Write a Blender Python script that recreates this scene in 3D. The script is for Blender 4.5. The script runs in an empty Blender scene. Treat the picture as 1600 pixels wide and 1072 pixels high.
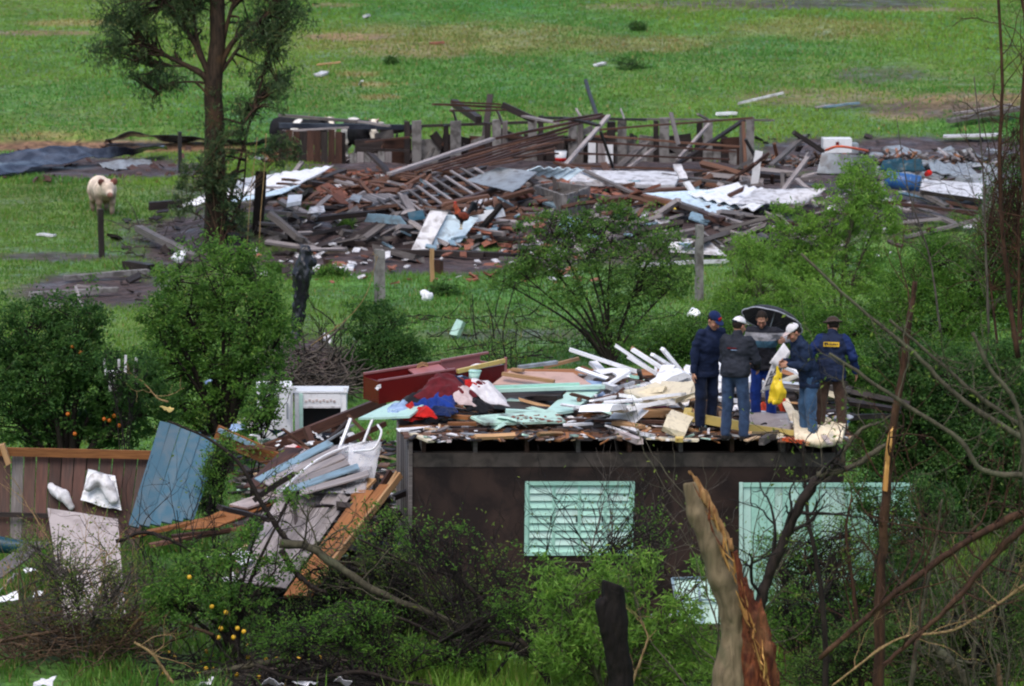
import bpy, math, random
import numpy as np
from mathutils import Matrix, Vector
R = math.radians
S = bpy.context.scene
COL = S.collection
# ---------------------------------------------------------------- camera, sky, sun, exposure
F_PX, PITCH, CAM_H = 6720.0, R(8.5), 13.0
cam_d = bpy.data.cameras.new('camera'); cam = bpy.data.objects.new('camera', cam_d); COL.objects.link(cam)
cam_d.sensor_width = 36.0; cam_d.lens = 36.0 * F_PX / 1600.0
cam_d.clip_start = 0.5; cam_d.clip_end = 2000.0
cam.location = (0, 0, CAM_H); cam.rotation_euler = (math.pi / 2 - PITCH, 0, 0)
cam_d.dof.use_dof = True; cam_d.dof.focus_distance = 63.0; cam_d.dof.aperture_fstop = 3.6
S.camera = cam
SUN_EL, SUN_AZ = R(62), R(200)          # soft high light from behind the camera
W = bpy.data.worlds.new('World'); S.world = W; W.use_nodes = True
nt = W.node_tree; bg = nt.nodes['Background']
sky = nt.nodes.new('ShaderNodeTexSky'); sky.sky_type = 'NISHITA'; sky.sun_disc = False
sky.sun_elevation = SUN_EL; sky.sun_rotation = SUN_AZ
sky.air_density = 1.0; sky.dust_density = 4.0; sky.ozone_density = 1.0
nt.links.new(sky.outputs[0], bg.inputs[0]); bg.inputs[1].default_value = 0.15
sl = bpy.data.lights.new('sun', 'SUN'); sl.energy = 0.6; sl.angle = R(60); sl.color = (1.0, 0.97, 0.93)
so = bpy.data.objects.new('sun', sl); COL.objects.link(so)
sd = Vector((math.sin(SUN_AZ) * math.cos(SUN_EL), math.cos(SUN_AZ) * math.cos(SUN_EL), math.sin(SUN_EL)))
so.rotation_euler = sd.to_track_quat('Z', 'Y').to_euler(); so.location = (0, 20, 60)
S.view_settings.view_transform = 'Standard'; S.view_settings.look = 'None'
S.view_settings.exposure = 0.66; S.view_settings.gamma = 1.0; S.view_settings.use_curve_mapping = False
try:
    S.cycles.max_bounces = 6; S.cycles.transparent_max_bounces = 12; S.cycles.use_denoising = True; S.cycles.filter_width = 2.1
    S.cycles.diffuse_bounces = 3; S.cycles.glossy_bounces = 2; S.cycles.transmission_bounces = 3
except Exception: pass

rng = np.random.default_rng(7)
random.seed(7)
# ---------------------------------------------------------------- numeric noise
def _h(ix, iy, iz, seed):
    n = (ix.astype(np.int64) * 374761393 + iy.astype(np.int64) * 668265263 + iz.astype(np.int64) * 2147483647 + seed * 1274126177) & 0xFFFFFFFF
    n = ((n ^ (n >> 13)) * 1274126177) & 0xFFFFFFFF
    n = ((n ^ (n >> 16)) * 2246822519) & 0xFFFFFFFF
    return ((n >> 8) & 0xFFFF) / 65535.0
def vn3(x, y, z, seed=0):
    x, y, z = np.broadcast_arrays(np.asarray(x, float), np.asarray(y, float), np.asarray(z, float))
    ix, iy, iz = np.floor(x).astype(np.int64), np.floor(y).astype(np.int64), np.floor(z).astype(np.int64)
    fx, fy, fz = x - ix, y - iy, z - iz
    fx, fy, fz = (t * t * (3 - 2 * t) for t in (fx, fy, fz))
    o = 0
    for dx in (0, 1):
        for dy in (0, 1):
            for dz in (0, 1):
                w = (fx if dx else 1 - fx) * (fy if dy else 1 - fy) * (fz if dz else 1 - fz)
                o = o + w * _h(ix + dx, iy + dy, iz + dz, seed)
    return o
def fbm2(x, y, oct=4, seed=0):
    o, a, s = 0, 0.5, 0
    x = np.asarray(x, float); y = np.asarray(y, float)
    for k in range(oct):
        o = o + a * vn2(x * 2 ** k, y * 2 ** k, seed + k); s += a; a *= 0.5
    return o / s
def vn2(x, y, seed=0):
    x, y = np.broadcast_arrays(np.asarray(x, float), np.asarray(y, float))
    ix, iy = np.floor(x).astype(np.int64), np.floor(y).astype(np.int64)
    fx, fy = x - ix, y - iy
    fx, fy = fx * fx * (3 - 2 * fx), fy * fy * (3 - 2 * fy)
    z = np.zeros_like(ix)
    return ((1 - fx) * (1 - fy) * _h(ix, iy, z, seed) + fx * (1 - fy) * _h(ix + 1, iy, z, seed)
            + (1 - fx) * fy * _h(ix, iy + 1, z, seed) + fx * fy * _h(ix + 1, iy + 1, z, seed))
def sstep(a, b, x):
    t = np.clip((x - a) / (b - a), 0, 1); return t * t * (3 - 2 * t)

# ---------------------------------------------------------------- photograph pixel <-> place in the world
CP, SP = math.cos(PITCH), math.sin(PITCH)
def ray(px, py):
    x = (px - 800.0) / F_PX; y = -(py - 536.0) / F_PX
    return np.array([x, CP + SP * y, -SP + CP * y])
def at(px, py, Y):
    d = ray(px, py); p = d * (Y / d[1]); return Vector((p[0], p[1], CAM_H + p[2]))
def project(X, Y, Z):
    z = Z - CAM_H; dep = Y * CP - z * SP; up = Y * SP + z * CP
    return 800 + F_PX * X / dep, 536 - F_PX * up / dep
# ruin footprint in world metres (about X -8..13.5, Y 100..119)
def ruin_mask(X, Y):
    m = sstep(-8.6, -6.5, X) * (1 - sstep(12.3, 14.5, X)) * sstep(100.6, 103.0, Y) * (1 - sstep(117.0, 120.5, Y))
    return m
def terrain(X, Y):
    X = np.asarray(X, float); Y = np.asarray(Y, float)
    z = np.maximum(0, 11.0 - 0.213 * Y) * (Y >= 0) + 11.0 * (Y < 0)
    z = z + 0.045 * np.clip(Y - 121, 0, 400) * sstep(119, 135, Y)
    z = z + 0.10 * (fbm2(X * .25, Y * .25, 3, 3) - .5) + 0.10 * (fbm2(X * 1.1, Y * 1.1, 3, 9) - .5)
    z = z + ruin_mask(X, Y) * (0.20 + 0.42 * fbm2(X * .55, Y * .4, 4, 21))
    # soil ridge beyond the tarpaulin, and the churned bank up the slope
    z = z + 0.45 * (1 - sstep(-9.0, -5.6, X)) * np.exp(-((Y - 126.0) / 1.6) ** 2) * (0.5 + fbm2(X * .8, Y * .8, 3, 5))
    z = z + 0.5 * sstep(11.5, 14, X) * np.exp(-((Y - 133.0) / 3.0) ** 2) * (0.3 + fbm2(X * .7, Y * .7, 3, 6))
    # heap of earth and roots behind the near house
    z = z + 0.95 * np.exp(-((X + 3.65) / 0.95) ** 2 - ((Y - 79.5) / 2.0) ** 2) * (0.6 + .8 * fbm2(X * 2.2, Y * 2.2, 3, 8))
    # low heaps under the wreckage beside the near house
    z = z + 1.25 * np.exp(-((X + 3.05) / .75) ** 4 - ((Y - 69.0) / 1.1) ** 4) * (.85 + .3 * fbm2(X * 2, Y * 2, 3, 14))
    z = z + .75 * np.exp(-((X + 3.3) / 1.2) ** 4 - ((Y - 62.2) / 1.7) ** 4) * (.8 + .4 * fbm2(X * 2, Y * 2, 3, 15))
    return z
_tx, _ty, _st = -34.0, 44.0, 0.2
_tg = terrain(*np.meshgrid(np.arange(_tx, 34.2, _st), np.arange(_ty, 230, _st), indexing='ij')).tolist()
def gz(x, y):
    """ground height from a fine table"""
    u, v = (x - _tx) / _st, (y - _ty) / _st
    i, j = min(max(int(u), 0), len(_tg) - 2), min(max(int(v), 0), len(_tg[0]) - 2); a, b = min(max(u - i, 0), 1), min(max(v - j, 0), 1)
    return (_tg[i][j] * (1 - a) + _tg[i + 1][j] * a) * (1 - b) + (_tg[i][j + 1] * (1 - a) + _tg[i + 1][j + 1] * a) * b
def pt(px, py, h=0.0):
    """the point at height h over the ground that is seen at a pixel of the photograph"""
    d = ray(px, py); kx, kz = float(d[0] / d[1]), float(d[2] / d[1])
    f = lambda Y: CAM_H + kz * Y - gz(kx * Y, Y) - h
    Y = 50.0
    while Y < 228 and f(Y) > 0: Y += .4
    lo, hi = Y - .4, Y
    for _ in range(16):
        m = .5 * (lo + hi)
        if f(m) > 0: lo = m
        else: hi = m
    Y = .5 * (lo + hi)
    return Vector((kx * Y, Y, CAM_H + kz * Y))

# ---------------------------------------------------------------- objects
def tag(o, label=None, cat=None, group=None, kind=None):
    if label: o['label'] = label
    if cat: o['category'] = cat
    if group: o['group'] = group
    if kind: o['kind'] = kind
    return o
def thing(name, label, cat, loc, group=None):
    o = bpy.data.objects.new(name, None); COL.objects.link(o); o.location = loc; o.empty_display_size = .1
    return tag(o, label, cat, group)
def link(name, me, parent=None, M=None):
    o = bpy.data.objects.new(name, me); COL.objects.link(o)
    if M is not None: o.matrix_basis = M
    if parent is not None:
        o.parent = parent
        o.matrix_parent_inverse = wm(parent).inverted()
    return o
def wm(o):
    """world matrix computed without the dependency graph"""
    if o.parent is None: return o.matrix_basis.copy()
    return wm(o.parent) @ o.matrix_parent_inverse @ o.matrix_basis
def npmesh(name, V, Fc, mat=None, smooth=False, col=None, mats=None, fmat=None):
    """V (n,3); Fc a list of (m,k) index arrays"""
    me = bpy.data.meshes.new(name)
    V = np.ascontiguousarray(V, dtype=np.float32)
    Fc = [np.asarray(f, dtype=np.int32) for f in (Fc if isinstance(Fc, list) else [Fc]) if len(f)]
    me.vertices.add(len(V)); me.vertices.foreach_set('co', V.ravel())
    nl = sum(f.size for f in Fc); nf = sum(len(f) for f in Fc)
    me.loops.add(nl); me.polygons.add(nf)
    me.loops.foreach_set('vertex_index', np.concatenate([f.ravel() for f in Fc]))
    tot = np.concatenate([np.full(len(f), f.shape[1], np.int32) for f in Fc])
    st = np.zeros(nf, np.int32); st[1:] = np.cumsum(tot)[:-1]
    me.polygons.foreach_set('loop_start', st)
    try: me.polygons.foreach_set('loop_total', tot)
    except Exception: pass
    me.polygons.foreach_set('use_smooth', np.full(nf, smooth, dtype=bool))
    if fmat is not None: me.polygons.foreach_set('material_index', np.asarray(fmat, np.int32))
    me.update(calc_edges=True)
    if col is not None:
        a = me.color_attributes.new('Col', 'FLOAT_COLOR', 'POINT')
        c = np.ones((len(V), 4), np.float32); c[:, :3] = col
        a.data.foreach_set('color', c.ravel())
    for m in (mats or ([mat] if mat else [])): me.materials.append(m)
    return me
def frame_of(A, B, roll=0.0):
    A, B = Vector(A), Vector(B); x = (B - A); L = x.length; x = x / max(L, 1e-6)
    up = Vector((0, 0, 1)) if abs(x.z) < .97 else Vector((0, -1, 0))
    y = up.cross(x).normalized(); z = x.cross(y)
    M = Matrix((x, y, z)).transposed().to_4x4(); M.translation = A
    return M @ Matrix.Rotation(roll, 4, 'X'), L
def beam_mesh(L, w, t, mat, jag=0.0, warp=0.0, seg=3, taper=1.0):
    """a sawn timber along +x: a few rings so it can sag and its ends can be broken"""
    V = []
    for i in range(seg + 1):
        u = i / seg; s = 1 + (taper - 1) * u
        wy, wz = (random.uniform(-warp, warp), random.uniform(-warp, warp)) if 0 < i < seg else (0, 0)
        for a, b in ((-1, -1), (1, -1), (1, 1), (-1, 1)):
            dx = random.uniform(-jag, jag) if i in (0, seg) else 0
            V.append((u * L + dx, a * w / 2 * s + wy, b * t / 2 * s + wz))
    Fq = [(0, 3, 2, 1)] + [(4 * i + j, 4 * i + (j + 1) % 4, 4 * i + 4 + (j + 1) % 4, 4 * i + 4 + j) for i in range(seg) for j in range(4)]
    n = 4 * seg; Fq.append((n, n + 1, n + 2, n + 3))
    return npmesh('beam', np.array(V), np.array(Fq), mat)
def beam(name, A, B, w, t, mat, label=None, cat=None, group=None, parent=None, roll=0.0, jag=0.0, warp=0.0, taper=1.0):
    M, L = frame_of(A, B, roll)
    o = link(name, beam_mesh(L, w, t, mat, jag, warp, 3, taper), parent, M)
    return tag(o, label, cat, group)
def slab_arrays(c, thick, nu=8, nv=6, warp=0.0, ridges=0, amp=0.0, seed=0, wscale=1.6):
    """solid sheet between four corners (c0 c1 along u, c3 c2 the far side)"""
    c = [np.array(p, float) for p in c]
    u = np.linspace(0, 1, nu + 1); v = np.linspace(0, 1, nv + 1)
    U, Vv = np.meshgrid(u, v, indexing='ij')
    P = (c[0][None, None] * ((1 - U) * (1 - Vv))[..., None] + c[1] * (U * (1 - Vv))[..., None]
         + c[2] * (U * Vv)[..., None] + c[3] * ((1 - U) * Vv)[..., None])
    n = np.cross(c[1] - c[0], c[3] - c[0]); n = n / (np.linalg.norm(n) + 1e-9)
    if n[2] < 0: n = -n
    off = 0
    if warp: off = off + warp * 2 * (fbm2(P[..., 0] * wscale + seed * 7.1, P[..., 1] * wscale + P[..., 2] * wscale * 1.3, 4, seed) - .5)
    if ridges: off = off + amp * np.sin(U * ridges * 2 * np.pi)
    P = P + n * (off if np.ndim(off) else np.zeros(U.shape))[..., None]
    top = (P + n * thick / 2).reshape(-1, 3); bot = (P - n * thick / 2).reshape(-1, 3)
    N = len(top); idx = np.arange(N).reshape(nu + 1, nv + 1)
    q = np.stack([idx[:-1, :-1], idx[1:, :-1], idx[1:, 1:], idx[:-1, 1:]], -1).reshape(-1, 4)
    ring = np.concatenate([idx[:, 0], idx[-1, 1:], idx[-2::-1, -1], idx[0, -2:0:-1]])
    r2 = np.roll(ring, -1)
    side = np.stack([ring, ring + N, r2 + N, r2], -1)
    return np.concatenate([top, bot]), np.concatenate([q, q[:, ::-1] + N, side])
def local(V, parent_loc): return V - np.array(parent_loc)[None]
def obj_world(name, V, Fc, mat, parent=None, smooth=False, col=None, label=None, cat=None, group=None, kind=None, origin=None, mats=None, fmat=None):
    """mesh given in world coordinates; its origin is put at its own base centre"""
    V = np.asarray(V, float)
    if origin is None:
        o0 = V.mean(0); o0[2] = V[:, 2].min()
    else: o0 = np.array(origin, float)
    o = link(name, npmesh(name, V - o0, Fc, mat, smooth, col, mats, fmat), parent, Matrix.Translation(Vector(o0)))
    return tag(o, label, cat, group, kind)
def slab(name, c, thick, mat, label=None, cat=None, group=None, parent=None, smooth=False, **k):
    V, Fq = slab_arrays(c, thick, **k)
    return obj_world(name, V, Fq, mat, parent, smooth, label=label, cat=cat, group=group)
def planked(name, c, n, thick, mat, label, cat, part='plank', gap=0.06, jit=0.01, endjit=0.03, group=None, root=None, mats=None):
    """boards side by side across u between four corners; each a part"""
    c = [Vector(p) for p in c]
    if root is None: root = thing(name, label, cat, sum(c, Vector()) / 4, group)
    nrm = (c[1] - c[0]).cross(c[3] - c[0]).normalized()
    for i in range(n):
        a, b = (i + gap / 2) / n, (i + 1 - gap / 2) / n
        e0, e1 = random.uniform(-endjit, endjit), random.uniform(-endjit, endjit)
        d = nrm * random.uniform(-jit, jit)
        lo = lambda t: c[0].lerp(c[1], t); hi = lambda t: c[3].lerp(c[2], t)
        q = [lo(a).lerp(hi(a), e0) + d, lo(b).lerp(hi(b), e0 + random.uniform(-.01, .01)) + d,
             lo(b).lerp(hi(b), 1 + e1) + d, lo(a).lerp(hi(a), 1 + e1 + random.uniform(-.01, .01)) + d]
        # boards as beams so that the grain runs along them
        A, B = (q[0] + q[1]) / 2, (q[3] + q[2]) / 2
        M, L = frame_of(A, B)
        w = ((q[1] - q[0]).length + (q[2] - q[3]).length) / 2
        x = (B - A).normalized(); y = (q[1] - q[0]); y = (y - x * y.dot(x)).normalized(); z = x.cross(y)
        M = Matrix((x, y, z)).transposed().to_4x4(); M.translation = A
        link(part, beam_mesh(L, w, thick, random.choice(mats) if mats else mat, 0.004, 0.004), root, M)
    return root
class MB:
    """collects tubes and quads into one mesh"""
    def __init__(s): s.V, s.F, s.n = [], [], 0
    def add(s, V, Fq): s.V.append(np.asarray(V, float)); s.F.append(np.asarray(Fq) + s.n); s.n += len(V)
    def tube(s, P, r, sides=5):
        P = np.asarray(P, float); n = len(P); r = np.broadcast_to(np.asarray(r, float), (n,))
        T = np.gradient(P, axis=0); T /= np.linalg.norm(T, axis=1, keepdims=True) + 1e-9
        ref = np.where(np.abs(T[:, 2:3]) < .9, np.array([[0, 0, 1.]]), np.array([[1., 0, 0]]))
        ref[:] = ref[n // 2]
        a = np.cross(ref, T); a /= np.linalg.norm(a, axis=1, keepdims=True) + 1e-9
        b = np.cross(T, a)
        th = np.arange(sides) * 2 * np.pi / sides
        V = P[:, None] + (a[:, None] * np.cos(th)[None, :, None] + b[:, None] * np.sin(th)[None, :, None]) * r[:, None, None]
        i = np.arange(n - 1)[:, None] * sides; j = np.arange(sides)[None]; j2 = (j + 1) % sides
        q = np.stack([i + j, i + j2, i + sides + j2, i + sides + j], -1).reshape(-1, 4)
        s.add(V.reshape(-1, 3), q)
    def cap_tube(s, P, r, sides=8):
        """tube closed with little end rings"""
        P = np.asarray(P, float); r = np.broadcast_to(np.asarray(r, float), (len(P),)).copy()
        P2 = np.concatenate([P[:1], P, P[-1:]]); 
        t0 = P[1] - P[0]; t1 = P[-1] - P[-2]
        P2[0] = P[0] - t0 * 1e-3; P2[-1] = P[-1] + t1 * 1e-3
        s.tube(P2, np.concatenate([[1e-4], r, [1e-4]]), sides)
    def build(s, name, mat, parent=None, smooth=True, **k):
        return obj_world(name, np.concatenate(s.V), np.concatenate(s.F), mat, parent, smooth, **k)
def box_arr(c, size, M=None):
    sx, sy, sz = (v / 2 for v in size)
    V = np.array([(a * sx, b * sy, d * sz) for a in (-1, 1) for b in (-1, 1) for d in (-1, 1)])
    if M is not None: V = V @ np.array(M.to_3x3()).T
    Fq = np.array([(0, 1, 3, 2), (4, 6, 7, 5), (0, 4, 5, 1), (2, 3, 7, 6), (0, 2, 6, 4), (1, 5, 7, 3)])
    return V + np.array(c)[None], Fq
def smoothline(P, n=24):
    """Catmull-Rom through the points (any width of row)"""
    P = np.asarray(P, float); Q = np.concatenate([2 * P[:1] - P[1:2], P, 2 * P[-1:] - P[-2:-1]])
    t = np.linspace(0, len(P) - 1 - 1e-6, n); i = t.astype(int); f = (t - i)[:, None]
    a, b, c, d = Q[i], Q[i + 1], Q[i + 2], Q[i + 3]
    return .5 * (2 * b + (c - a) * f + (2 * a - 5 * b + 4 * c - d) * f ** 2 + (3 * b - a - 3 * c + d) * f ** 3)
# ---------------------------------------------------------------- rounded solids from distance fields
class Solid:
    def __init__(s): s.p = []
    def cone(s, a, b, ra, rb=None, k=.03, c=0): s.p.append(('c', np.array(a, float), np.array(b, float), ra, ra if rb is None else rb, k, c)); return s
    def chain(s, pts, rs, k=.03, c=0):
        for i in range(len(pts) - 1): s.cone(pts[i], pts[i + 1], rs[i], rs[i + 1], k, c)
        return s
    def ell(s, c0, r, k=.03, rot=None, c=0): s.p.append(('e', np.array(c0, float), np.array(r, float), None if rot is None else np.array(rot.to_3x3()), 0, k, c)); return s
    def mesh(s, h=.02, cuts=(), noise=None, colors=None):
        lo = np.full(3, 1e9); hi = -lo
        for q in s.p:
            if q[0] == 'c':
                r = max(q[3], q[4]); lo = np.minimum(lo, np.minimum(q[1], q[2]) - r); hi = np.maximum(hi, np.maximum(q[1], q[2]) + r)
            else: r = q[2].max(); lo = np.minimum(lo, q[1] - r); hi = np.maximum(hi, q[1] + r)
        lo -= 3 * h + .03; hi += 3 * h + .03
        ax = [np.arange(lo[i], hi[i], h) for i in range(3)]
        Fd = np.full([len(a) for a in ax], 1.0, np.float32); Cc = np.zeros(Fd.shape, np.int16); best = np.full(Fd.shape, 1.0, np.float32)
        for q in s.p:
            k = q[5]; m = k * 1.5 + 4 * h
            if q[0] == 'c': r = max(q[3], q[4]); l, u = np.minimum(q[1], q[2]) - r - m, np.maximum(q[1], q[2]) + r + m
            else: r = q[2].max(); l, u = q[1] - r - m, q[1] + r + m
            sl_ = tuple(slice(max(0, int(np.searchsorted(ax[i], l[i]))), int(np.searchsorted(ax[i], u[i]))) for i in range(3))
            g = np.meshgrid(*[ax[i][sl_[i]] for i in range(3)], indexing='ij')
            Pp = np.stack(g, -1)
            if q[0] == 'c':
                ab = q[2] - q[1]; d2 = ab @ ab + 1e-12
                t = np.clip(((Pp - q[1]) @ ab) / d2, 0, 1)
                d = np.linalg.norm(Pp - q[1] - t[..., None] * ab, axis=-1) - (q[3] + (q[4] - q[3]) * t)
            else:
                e = Pp - q[1]
                if q[3] is not None: e = e @ q[3]
                k0 = np.linalg.norm(e / q[2], axis=-1); k1 = np.linalg.norm(e / q[2] ** 2, axis=-1) + 1e-9
                d = k0 * (k0 - 1) / k1
            A = Fd[sl_]; hh = np.clip(.5 + .5 * (A - d) / k, 0, 1)
            Fd[sl_] = A + (d - A) * hh - k * hh * (1 - hh)
            bm = d < best[sl_]; best[sl_] = np.where(bm, d, best[sl_]); Cc[sl_] = np.where(bm, q[6], Cc[sl_])
        G = None
        if noise or cuts: G = np.stack(np.meshgrid(*ax, indexing='ij'), -1)
        if noise:
            amp, sc, sx = noise
            Fd = Fd + amp * 2 * (vn3(G[..., 0] * sc * sx[0], G[..., 1] * sc * sx[1], G[..., 2] * sc * sx[2], 4) - .5) + amp * (vn3(G[..., 0] * sc * 2.3 * sx[0], G[..., 1] * sc * 2.3 * sx[1], G[..., 2] * sc * 2.3 * sx[2], 6) - .5)
        for (p0, n0) in cuts:
            n0 = np.array(n0, float); n0 /= np.linalg.norm(n0); Fd = np.maximum(Fd, (G - np.array(p0)) @ n0)
        return surf_net(Fd, Cc, lo, h)
def surf_net(Fd, Cc, lo, h):
    s = Fd < 0
    off = [(a, b, c) for a in (0, 1) for b in (0, 1) for c in (0, 1)]
    n = np.array(Fd.shape) - 1
    cnt = sum(s[a:a + n[0], b:b + n[1], c:c + n[2]].astype(np.int8) for a, b, c in off)
    act = np.argwhere((cnt > 0) & (cnt < 8))
    idx = np.full(n, -1, np.int64); idx[tuple(act.T)] = np.arange(len(act))
    acc = np.zeros((len(act), 3)); num = np.zeros(len(act))
    val = {o: Fd[act[:, 0] + o[0], act[:, 1] + o[1], act[:, 2] + o[2]] for o in off}
    for o in off:
        for axx in range(3):
            if o[axx] == 0:
                o2 = list(o); o2[axx] = 1; o2 = tuple(o2)
                a, b = val[o], val[o2]; cr = (a < 0) != (b < 0)
                t = np.where(cr, a / np.where(cr, a - b, 1), 0)
                p = np.array(o, float)[None].repeat(len(act), 0); p[:, axx] += t
                acc += p * cr[:, None]; num += cr
    V = lo + h * (act + acc / num[:, None])
    col = Cc[tuple(act.T)]
    Q = []
    for axx in range(3):
        a, b = [(1, 2), (2, 0), (0, 1)][axx]
        s1 = [slice(None)] * 3; s2 = [slice(None)] * 3; s1[axx] = slice(0, -1); s2[axx] = slice(1, None)
        d = s[tuple(s1)] != s[tuple(s2)]
        e = np.argwhere(d); ok = (e[:, a] > 0) & (e[:, b] > 0) & (e[:, a] < n[a]) & (e[:, b] < n[b]) & (e[:, axx] < n[axx]); e = e[ok]
        ins = s[tuple(e.T)]
        def ci(da, db):
            c = e.copy(); c[:, a] -= da; c[:, b] -= db; return idx[tuple(c.T)]
        q = np.stack([ci(1, 1), ci(0, 1), ci(0, 0), ci(1, 0)], -1)
        q[~ins] = q[~ins][:, ::-1]
        Q.append(q)
    Q = np.concatenate(Q); Q = Q[(Q >= 0).all(1)]
    return V, Q, col
# ---------------------------------------------------------------- materials
def nodes(name, rough=.6, spec=.3):
    m = bpy.data.materials.new(name); m.use_nodes = True
    t = m.node_tree; b = t.nodes['Principled BSDF']; b.inputs['Roughness'].default_value = rough
    b.inputs['Specular IOR Level'].default_value = spec
    return m, t, b
def N(t, typ, **k):
    n = t.nodes.new(typ)
    for a, v in k.items():
        if a in n.inputs: n.inputs[a].default_value = v
        else: setattr(n, a, v)
    return n
def rgba(c): return (c[0], c[1], c[2], 1)
def mixc(t, fac, a, b, mode='MIX'):
    n = t.nodes.new('ShaderNodeMix'); n.data_type = 'RGBA'; n.blend_type = mode
    for s, v in ((n.inputs[0], fac), (n.inputs[6], a), (n.inputs[7], b)):
        if hasattr(v, 'links'): t.links.new(v, s)
        else: s.default_value = v if not isinstance(v, tuple) else rgba(v)
    return n.outputs[2]
def ramp(t, src, lo, hi, a=0.0, b=1.0):
    n = t.nodes.new('ShaderNodeMapRange'); n.inputs[1].default_value = lo; n.inputs[2].default_value = hi
    n.inputs[3].default_value = a; n.inputs[4].default_value = b; t.links.new(src, n.inputs[0]); return n.outputs[0]
def noise(t, vec, scale, detail=4, dist=0.0):
    n = N(t, 'ShaderNodeTexNoise'); n.inputs['Scale'].default_value = scale; n.inputs['Detail'].default_value = detail
    n.inputs['Distortion'].default_value = dist
    if vec is not None: t.links.new(vec, n.inputs['Vector'])
    return n.outputs['Fac']
def ocoord(t, scale=(1, 1, 1), rnd=True):
    tc = N(t, 'ShaderNodeTexCoord'); mp = N(t, 'ShaderNodeMapping'); mp.inputs['Scale'].default_value = scale
    t.links.new(tc.outputs['Object'], mp.inputs['Vector'])
    if rnd:
        oi = N(t, 'ShaderNodeObjectInfo'); vm = N(t, 'ShaderNodeVectorMath', operation='SCALE')
        vm.inputs[0].default_value = (37, 53, 71); t.links.new(oi.outputs['Random'], vm.inputs['Scale']); t.links.new(vm.outputs[0], mp.inputs['Location'])
    return mp.outputs[0]
def bump(t, b, src, strength=.3, dist=.01):
    n = N(t, 'ShaderNodeBump'); n.inputs['Strength'].default_value = strength; n.inputs['Distance'].default_value = dist
    t.links.new(src, n.inputs['Height']); t.links.new(n.outputs[0], b.inputs['Normal'])
def vary(t, c, lo=.75, hi=1.25):
    oi = N(t, 'ShaderNodeObjectInfo'); h = N(t, 'ShaderNodeHueSaturation'); t.links.new(ramp(t, oi.outputs['Random'], 0, 1, lo, hi), h.inputs['Value'])
    t.links.new(c, h.inputs['Color']); return h.outputs[0]
def wood(name, c1, c2, rough=.5, stain=(.02, .018, .017), amt=.6, var=(.65, 1.3)):
    m, t, b = nodes(name, rough, .2)
    g = noise(t, ocoord(t, (3, 38, 38)), 1.0, 5, .4)
    big = noise(t, ocoord(t, (1.4, 5, 5)), 1.0, 4)
    c = mixc(t, ramp(t, g, .3, .7), c1, c2)
    c = mixc(t, ramp(t, big, .48, .75, 0, amt), c, stain)
    t.links.new(vary(t, c, *var), b.inputs['Base Color'])
    t.links.new(ramp(t, big, .3, .7, rough + .25, rough), b.inputs['Roughness'])
    bump(t, b, g, .5, .006); return m
def paint(name, c, dirt=(.10, .075, .06), amt=.5, rough=.4, scale=5.0, thr=.52, var=(.9, 1.08), bs=.15):
    m, t, b = nodes(name, rough, .4)
    n = noise(t, ocoord(t), scale, 7, .6); n2 = noise(t, ocoord(t, (1, 1, 1)), scale * 7, 4)
    cc = mixc(t, ramp(t, n, thr, thr + .22, 0, amt), c, dirt)
    cc = mixc(t, ramp(t, n2, .58, .75, 0, amt * .5), cc, dirt)
    t.links.new(vary(t, cc, *var), b.inputs['Base Color']); bump(t, b, n2, bs, .004); return m
def cloth(name, c, rough=.9, var=(.85, 1.15), c2=None):
    m, t, b = nodes(name, rough, .1)
    n = noise(t, ocoord(t), 9, 5, .5); f = noise(t, ocoord(t), 60, 3)
    cc = mixc(t, ramp(t, n, .35, .7), c, c2 or tuple(v * .55 for v in c))
    t.links.new(vary(t, cc, *var), b.inputs['Base Color']); bump(t, b, f, .4, .004)
    try: b.inputs['Sheen Weight'].default_value = .1
    except Exception: pass
    return m
def film(name, c, alpha=.5, rough=.25):
    m, t, b = nodes(name, rough, .5)
    n = noise(t, ocoord(t), 7, 5, 1.0)
    t.links.new(mixc(t, ramp(t, n, .35, .65), c, tuple(v * .8 for v in c)), b.inputs['Base Color'])
    t.links.new(ramp(t, n, .3, .7, alpha * .55, min(1, alpha * 1.35)), b.inputs['Alpha']); bump(t, b, n, .6, .02); return m
def leafmat(name, trans=.42, rough=.5):
    m, t, b = nodes(name, rough, .25)
    a = N(t, 'ShaderNodeAttribute', attribute_name='Col')
    t.links.new(a.outputs['Color'], b.inputs['Base Color'])
    tr = N(t, 'ShaderNodeBsdfTranslucent'); h = N(t, 'ShaderNodeHueSaturation'); h.inputs['Value'].default_value = 1.5; h.inputs['Hue'].default_value = .485
    t.links.new(a.outputs['Color'], h.inputs['Color']); t.links.new(h.outputs[0], tr.inputs['Color'])
    mx = N(t, 'ShaderNodeMixShader'); mx.inputs[0].default_value = trans
    t.links.new(b.outputs[0], mx.inputs[1]); t.links.new(tr.outputs[0], mx.inputs[2])
    t.links.new(mx.outputs[0], t.nodes['Material Output'].inputs[0]); return m
def colmat(name, rough=.7, scale=20, spec=.2, bs=.2, mul=.25):
    """colour comes with the surface (skin, hide, feathers), broken up by a fine noise"""
    m, t, b = nodes(name, rough, spec)
    a = N(t, 'ShaderNodeAttribute', attribute_name='Col'); n = noise(t, ocoord(t), scale, 5)
    h = N(t, 'ShaderNodeHueSaturation'); t.links.new(ramp(t, n, .3, .7, 1 - mul, 1 + mul), h.inputs['Value']); t.links.new(a.outputs['Color'], h.inputs['Color'])
    t.links.new(h.outputs[0], b.inputs['Base Color']); bump(t, b, n, bs, .004); return m
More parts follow.
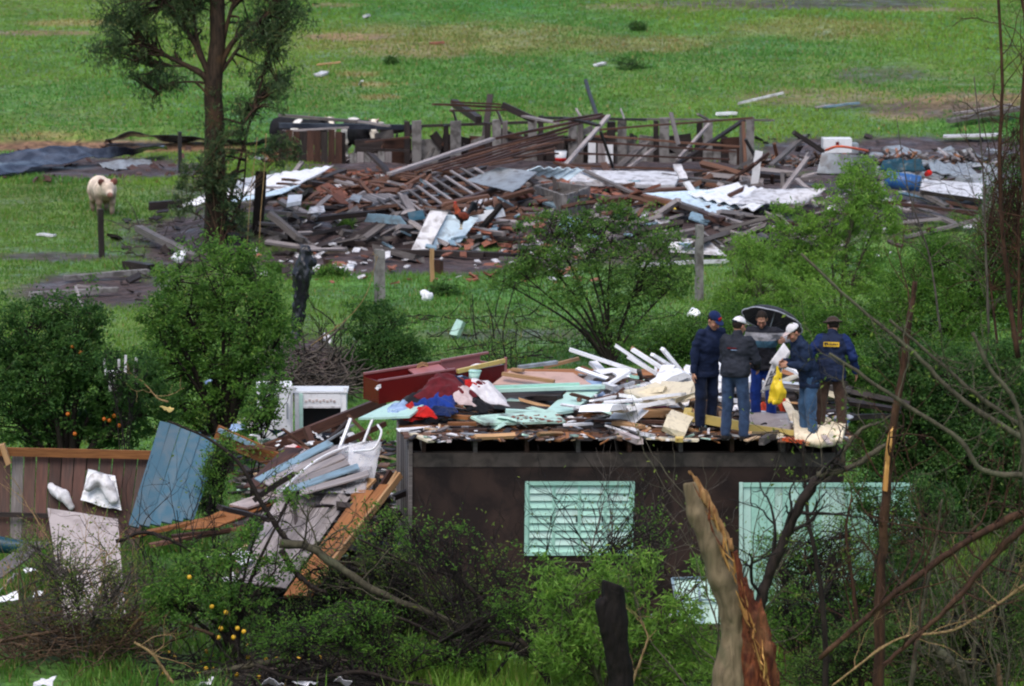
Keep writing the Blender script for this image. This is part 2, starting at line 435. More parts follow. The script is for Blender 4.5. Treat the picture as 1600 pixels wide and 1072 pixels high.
def bark(name, c1, c2, scale=6, lich=(.16, .17, .12), la=.35, rough=.8):
    m, t, b = nodes(name, rough, .2)
    g = noise(t, ocoord(t, (scale * 2.2, scale * 2.2, scale * .5)), 1.0, 6, 1.2)
    big = noise(t, ocoord(t), 2.2, 5, .5)
    c = mixc(t, ramp(t, g, .32, .68), c1, c2); c = mixc(t, ramp(t, big, .52, .7, 0, la), c, lich)
    t.links.new(c, b.inputs['Base Color']); bump(t, b, g, .9, .03); return m
M = {}
M['old'] = wood('weathered_grey_wood', (.16, .145, .14), (.075, .064, .062), .45)
M['oldl'] = wood('pale_grey_wood', (.33, .30, .30), (.19, .165, .165), .5, amt=.35)
M['fence'] = wood('red_brown_fence_wood', (.105, .048, .036), (.050, .026, .022), .5, amt=.4, var=(.6, 1.25))
M['dark'] = wood('wet_dark_wood', (.045, .034, .032), (.018, .014, .014), .4)
M['brown'] = wood('wet_brown_wood', (.10, .048, .034), (.042, .022, .018), .4)
M['red'] = wood('reddish_wood', (.165, .082, .052), (.080, .043, .031), .5, amt=.4)
M['orange'] = wood('fresh_orange_wood', (.33, .14, .05), (.19, .075, .028), .5, amt=.35)
M['tan'] = wood('tan_wood', (.47, .29, .15), (.33, .185, .09), .5, amt=.25)
M['split'] = wood('split_heartwood', (.62, .36, .12), (.40, .19, .05), .6, stain=(.25, .07, .02), amt=.6)
M['heart'] = bark('torn_red_heartwood', (.17, .048, .019), (.040, .010, .007), 7, (.34, .18, .08), .35)
M['torn'] = bark('torn_tan_wood', (.36, .205, .085), (.17, .075, .028), 9, (.42, .28, .13), .4)
M['cream'] = paint('cream_painted_wood', (.64, .57, .42), amt=.45)
M['yellowwood'] = paint('yellow_painted_wood', (.55, .42, .13), amt=.45)
M['white'] = paint('white_paint', (.78, .79, .82), amt=.45, thr=.56)
M['whited'] = paint('dirty_white_paint', (.60, .60, .63), amt=.75, thr=.46)
M['pinkw'] = paint('pinkish_white_board', (.50, .42, .41), (.12, .085, .08), amt=.6, thr=.48)
M['pinkboard'] = paint('pink_beige_board', (.46, .30, .245), (.2, .13, .10), amt=.4)
M['mint'] = paint('mint_green_paint', (.37, .66, .55), (.13, .17, .14), amt=.35, thr=.56, rough=.35)
M['mintl'] = paint('pale_mint_paint', (.47, .70, .62), (.15, .16, .13), amt=.45, thr=.54, rough=.35)
M['mintdirty'] = paint('mint_paint_with_dirt', (.44, .64, .54), (.075, .06, .05), amt=1.0, thr=.47, scale=4)
M['blue'] = paint('worn_blue_paint', (.028, .098, .150), (.10, .13, .15), amt=.55, thr=.44, scale=4, rough=.5, var=(.88, 1.12))
M['lblue'] = paint('light_blue_paint', (.20, .31, .39), (.10, .10, .10), amt=.6, thr=.46)
M['pblue'] = paint('bluish_white_sheet', (.55, .69, .79), (.12, .11, .11), amt=.6, thr=.5)
M['maroon'] = paint('maroon_lacquer', (.11, .008, .008), (.05, .006, .006), amt=.5, rough=.25)
M['maroonl'] = paint('faded_maroon_inside', (.30, .12, .12), (.14, .04, .04), amt=.5, rough=.35)
M['concrete'] = paint('grey_concrete', (.21, .20, .195), (.06, .052, .048), amt=.8, thr=.42, rough=.85, bs=.5)
M['plaster'] = paint('dark_brown_plaster', (.0150, .0072, .0060), (.044, .024, .018), amt=.9, thr=.42, scale=3, rough=.75, bs=.5)
M['ring'] = paint('wet_cement_beam', (.080, .064, .055), (.03, .023, .020), amt=.8, thr=.4, rough=.7, bs=.5)
M['metal'] = paint('grey_sheet_metal', (.26, .29, .32), (.10, .085, .08), amt=.7, thr=.45, rough=.35)
M['iron'] = paint('black_iron', (.02, .02, .022), (.05, .03, .02), amt=.6, rough=.5)
M['brick'] = paint('red_clay', (.24, .088, .055), (.10, .055, .045), amt=.7, thr=.45, rough=.85, var=(.6, 1.3))
M['bluepl'] = paint('blue_plastic', (.020, .085, .25), (.03, .04, .06), amt=.6, rough=.3)
M['tealpl'] = paint('dark_teal_plastic', (.008, .05, .075), (.03, .035, .035), amt=.5, rough=.3)
M['orangepl'] = paint('orange_plastic', (.62, .10, .03), (.3, .06, .03), amt=.3, rough=.35)
M['yellowpl'] = paint('yellow_plastic', (.66, .47, .02), (.48, .32, .03), amt=.5, rough=.5)
M['whitepl'] = paint('white_plastic', (.76, .78, .82), (.4, .4, .42), amt=.4, rough=.3)
M['tarp'] = paint('blue_black_tarpaulin', (.022, .027, .042), (.09, .105, .14), amt=.7, thr=.45, rough=.25, scale=2, bs=.4)
M['bag'] = paint('black_plastic', (.012, .013, .018), (.04, .045, .055), amt=.5, thr=.5, rough=.22, bs=.3)
M['film'] = film('clear_plastic_film', (.78, .79, .84), .42)
M['filmw'] = film('milky_plastic_film', (.66, .65, .70), .34)
M['barkt'] = bark('pale_tan_bark', (.215, .165, .100), (.105, .080, .048), 4, (.11, .115, .06), .5)
M['foam'] = cloth('cream_foam', (.74, .66, .50), c2=(.52, .43, .30))
M['greycard'] = paint('grey_beige_sheet', (.40, .35, .34), (.16, .13, .12), amt=.6, thr=.48)
M['paper'] = cloth('white_paper', (.76, .76, .80), c2=(.55, .55, .6))
M['ink'] = cloth('printed_dark_grey', (.10, .10, .12))
M['c_white'] = cloth('white_cloth', (.70, .69, .72), c2=(.5, .47, .5))
M['c_pink'] = cloth('pale_pink_cloth', (.62, .50, .50), c2=(.4, .3, .3))
M['c_black'] = cloth('black_cloth', (.014, .014, .018))
M['c_navy'] = cloth('navy_cloth', (.009, .016, .042))
M['c_navy2'] = cloth('bright_navy_cloth', (.010, .022, .085))
M['c_royal'] = cloth('royal_blue_cloth', (.012, .04, .24))
M['c_sky'] = cloth('sky_blue_cloth', (.10, .30, .70), c2=(.05, .16, .42))
M['c_lblue'] = cloth('light_blue_cloth', (.32, .44, .64), c2=(.16, .24, .40))
M['c_red'] = cloth('red_cloth', (.50, .016, .014))
M['c_dred'] = cloth('dark_red_cloth', (.13, .014, .020))
M['c_orange'] = cloth('orange_red_cloth', (.60, .065, .022), c2=(.34, .028, .014))
M['c_char'] = cloth('charcoal_cloth', (.020, .022, .030))
M['c_grey'] = cloth('grey_cloth', (.27, .27, .30), c2=(.17, .17, .20))
M['c_brown'] = cloth('brown_cloth', (.085, .052, .040), c2=(.05, .03, .024))
M['c_hat'] = cloth('brown_felt', (.055, .037, .030))
M['c_jean'] = cloth('blue_denim', (.038, .066, .130), c2=(.022, .036, .075))
M['c_ljean'] = cloth('light_denim', (.060, .125, .235), c2=(.03, .065, .13))
M['c_teal'] = cloth('steel_blue_cloth', (.030, .085, .135))
M['c_pinkb'] = cloth('bright_pink_cloth', (.70, .14, .34))
M['c_yellow'] = cloth('yellow_patch', (.72, .46, .05))
M['shoe'] = cloth('dark_shoe', (.02, .018, .018))
M['umb'] = cloth('black_umbrella_nylon', (.024, .026, .034), rough=.85)
M['umbl'] = cloth('grey_umbrella_trim', (.34, .36, .42), rough=.4)
M['skin'] = colmat('skin', .5, 30, .3, .1, .12)
M['hide'] = colmat('hide', .8, 9, .15, .4, .3)
M['feather'] = colmat('feathers', .6, 16, .3, .4, .35)
M['leaf'] = leafmat('leaves'); M['grassm'] = leafmat('grass_blades', .25, .5)
M['barkd'] = bark('dark_wet_bark', (.030, .022, .018), (.012, .009, .008), la=.25, lich=(.07, .06, .045))
M['barkb'] = bark('brown_bark', (.12, .075, .045), (.035, .022, .016), la=.3, lich=(.20, .13, .06))
M['barkm'] = bark('old_brown_bark', (.060, .038, .025), (.015, .011, .009), 5, (.13, .07, .032), .4)
M['barkg'] = bark('grey_green_bark', (.098, .088, .058), (.042, .038, .026), 5, (.11, .125, .07), .5)
M['barkr'] = bark('reddish_bark', (.070, .034, .020), (.026, .014, .010), la=.25, lich=(.16, .09, .04))
M['twig'] = bark('grey_twigs', (.12, .10, .085), (.05, .042, .038), 10, la=.2)
M['twigd'] = bark('black_twigs', (.028, .022, .020), (.012, .010, .010), 10, la=.2, lich=(.06, .055, .045))
M['twigy'] = bark('straw_twigs', (.36, .25, .12), (.20, .13, .06), 10, la=.2, lich=(.2, .16, .09))
M['char'] = bark('charred_wood', (.012, .009, .008), (.005, .004, .004), 6, (.022, .017, .014), .4)
M['fruit'] = paint('orange_peel', (.52, .13, .012), (.36, .15, .02), amt=.4, rough=.45)
M['lemon'] = paint('yellow_peel', (.62, .37, .02), (.45, .30, .05), amt=.4, rough=.45)
M['plaq'] = paint('dark_window_glass', (.03, .03, .035), (.12, .08, .09), amt=.7, rough=.15)
# ---------------------------------------------------------------- the ground and the grass on it
# bare patches: centre pixel, radii, weight, kind (0 purple mud, 1 orange soil, 2 dry straw)
ZONES = [(130, 229, 260, 11, 1.2, 1), (150, 262, 240, 20, 1.0, 0), (1400, 240, 330, 30, 1.15, 0), (1480, 262, 200, 24, 1.1, 0),
         (960, 320, 620, 95, 1.5, 0), (640, 408, 290, 26, 1.3, 0), (820, 252, 420, 22, 1.6, 0), (560, 362, 190, 42, 1.5, 0), (1380, 310, 190, 60, 1.3, 0), (950, 400, 200, 20, .9, 0), (300, 375, 130, 45, 1.05, 0), (90, 402, 120, 9, .9, 0),
         (150, 455, 150, 32, 1.0, 0), (330, 300, 80, 50, .7, 0), (700, 62, 260, 30, .5, 2), (640, 80, 120, 14, .35, 1), (540, 58, 80, 7, .7, 1),
         (1290, 45, 160, 22, .5, 2), (1010, 70, 160, 16, .55, 2), (1500, 160, 160, 20, .75, 1), (1420, 178, 80, 14, .7, 1), (1470, 172, 130, 16, .6, 0), (1290, 152, 150, 16, .55, 1),
         (1380, 118, 90, 14, .6, 0), (120, 36, 110, 6, .7, 2), (60, 52, 120, 5, .7, 1), (1250, 6, 300, 10, .8, 0), (1050, 10, 200, 8, .5, 1),
         (560, 116, 40, 5, .7, 2), (580, 132, 40, 5, .8, 2), (590, 152, 40, 5, .8, 2), (560, 540, 60, 22, .4, 0), (800, 522, 170, 10, .6, 0),
         (490, 580, 90, 60, 1.4, 0), (60, 212, 90, 5, .7, 2), (1320, 165, 60, 5, .7, 0), (520, 8, 60, 5, .6, 1), (1420, 15, 160, 5, .6, 1)]
def zone(X, Y, Z):
    px, py = project(X, Y, Z)
    nz = fbm2(X * .9, Y * .55, 4, 31) - .5
    m = np.zeros((3,) + X.shape)
    for cx, cy, rx, ry, w, k in ZONES:
        d = np.sqrt(((px - cx) / rx) ** 2 + ((py - cy) / ry) ** 2)
        m[k] = np.maximum(m[k], w * (1 - sstep(.55, 1.15, d + nz * .7)))
    m[0] = np.maximum(m[0], 1.2 * np.exp(-((X + 3.1) / 1.5) ** 4 - ((Y - 65.5) / 5.2) ** 4))
    near = sstep(66, 61, Y)
    m[0] = np.maximum(m[0], near * (.55 + 1.2 * (fbm2(X * .7, Y * .7, 4, 41) - .5)) * (1 - sstep(58.6, 57.2, Y) * .9))
    m[0] = np.maximum(m[0], .95 * sstep(58.5, 57.5, Y) * sstep(-4.2, -3.6, X) * (1 - sstep(-1.8, -1.2, X)))
    return np.clip(m, 0, 1.2)
def ground_colour(X, Y, Z):
    m = zone(X, Y, Z)
    a = fbm2(X * .16, Y * .1, 4, 51)[..., None]; b = fbm2(X * 1.3, Y * .8, 4, 52)[..., None]
    g = np.array([.085, .165, .030]) * (.6 + .8 * b) + (a - .5) * np.array([.12, .02, .02])
    mud = np.array([.060, .042, .041]) * (.45 + 1.1 * fbm2(X * 2.1, Y * 2.1, 4, 53)[..., None])
    soil = np.array([.20, .115, .068]) * (.5 + b); dry = np.array([.23, .19, .075]) * (.6 + .8 * b)
    c = g
    for k, cc in ((2, dry), (1, soil), (0, mud)):
        w = np.clip(m[k], 0, 1)[..., None]; c = c * (1 - w) + cc * w
    return np.clip(c, .004, 1), m
ys = np.concatenate([np.linspace(-120, 48, 30), np.arange(49, 90, .22), np.arange(90, 136, .26), np.arange(136, 185, .5), np.linspace(186, 700, 60)])
xs = np.concatenate([np.linspace(-320, -27, 22), np.arange(-26, 26.1, .26), np.linspace(27, 320, 22)])
GX, GY = np.meshgrid(xs, ys, indexing='ij'); GZ = terrain(GX, GY)
gi = np.arange(GX.size).reshape(GX.shape)
gq = np.stack([gi[:-1, :-1], gi[1:, :-1], gi[1:, 1:], gi[:-1, 1:]], -1).reshape(-1, 4)
gc, _ = ground_colour(GX, GY, GZ)
m_, t_, b_ = nodes('earth_and_turf', .8, .25)
a_ = N(t_, 'ShaderNodeAttribute', attribute_name='Col'); n_ = noise(t_, ocoord(t_, rnd=False), 4.5, 8, .4); n2_ = noise(t_, ocoord(t_, rnd=False), 1.1, 5)
h_ = N(t_, 'ShaderNodeHueSaturation'); t_.links.new(ramp(t_, n_, .28, .72, .45, 1.6), h_.inputs['Value']); t_.links.new(a_.outputs['Color'], h_.inputs['Color'])
t_.links.new(h_.outputs[0], b_.inputs['Base Color']); t_.links.new(ramp(t_, n2_, .4, .65, .85, .35), b_.inputs['Roughness']); bump(t_, b_, n_, .9, .12)
ground = link('ground', npmesh('ground', np.stack([GX, GY, GZ], -1).reshape(-1, 3), gq, m_, True, gc.reshape(-1, 3)))
tag(ground, 'wet pasture and churned brown mud of the valley floor', kind='structure')

def grass(name, label, xr, yr, n, hgt, wid, pal, seed, hold=None, keep_mud=.0, segs=1, patch=0.35, wedge=None):
    r = np.random.default_rng(seed)
    Y = r.uniform(*yr, n); X = (r.uniform(*xr, n) * Y / 60.0) if wedge else r.uniform(*xr, n)
    Z = terrain(X, Y); m = zone(X, Y, Z); bare = np.max(m[:2], 0) * .95 + m[2] * .35
    ok = r.random(n) > bare * 1.08 - keep_mud
    clump = fbm2(X * 1.6, Y * 1.2, 3, seed + 5); ok &= r.random(n) < sstep(patch - .18, patch + .12, clump)
    if hold is not None: ok &= ~hold(X, Y)
    X, Y, Z, clump, m2 = X[ok], Y[ok], Z[ok], clump[ok], m[2][ok]; n = len(X)
    hh = r.uniform(.5, 1.25, n) * hgt * (.35 + 1.1 * fbm2(X * .45, Y * .35, 3, seed + 9)) * (.6 + .6 * clump)
    th = r.uniform(0, np.pi, n); ww = r.uniform(.6, 1.4, n) * wid
    dx, dy = np.cos(th) * ww / 2, np.sin(th) * ww / 2
    ph = r.uniform(0, 2 * np.pi, n); ln = r.uniform(.1, .9, n) * hh
    B0 = np.stack([X - dx, Y - dy, Z - .02], -1); B1 = np.stack([X + dx, Y + dy, Z - .02], -1)
    tip = np.stack([X + np.cos(ph) * ln, Y + np.sin(ph) * ln, Z + hh], -1)
    a = fbm2(X * .13, Y * .075, 4, 61); b2 = fbm2(X * .5, Y * .3, 3, 62); q = np.clip((a - .5) * 3.2 + .5 + (b2 - .5) * 1.4 + r.normal(0, .16, n), 0, 1)[:, None]
    pal = np.array(pal); c = pal[0] * (1 - q) + pal[1] * q
    w = np.clip(m2 + r.normal(0, .2, n), 0, 1)[:, None]; c = c * (1 - w) + pal[2] * w
    st = (r.random(n) < .05)[:, None]; c = np.where(st, pal[2] * r.uniform(.6, 1.2, (n, 1)), c) * r.uniform(.82, 1.18, (n, 1))
    if segs == 1:
        V = np.stack([B0, B1, tip], 1).reshape(-1, 3); Fq = np.arange(3 * n).reshape(n, 3); C = np.repeat(c, 3, 0)
    else:
        mid = (B0 + B1) / 2 * .45 + tip * .55; mid[:, 2] += hh * .12; d = np.stack([dx, dy, np.zeros(n)], -1) * .6
        V = np.stack([B0, B1, mid + d, mid - d, tip], 1).reshape(-1, 3); k = np.arange(n) * 5
        Fq = [np.stack([k, k + 1, k + 2, k + 3], -1), np.stack([k + 3, k + 2, k + 4], -1)]; C = np.repeat(c, 5, 0)
    o = link(name, npmesh(name, V, Fq, M['grassm'], False, C)); return tag(o, label, None, None, 'stuff')
PAL_FAR = [(.066, .215, .036), (.155, .290, .036), (.27, .20, .075)]
PAL_NEAR = [(.048, .155, .020), (.125, .255, .030), (.24, .19, .07)]
grass('grass', 'bright green pasture grass on the slope beyond the ruin', (-34, 34), (116, 188), 500000, .11, .060, PAL_FAR, 11, patch=.12)
grass('grass', 'green turf round the ruin and the fence posts', (-21, 21), (65, 121), 470000, .105, .030, PAL_NEAR, 12, patch=.20)
grass('grass', 'long wet grass and weeds before the house', (-12, 12), (53, 66.5), 130000, .30, .022, PAL_NEAR, 13, segs=2, patch=.45,
      hold=lambda X, Y: (Y > 59.7) & (X > -1.6) & (X < 5.2))
# ---------------------------------------------------------------- the near house: brown walls, its roof gone, the ceiling boards now a deck
HA = R(3.2); HT = R(.55)
HO = at(638, 900, 60.0); HO.z = 0.0; HO.x = (638 - 800) / F_PX * 60.0 * .99
HR = Matrix.Rotation(HA, 4, 'Z') @ Matrix.Rotation(HT, 4, 'Y')
HM = Matrix.Translation(HO) @ HR
def H(u, v, w): return HM @ Vector((u, v, w))
WALL_T, DECK = 2.46, 2.70            # top of the cement beam, top of the boards
HL, HD = 6.15, 6.2
_pn = (HR @ Vector((0, 0, 1, 0))).xyz
def dk(px, py, h=0.0):
    """the point at height h over the deck that is seen at a pixel"""
    d = Vector(ray(px, py)); p0 = H(0, 0, DECK + h); c = Vector((0, 0, CAM_H))
    return c + d * ((p0 - c).dot(_pn) / d.dot(_pn))
def wallpx(px, py, v=0.0):
    """house coordinates (u, w) on the front wall plane at depth v"""
    d = Vector(ray(px, py)); c = Vector((0, 0, CAM_H)); n = (HR @ Vector((0, 1, 0, 0))).xyz
    p = c + d * ((H(0, v, 0) - c).dot(n) / d.dot(n)); return HM.inverted() @ p
house = thing('brick_house', 'dark brown plastered house with its roof torn off and rubble on its ceiling boards', 'house', H(0, 0, 0))
def hbox(name, u, v, w, mat, parent=house, bevel=.0):
    c = ((u[0] + u[1]) / 2, (v[0] + v[1]) / 2, (w[0] + w[1]) / 2); V, Fq = box_arr((0, 0, 0), (u[1] - u[0], v[1] - v[0], w[1] - w[0]))
    return link(name, npmesh(name, V, Fq, mat), parent, HM @ Matrix.Translation(c))
# window opening and door opening from the photograph
wa, wb = wallpx(820, 752), wallpx(990, 867)
U0, U1, Wt, Wb = wa.x, wb.x, wa.z, wb.z
def wall_grid(name, rects, mat):
    Vs, Fs, n = [], [], 0
    for (u0, u1, w0, w1) in rects:
        V, Fq = box_arr(((u0 + u1) / 2, .075, (w0 + w1) / 2), (u1 - u0, .15, w1 - w0)); Vs.append(V); Fs.append(Fq + n); n += 8
    return link(name, npmesh(name, np.concatenate(Vs), np.concatenate(Fs), mat), house, HM.copy())
BT = WALL_T - .20
wall_grid('wall', [(0, U0, -.3, BT), (U1, HL, -.3, BT), (U0, U1, -.3, Wb), (U0, U1, Wt, BT)], M['plaster'])
hbox('ring_beam', (-.01, HL + .02), (-.012, .17), (BT, WALL_T), M['ring'])
hbox('back_wall', (0, HL), (HD - .15, HD), (-.3, WALL_T), M['plaster'])
hbox('end_wall', (HL - .15, HL - .002), (.152, HD - .152), (-.3, WALL_T), M['plaster'])
# weathered boards clad the end wall
for i in range(22):
    v0 = .0 + i * HD / 22; 
    o = hbox('cladding_board', (-.035 - random.uniform(0, .012), -.004), (v0 + .006, v0 + HD / 22 - .006), (-.2 + random.uniform(-.05, .05), 2.42 + random.uniform(-.06, .05)), M['oldl'] if i % 3 else M['old'])
hbox('corner_post', (-.055, -.002), (-.05, .04), (-.3, WALL_T + .16), M['old'])
for i in range(9):
    u = .16 + i * (HL - .3) / 8
    hbox('ceiling_joist', (u - .03, u + .03), (.03, HD - .1), (WALL_T + .003, DECK - .026), M['old'] if i % 2 else M['brown'])
nb = 30
for i in range(nb):
    v0 = -.10 + i * (HD + .1) / nb; a = random.uniform(-.03, .05); b_ = random.uniform(-.12, .08)
    hbox('ceiling_board', (-.16 + a, HL + .1 + b_), (v0 + .003, v0 + (HD + .1) / nb - .003), (DECK - .022, DECK + random.uniform(-.004, .004)), M['orange'] if random.random() < .55 else (M['red'] if random.random() < .6 else M['brown']))
# mint green louvred shutters
win = link('window', npmesh('window', *[np.concatenate(x) if i == 0 else np.concatenate([f + 8 * k for k, f in enumerate(x)]) for i, x in enumerate(zip(
    box_arr((U0 + .025, -.015, (Wt + Wb) / 2), (.05, .07, Wt - Wb)), box_arr((U1 - .025, -.015, (Wt + Wb) / 2), (.05, .07, Wt - Wb)),
    box_arr(((U0 + U1) / 2, -.015, Wt - .025), (U1 - U0 - .1, .07, .05)), box_arr(((U0 + U1) / 2, -.015, Wb + .025), (U1 - U0 - .1, .07, .05))))], M['mint']), house, HM.copy())
npan = 4; pw = (U1 - U0 - .1) / npan
for k in range(npan):
    a, b = U0 + .05 + k * pw, U0 + .05 + (k + 1) * pw
    for e in (a + .012, b - .012): hbox('stile', (e - .011, e + .011), (-.012 - .006 * (k % 2), .02), (Wb + .051, Wt - .051), M['mint'], win)
    ns = 9; sh = (Wt - Wb - .102) / ns
    for j in range(ns):
        w = Wb + .051 + (j + .5) * sh
        V, Fq = box_arr((0, 0, 0), (pw - .048, .014, sh * 1.42))
        link('slat', npmesh('slat', V, Fq, M['mintl'] if random.random() < .5 else M['mint']), win, HM @ Matrix.Translation(((a + b) / 2, .012, w)) @ Matrix.Rotation(R(-24), 4, 'X'))
    hbox('latch', (b - .05, b - .03), (-.035, -.02), ((Wt + Wb) / 2 - .05, (Wt + Wb) / 2 + .03), M['iron'], win)
hbox('room_shade_sheet', (U0 - .05, U1 + .05), (.16, .165), (Wb - .05, Wt + .05), M['iron'], win)  # thin black sheet behind the slats, painted stand-in for the unlit room
# big mint gate leaning beside the corner of the house
ga, gb = at(1161, 757, 59.62), at(1432, 757, 59.9); gl, gr_ = at(1161, 946, 59.62), at(1425, 935, 59.9)
gate = planked('garage_gate', [gl, gr_, gb, ga], 22, .03, M['mint'], 'large mint green boarded gate standing against the brown wall behind bare twigs', 'gate', part='board', gap=.05, jit=.003, endjit=.004, mats=[M['mint'], M['mint'], M['mintl']])
for (p, q) in ((ga, gb), (gl, gr_)): beam('rail', p + Vector((0, -.028, 0)), q + Vector((0, -.028, 0)), .02, .06, M['mint'], parent=gate)
beam('post', ga + Vector((-.03, -.02, .03)), gl + Vector((-.03, -.02, -.2)), .05, .06, M['mintl'], parent=gate)
# pale panel fallen at the foot of the wall
pn = thing('window_panel', 'pale blue-green window leaf fallen at the foot of the brown wall', 'window panel', at(1095, 960, 58.9))
slab('panel', [at(1062, 975, 58.8), at(1135, 975, 58.9), at(1128, 900, 59.4), at(1050, 903, 59.3)], .03, M['mintl'], parent=pn, nu=2, nv=2)
for a, b in (((1062, 975, 58.78), (1050, 903, 59.28)), ((1098, 975, 58.8), (1090, 902, 59.3)), ((1135, 975, 58.88), (1128, 900, 59.38)), ((1050, 903, 59.27), (1128, 900, 59.37)), ((1056, 938, 58.98), (1131, 936, 59.1))):
    beam('frame', at(*a) + Vector((0, -.02, 0)), at(*b) + Vector((0, -.02, 0)), .035, .02, M['lblue'], parent=pn)
# ---------------------------------------------------------------- what lies on the ceiling boards of the near house
def blob(name, label, cat, parts, mat, h=.025, nz=None, group=None, cuts=(), parent=None):
    s = Solid()
    for p in parts:
        if len(p) == 2: s.ell(p[0], p[1], .04)
        elif len(p) == 3: s.ell(p[0], p[1], .04, p[2])
        else: s.cone(p[0], p[1], p[2], p[3], .04)
    V, Q, _ = s.mesh(h, cuts, nz)
    return obj_world(name, V, Q, mat, parent, True, label=label, cat=cat, group=group)
X_, Y_, Z_ = Vector((1, 0, 0)), Vector((0, 1, 0)), Vector((0, 0, 1))
# long maroon wardrobe on its back: two open boxes end to end
def trough(A, B, depth, ht, mat_o, mat_i, root, thick=.03, back=.0, part='side_panel'):
    """open-topped box between base-front corners A, B, running back by depth"""
    ax = (B - A).normalized(); dn = Vector((-ax.y, ax.x, 0)).normalized() * depth; up = Z_ * ht
    def s(n, c, m): slab(n, c, thick, m, parent=root, nu=3, nv=2, warp=.004)
    s('front_panel', [A, B, B + up, A + up], mat_o)
    s('back_panel', [A + dn, B + dn, B + dn + up * (1 + back), A + dn + up * (1 + back)], mat_i)
    e = ax * (thick / 2 + .004)
    s(part, [A + e + dn * .03, A + e + dn * .97, A + e + dn * .97 + up, A + e + dn * .03 + up], mat_o)
    s(part, [B - e + dn * .03, B - e + dn * .97, B - e + dn * .97 + up, B - e + dn * .03 + up], mat_i)
    s('bottom_panel', [A + dn * .03 + Z_ * .02, B + dn * .03 + Z_ * .02, B + dn * .97 + Z_ * .02, A + dn * .97 + Z_ * .02], mat_i)
A, B = dk(591, 631, .02), dk(711, 612, .12)
wz = thing('wardrobe', 'dark maroon wardrobe lying open on its back behind the heap of clothes', 'wardrobe', A)
WH = .33; trough(A, B, .50, WH, M['maroon'], M['maroon'], wz, back=.12)
r0 = A + Z_ * .45; r1 = B + Z_ * .45
ax = (B - A).normalized(); dn = Vector((-ax.y, ax.x, 0))
beam('top_edge', A + Z_ * .345, B + Z_ * .345, .04, .025, M['maroonl'], parent=wz)
beam('top_edge', A + Z_ * .382 + dn * .50, B + Z_ * .382 + dn * .50, .05, .03, M['maroonl'], parent=wz)
slab('inner_shelf', [A + ax * .72 + dn * .05 + Z_ * .26, B - ax * .04 + dn * .05 + Z_ * .27, B - ax * .04 + dn * .47 + Z_ * .35, A + ax * .72 + dn * .47 + Z_ * .34], .02, M['maroonl'], parent=wz)
for k in range(3):
    c = A + ax * .95 + dn * .45 + Z_ * (.355 + .02 * k)
    beam('carved_ornament', c - ax * .09, c + ax * .0 + Z_ * .03, .02, .015, M['tan'], parent=wz); beam('carved_ornament', c + ax * .0 + Z_ * .03, c + ax * .09, .02, .015, M['tan'], parent=wz)
A2, B2 = dk(715, 610, .13), dk(788, 597, .16)
w2 = thing('chest', 'maroon drawer chest with a yellow wooden edge beside the open wardrobe', 'chest', A2)
trough(A2, B2, .55, .27, M['maroon'], M['maroonl'], w2, back=.35)
beam('yellow_edge', A2 + Z_ * .29 + Vector((0, -.02, 0)), B2 + Z_ * .33 + Vector((0, -.02, 0)), .05, .06, M['yellowwood'], parent=w2)
beam('top_edge', A2 + Z_ * .375 + dn * .55, B2 + Z_ * .375 + dn * .55, .05, .03, M['maroonl'], parent=w2)
beam('corner_edge', B2 + Z_ * .0 + Vector((.02, .0, 0)), B2 + Z_ * .38 + Vector((.02, 0, 0)), .04, .04, M['maroonl'], parent=w2)
# pink-beige board with battens
bb = thing('wall_board', 'large pink-beige board with tan battens lying above the mint door', 'board', dk(830, 605, .3))
slab('sheet', [dk(768, 602, .24), dk(925, 602, .26), dk(895, 583, .36), dk(796, 580, .38)], .025, M['pinkboard'], parent=bb, warp=.01)
beam('batten', dk(785, 584, .40), dk(866, 596, .33), .08, .05, M['tan'], parent=bb); beam('batten', dk(800, 577, .41), dk(818, 579, .41), .08, .04, M['tan'], parent=bb)
# mint doors / frame with dark opening
df = thing('door_frame', 'pale mint door frame fallen flat over dark planks in the middle of the deck', 'door frame', dk(840, 625, .1))
beam('stile', dk(728, 611, .26), dk(944, 604, .30), .16, .05, M['mintl'], parent=df)
beam('stile', dk(742, 606, .31), dk(905, 600, .33), .07, .04, M['mint'], parent=df)
beam('stile', dk(790, 642, .14), dk(848, 645, .12), .12, .05, M['mintl'], parent=df)
slab('rail', [dk(845, 650, .12), dk(895, 643, .12), dk(948, 605, .24), dk(895, 606, .24)], .04, M['mintl'], parent=df, nu=10, ridges=5, amp=.008)
slab('dark_panel', [dk(770, 640, .08), dk(850, 643, .08), dk(885, 610, .12), dk(780, 612, .12)], .02, M['dark'], parent=df)
slab('door_leaf', [dk(735, 652, .16), dk(757, 663, .10), dk(884, 660, .10), dk(862, 641, .14)], .035, M['mintdirty'], 'dirty mint door leaf lying flat near the deck edge covered in crumbs of plaster', 'door', warp=.008)
slab('door_leaf', [dk(560, 655, .12), dk(640, 652, .16), dk(668, 630, .24), dk(618, 628, .2)], .03, M['mintl'], 'clean pale mint panel jutting from under the wardrobe over the deck end', 'door panel', warp=.01)
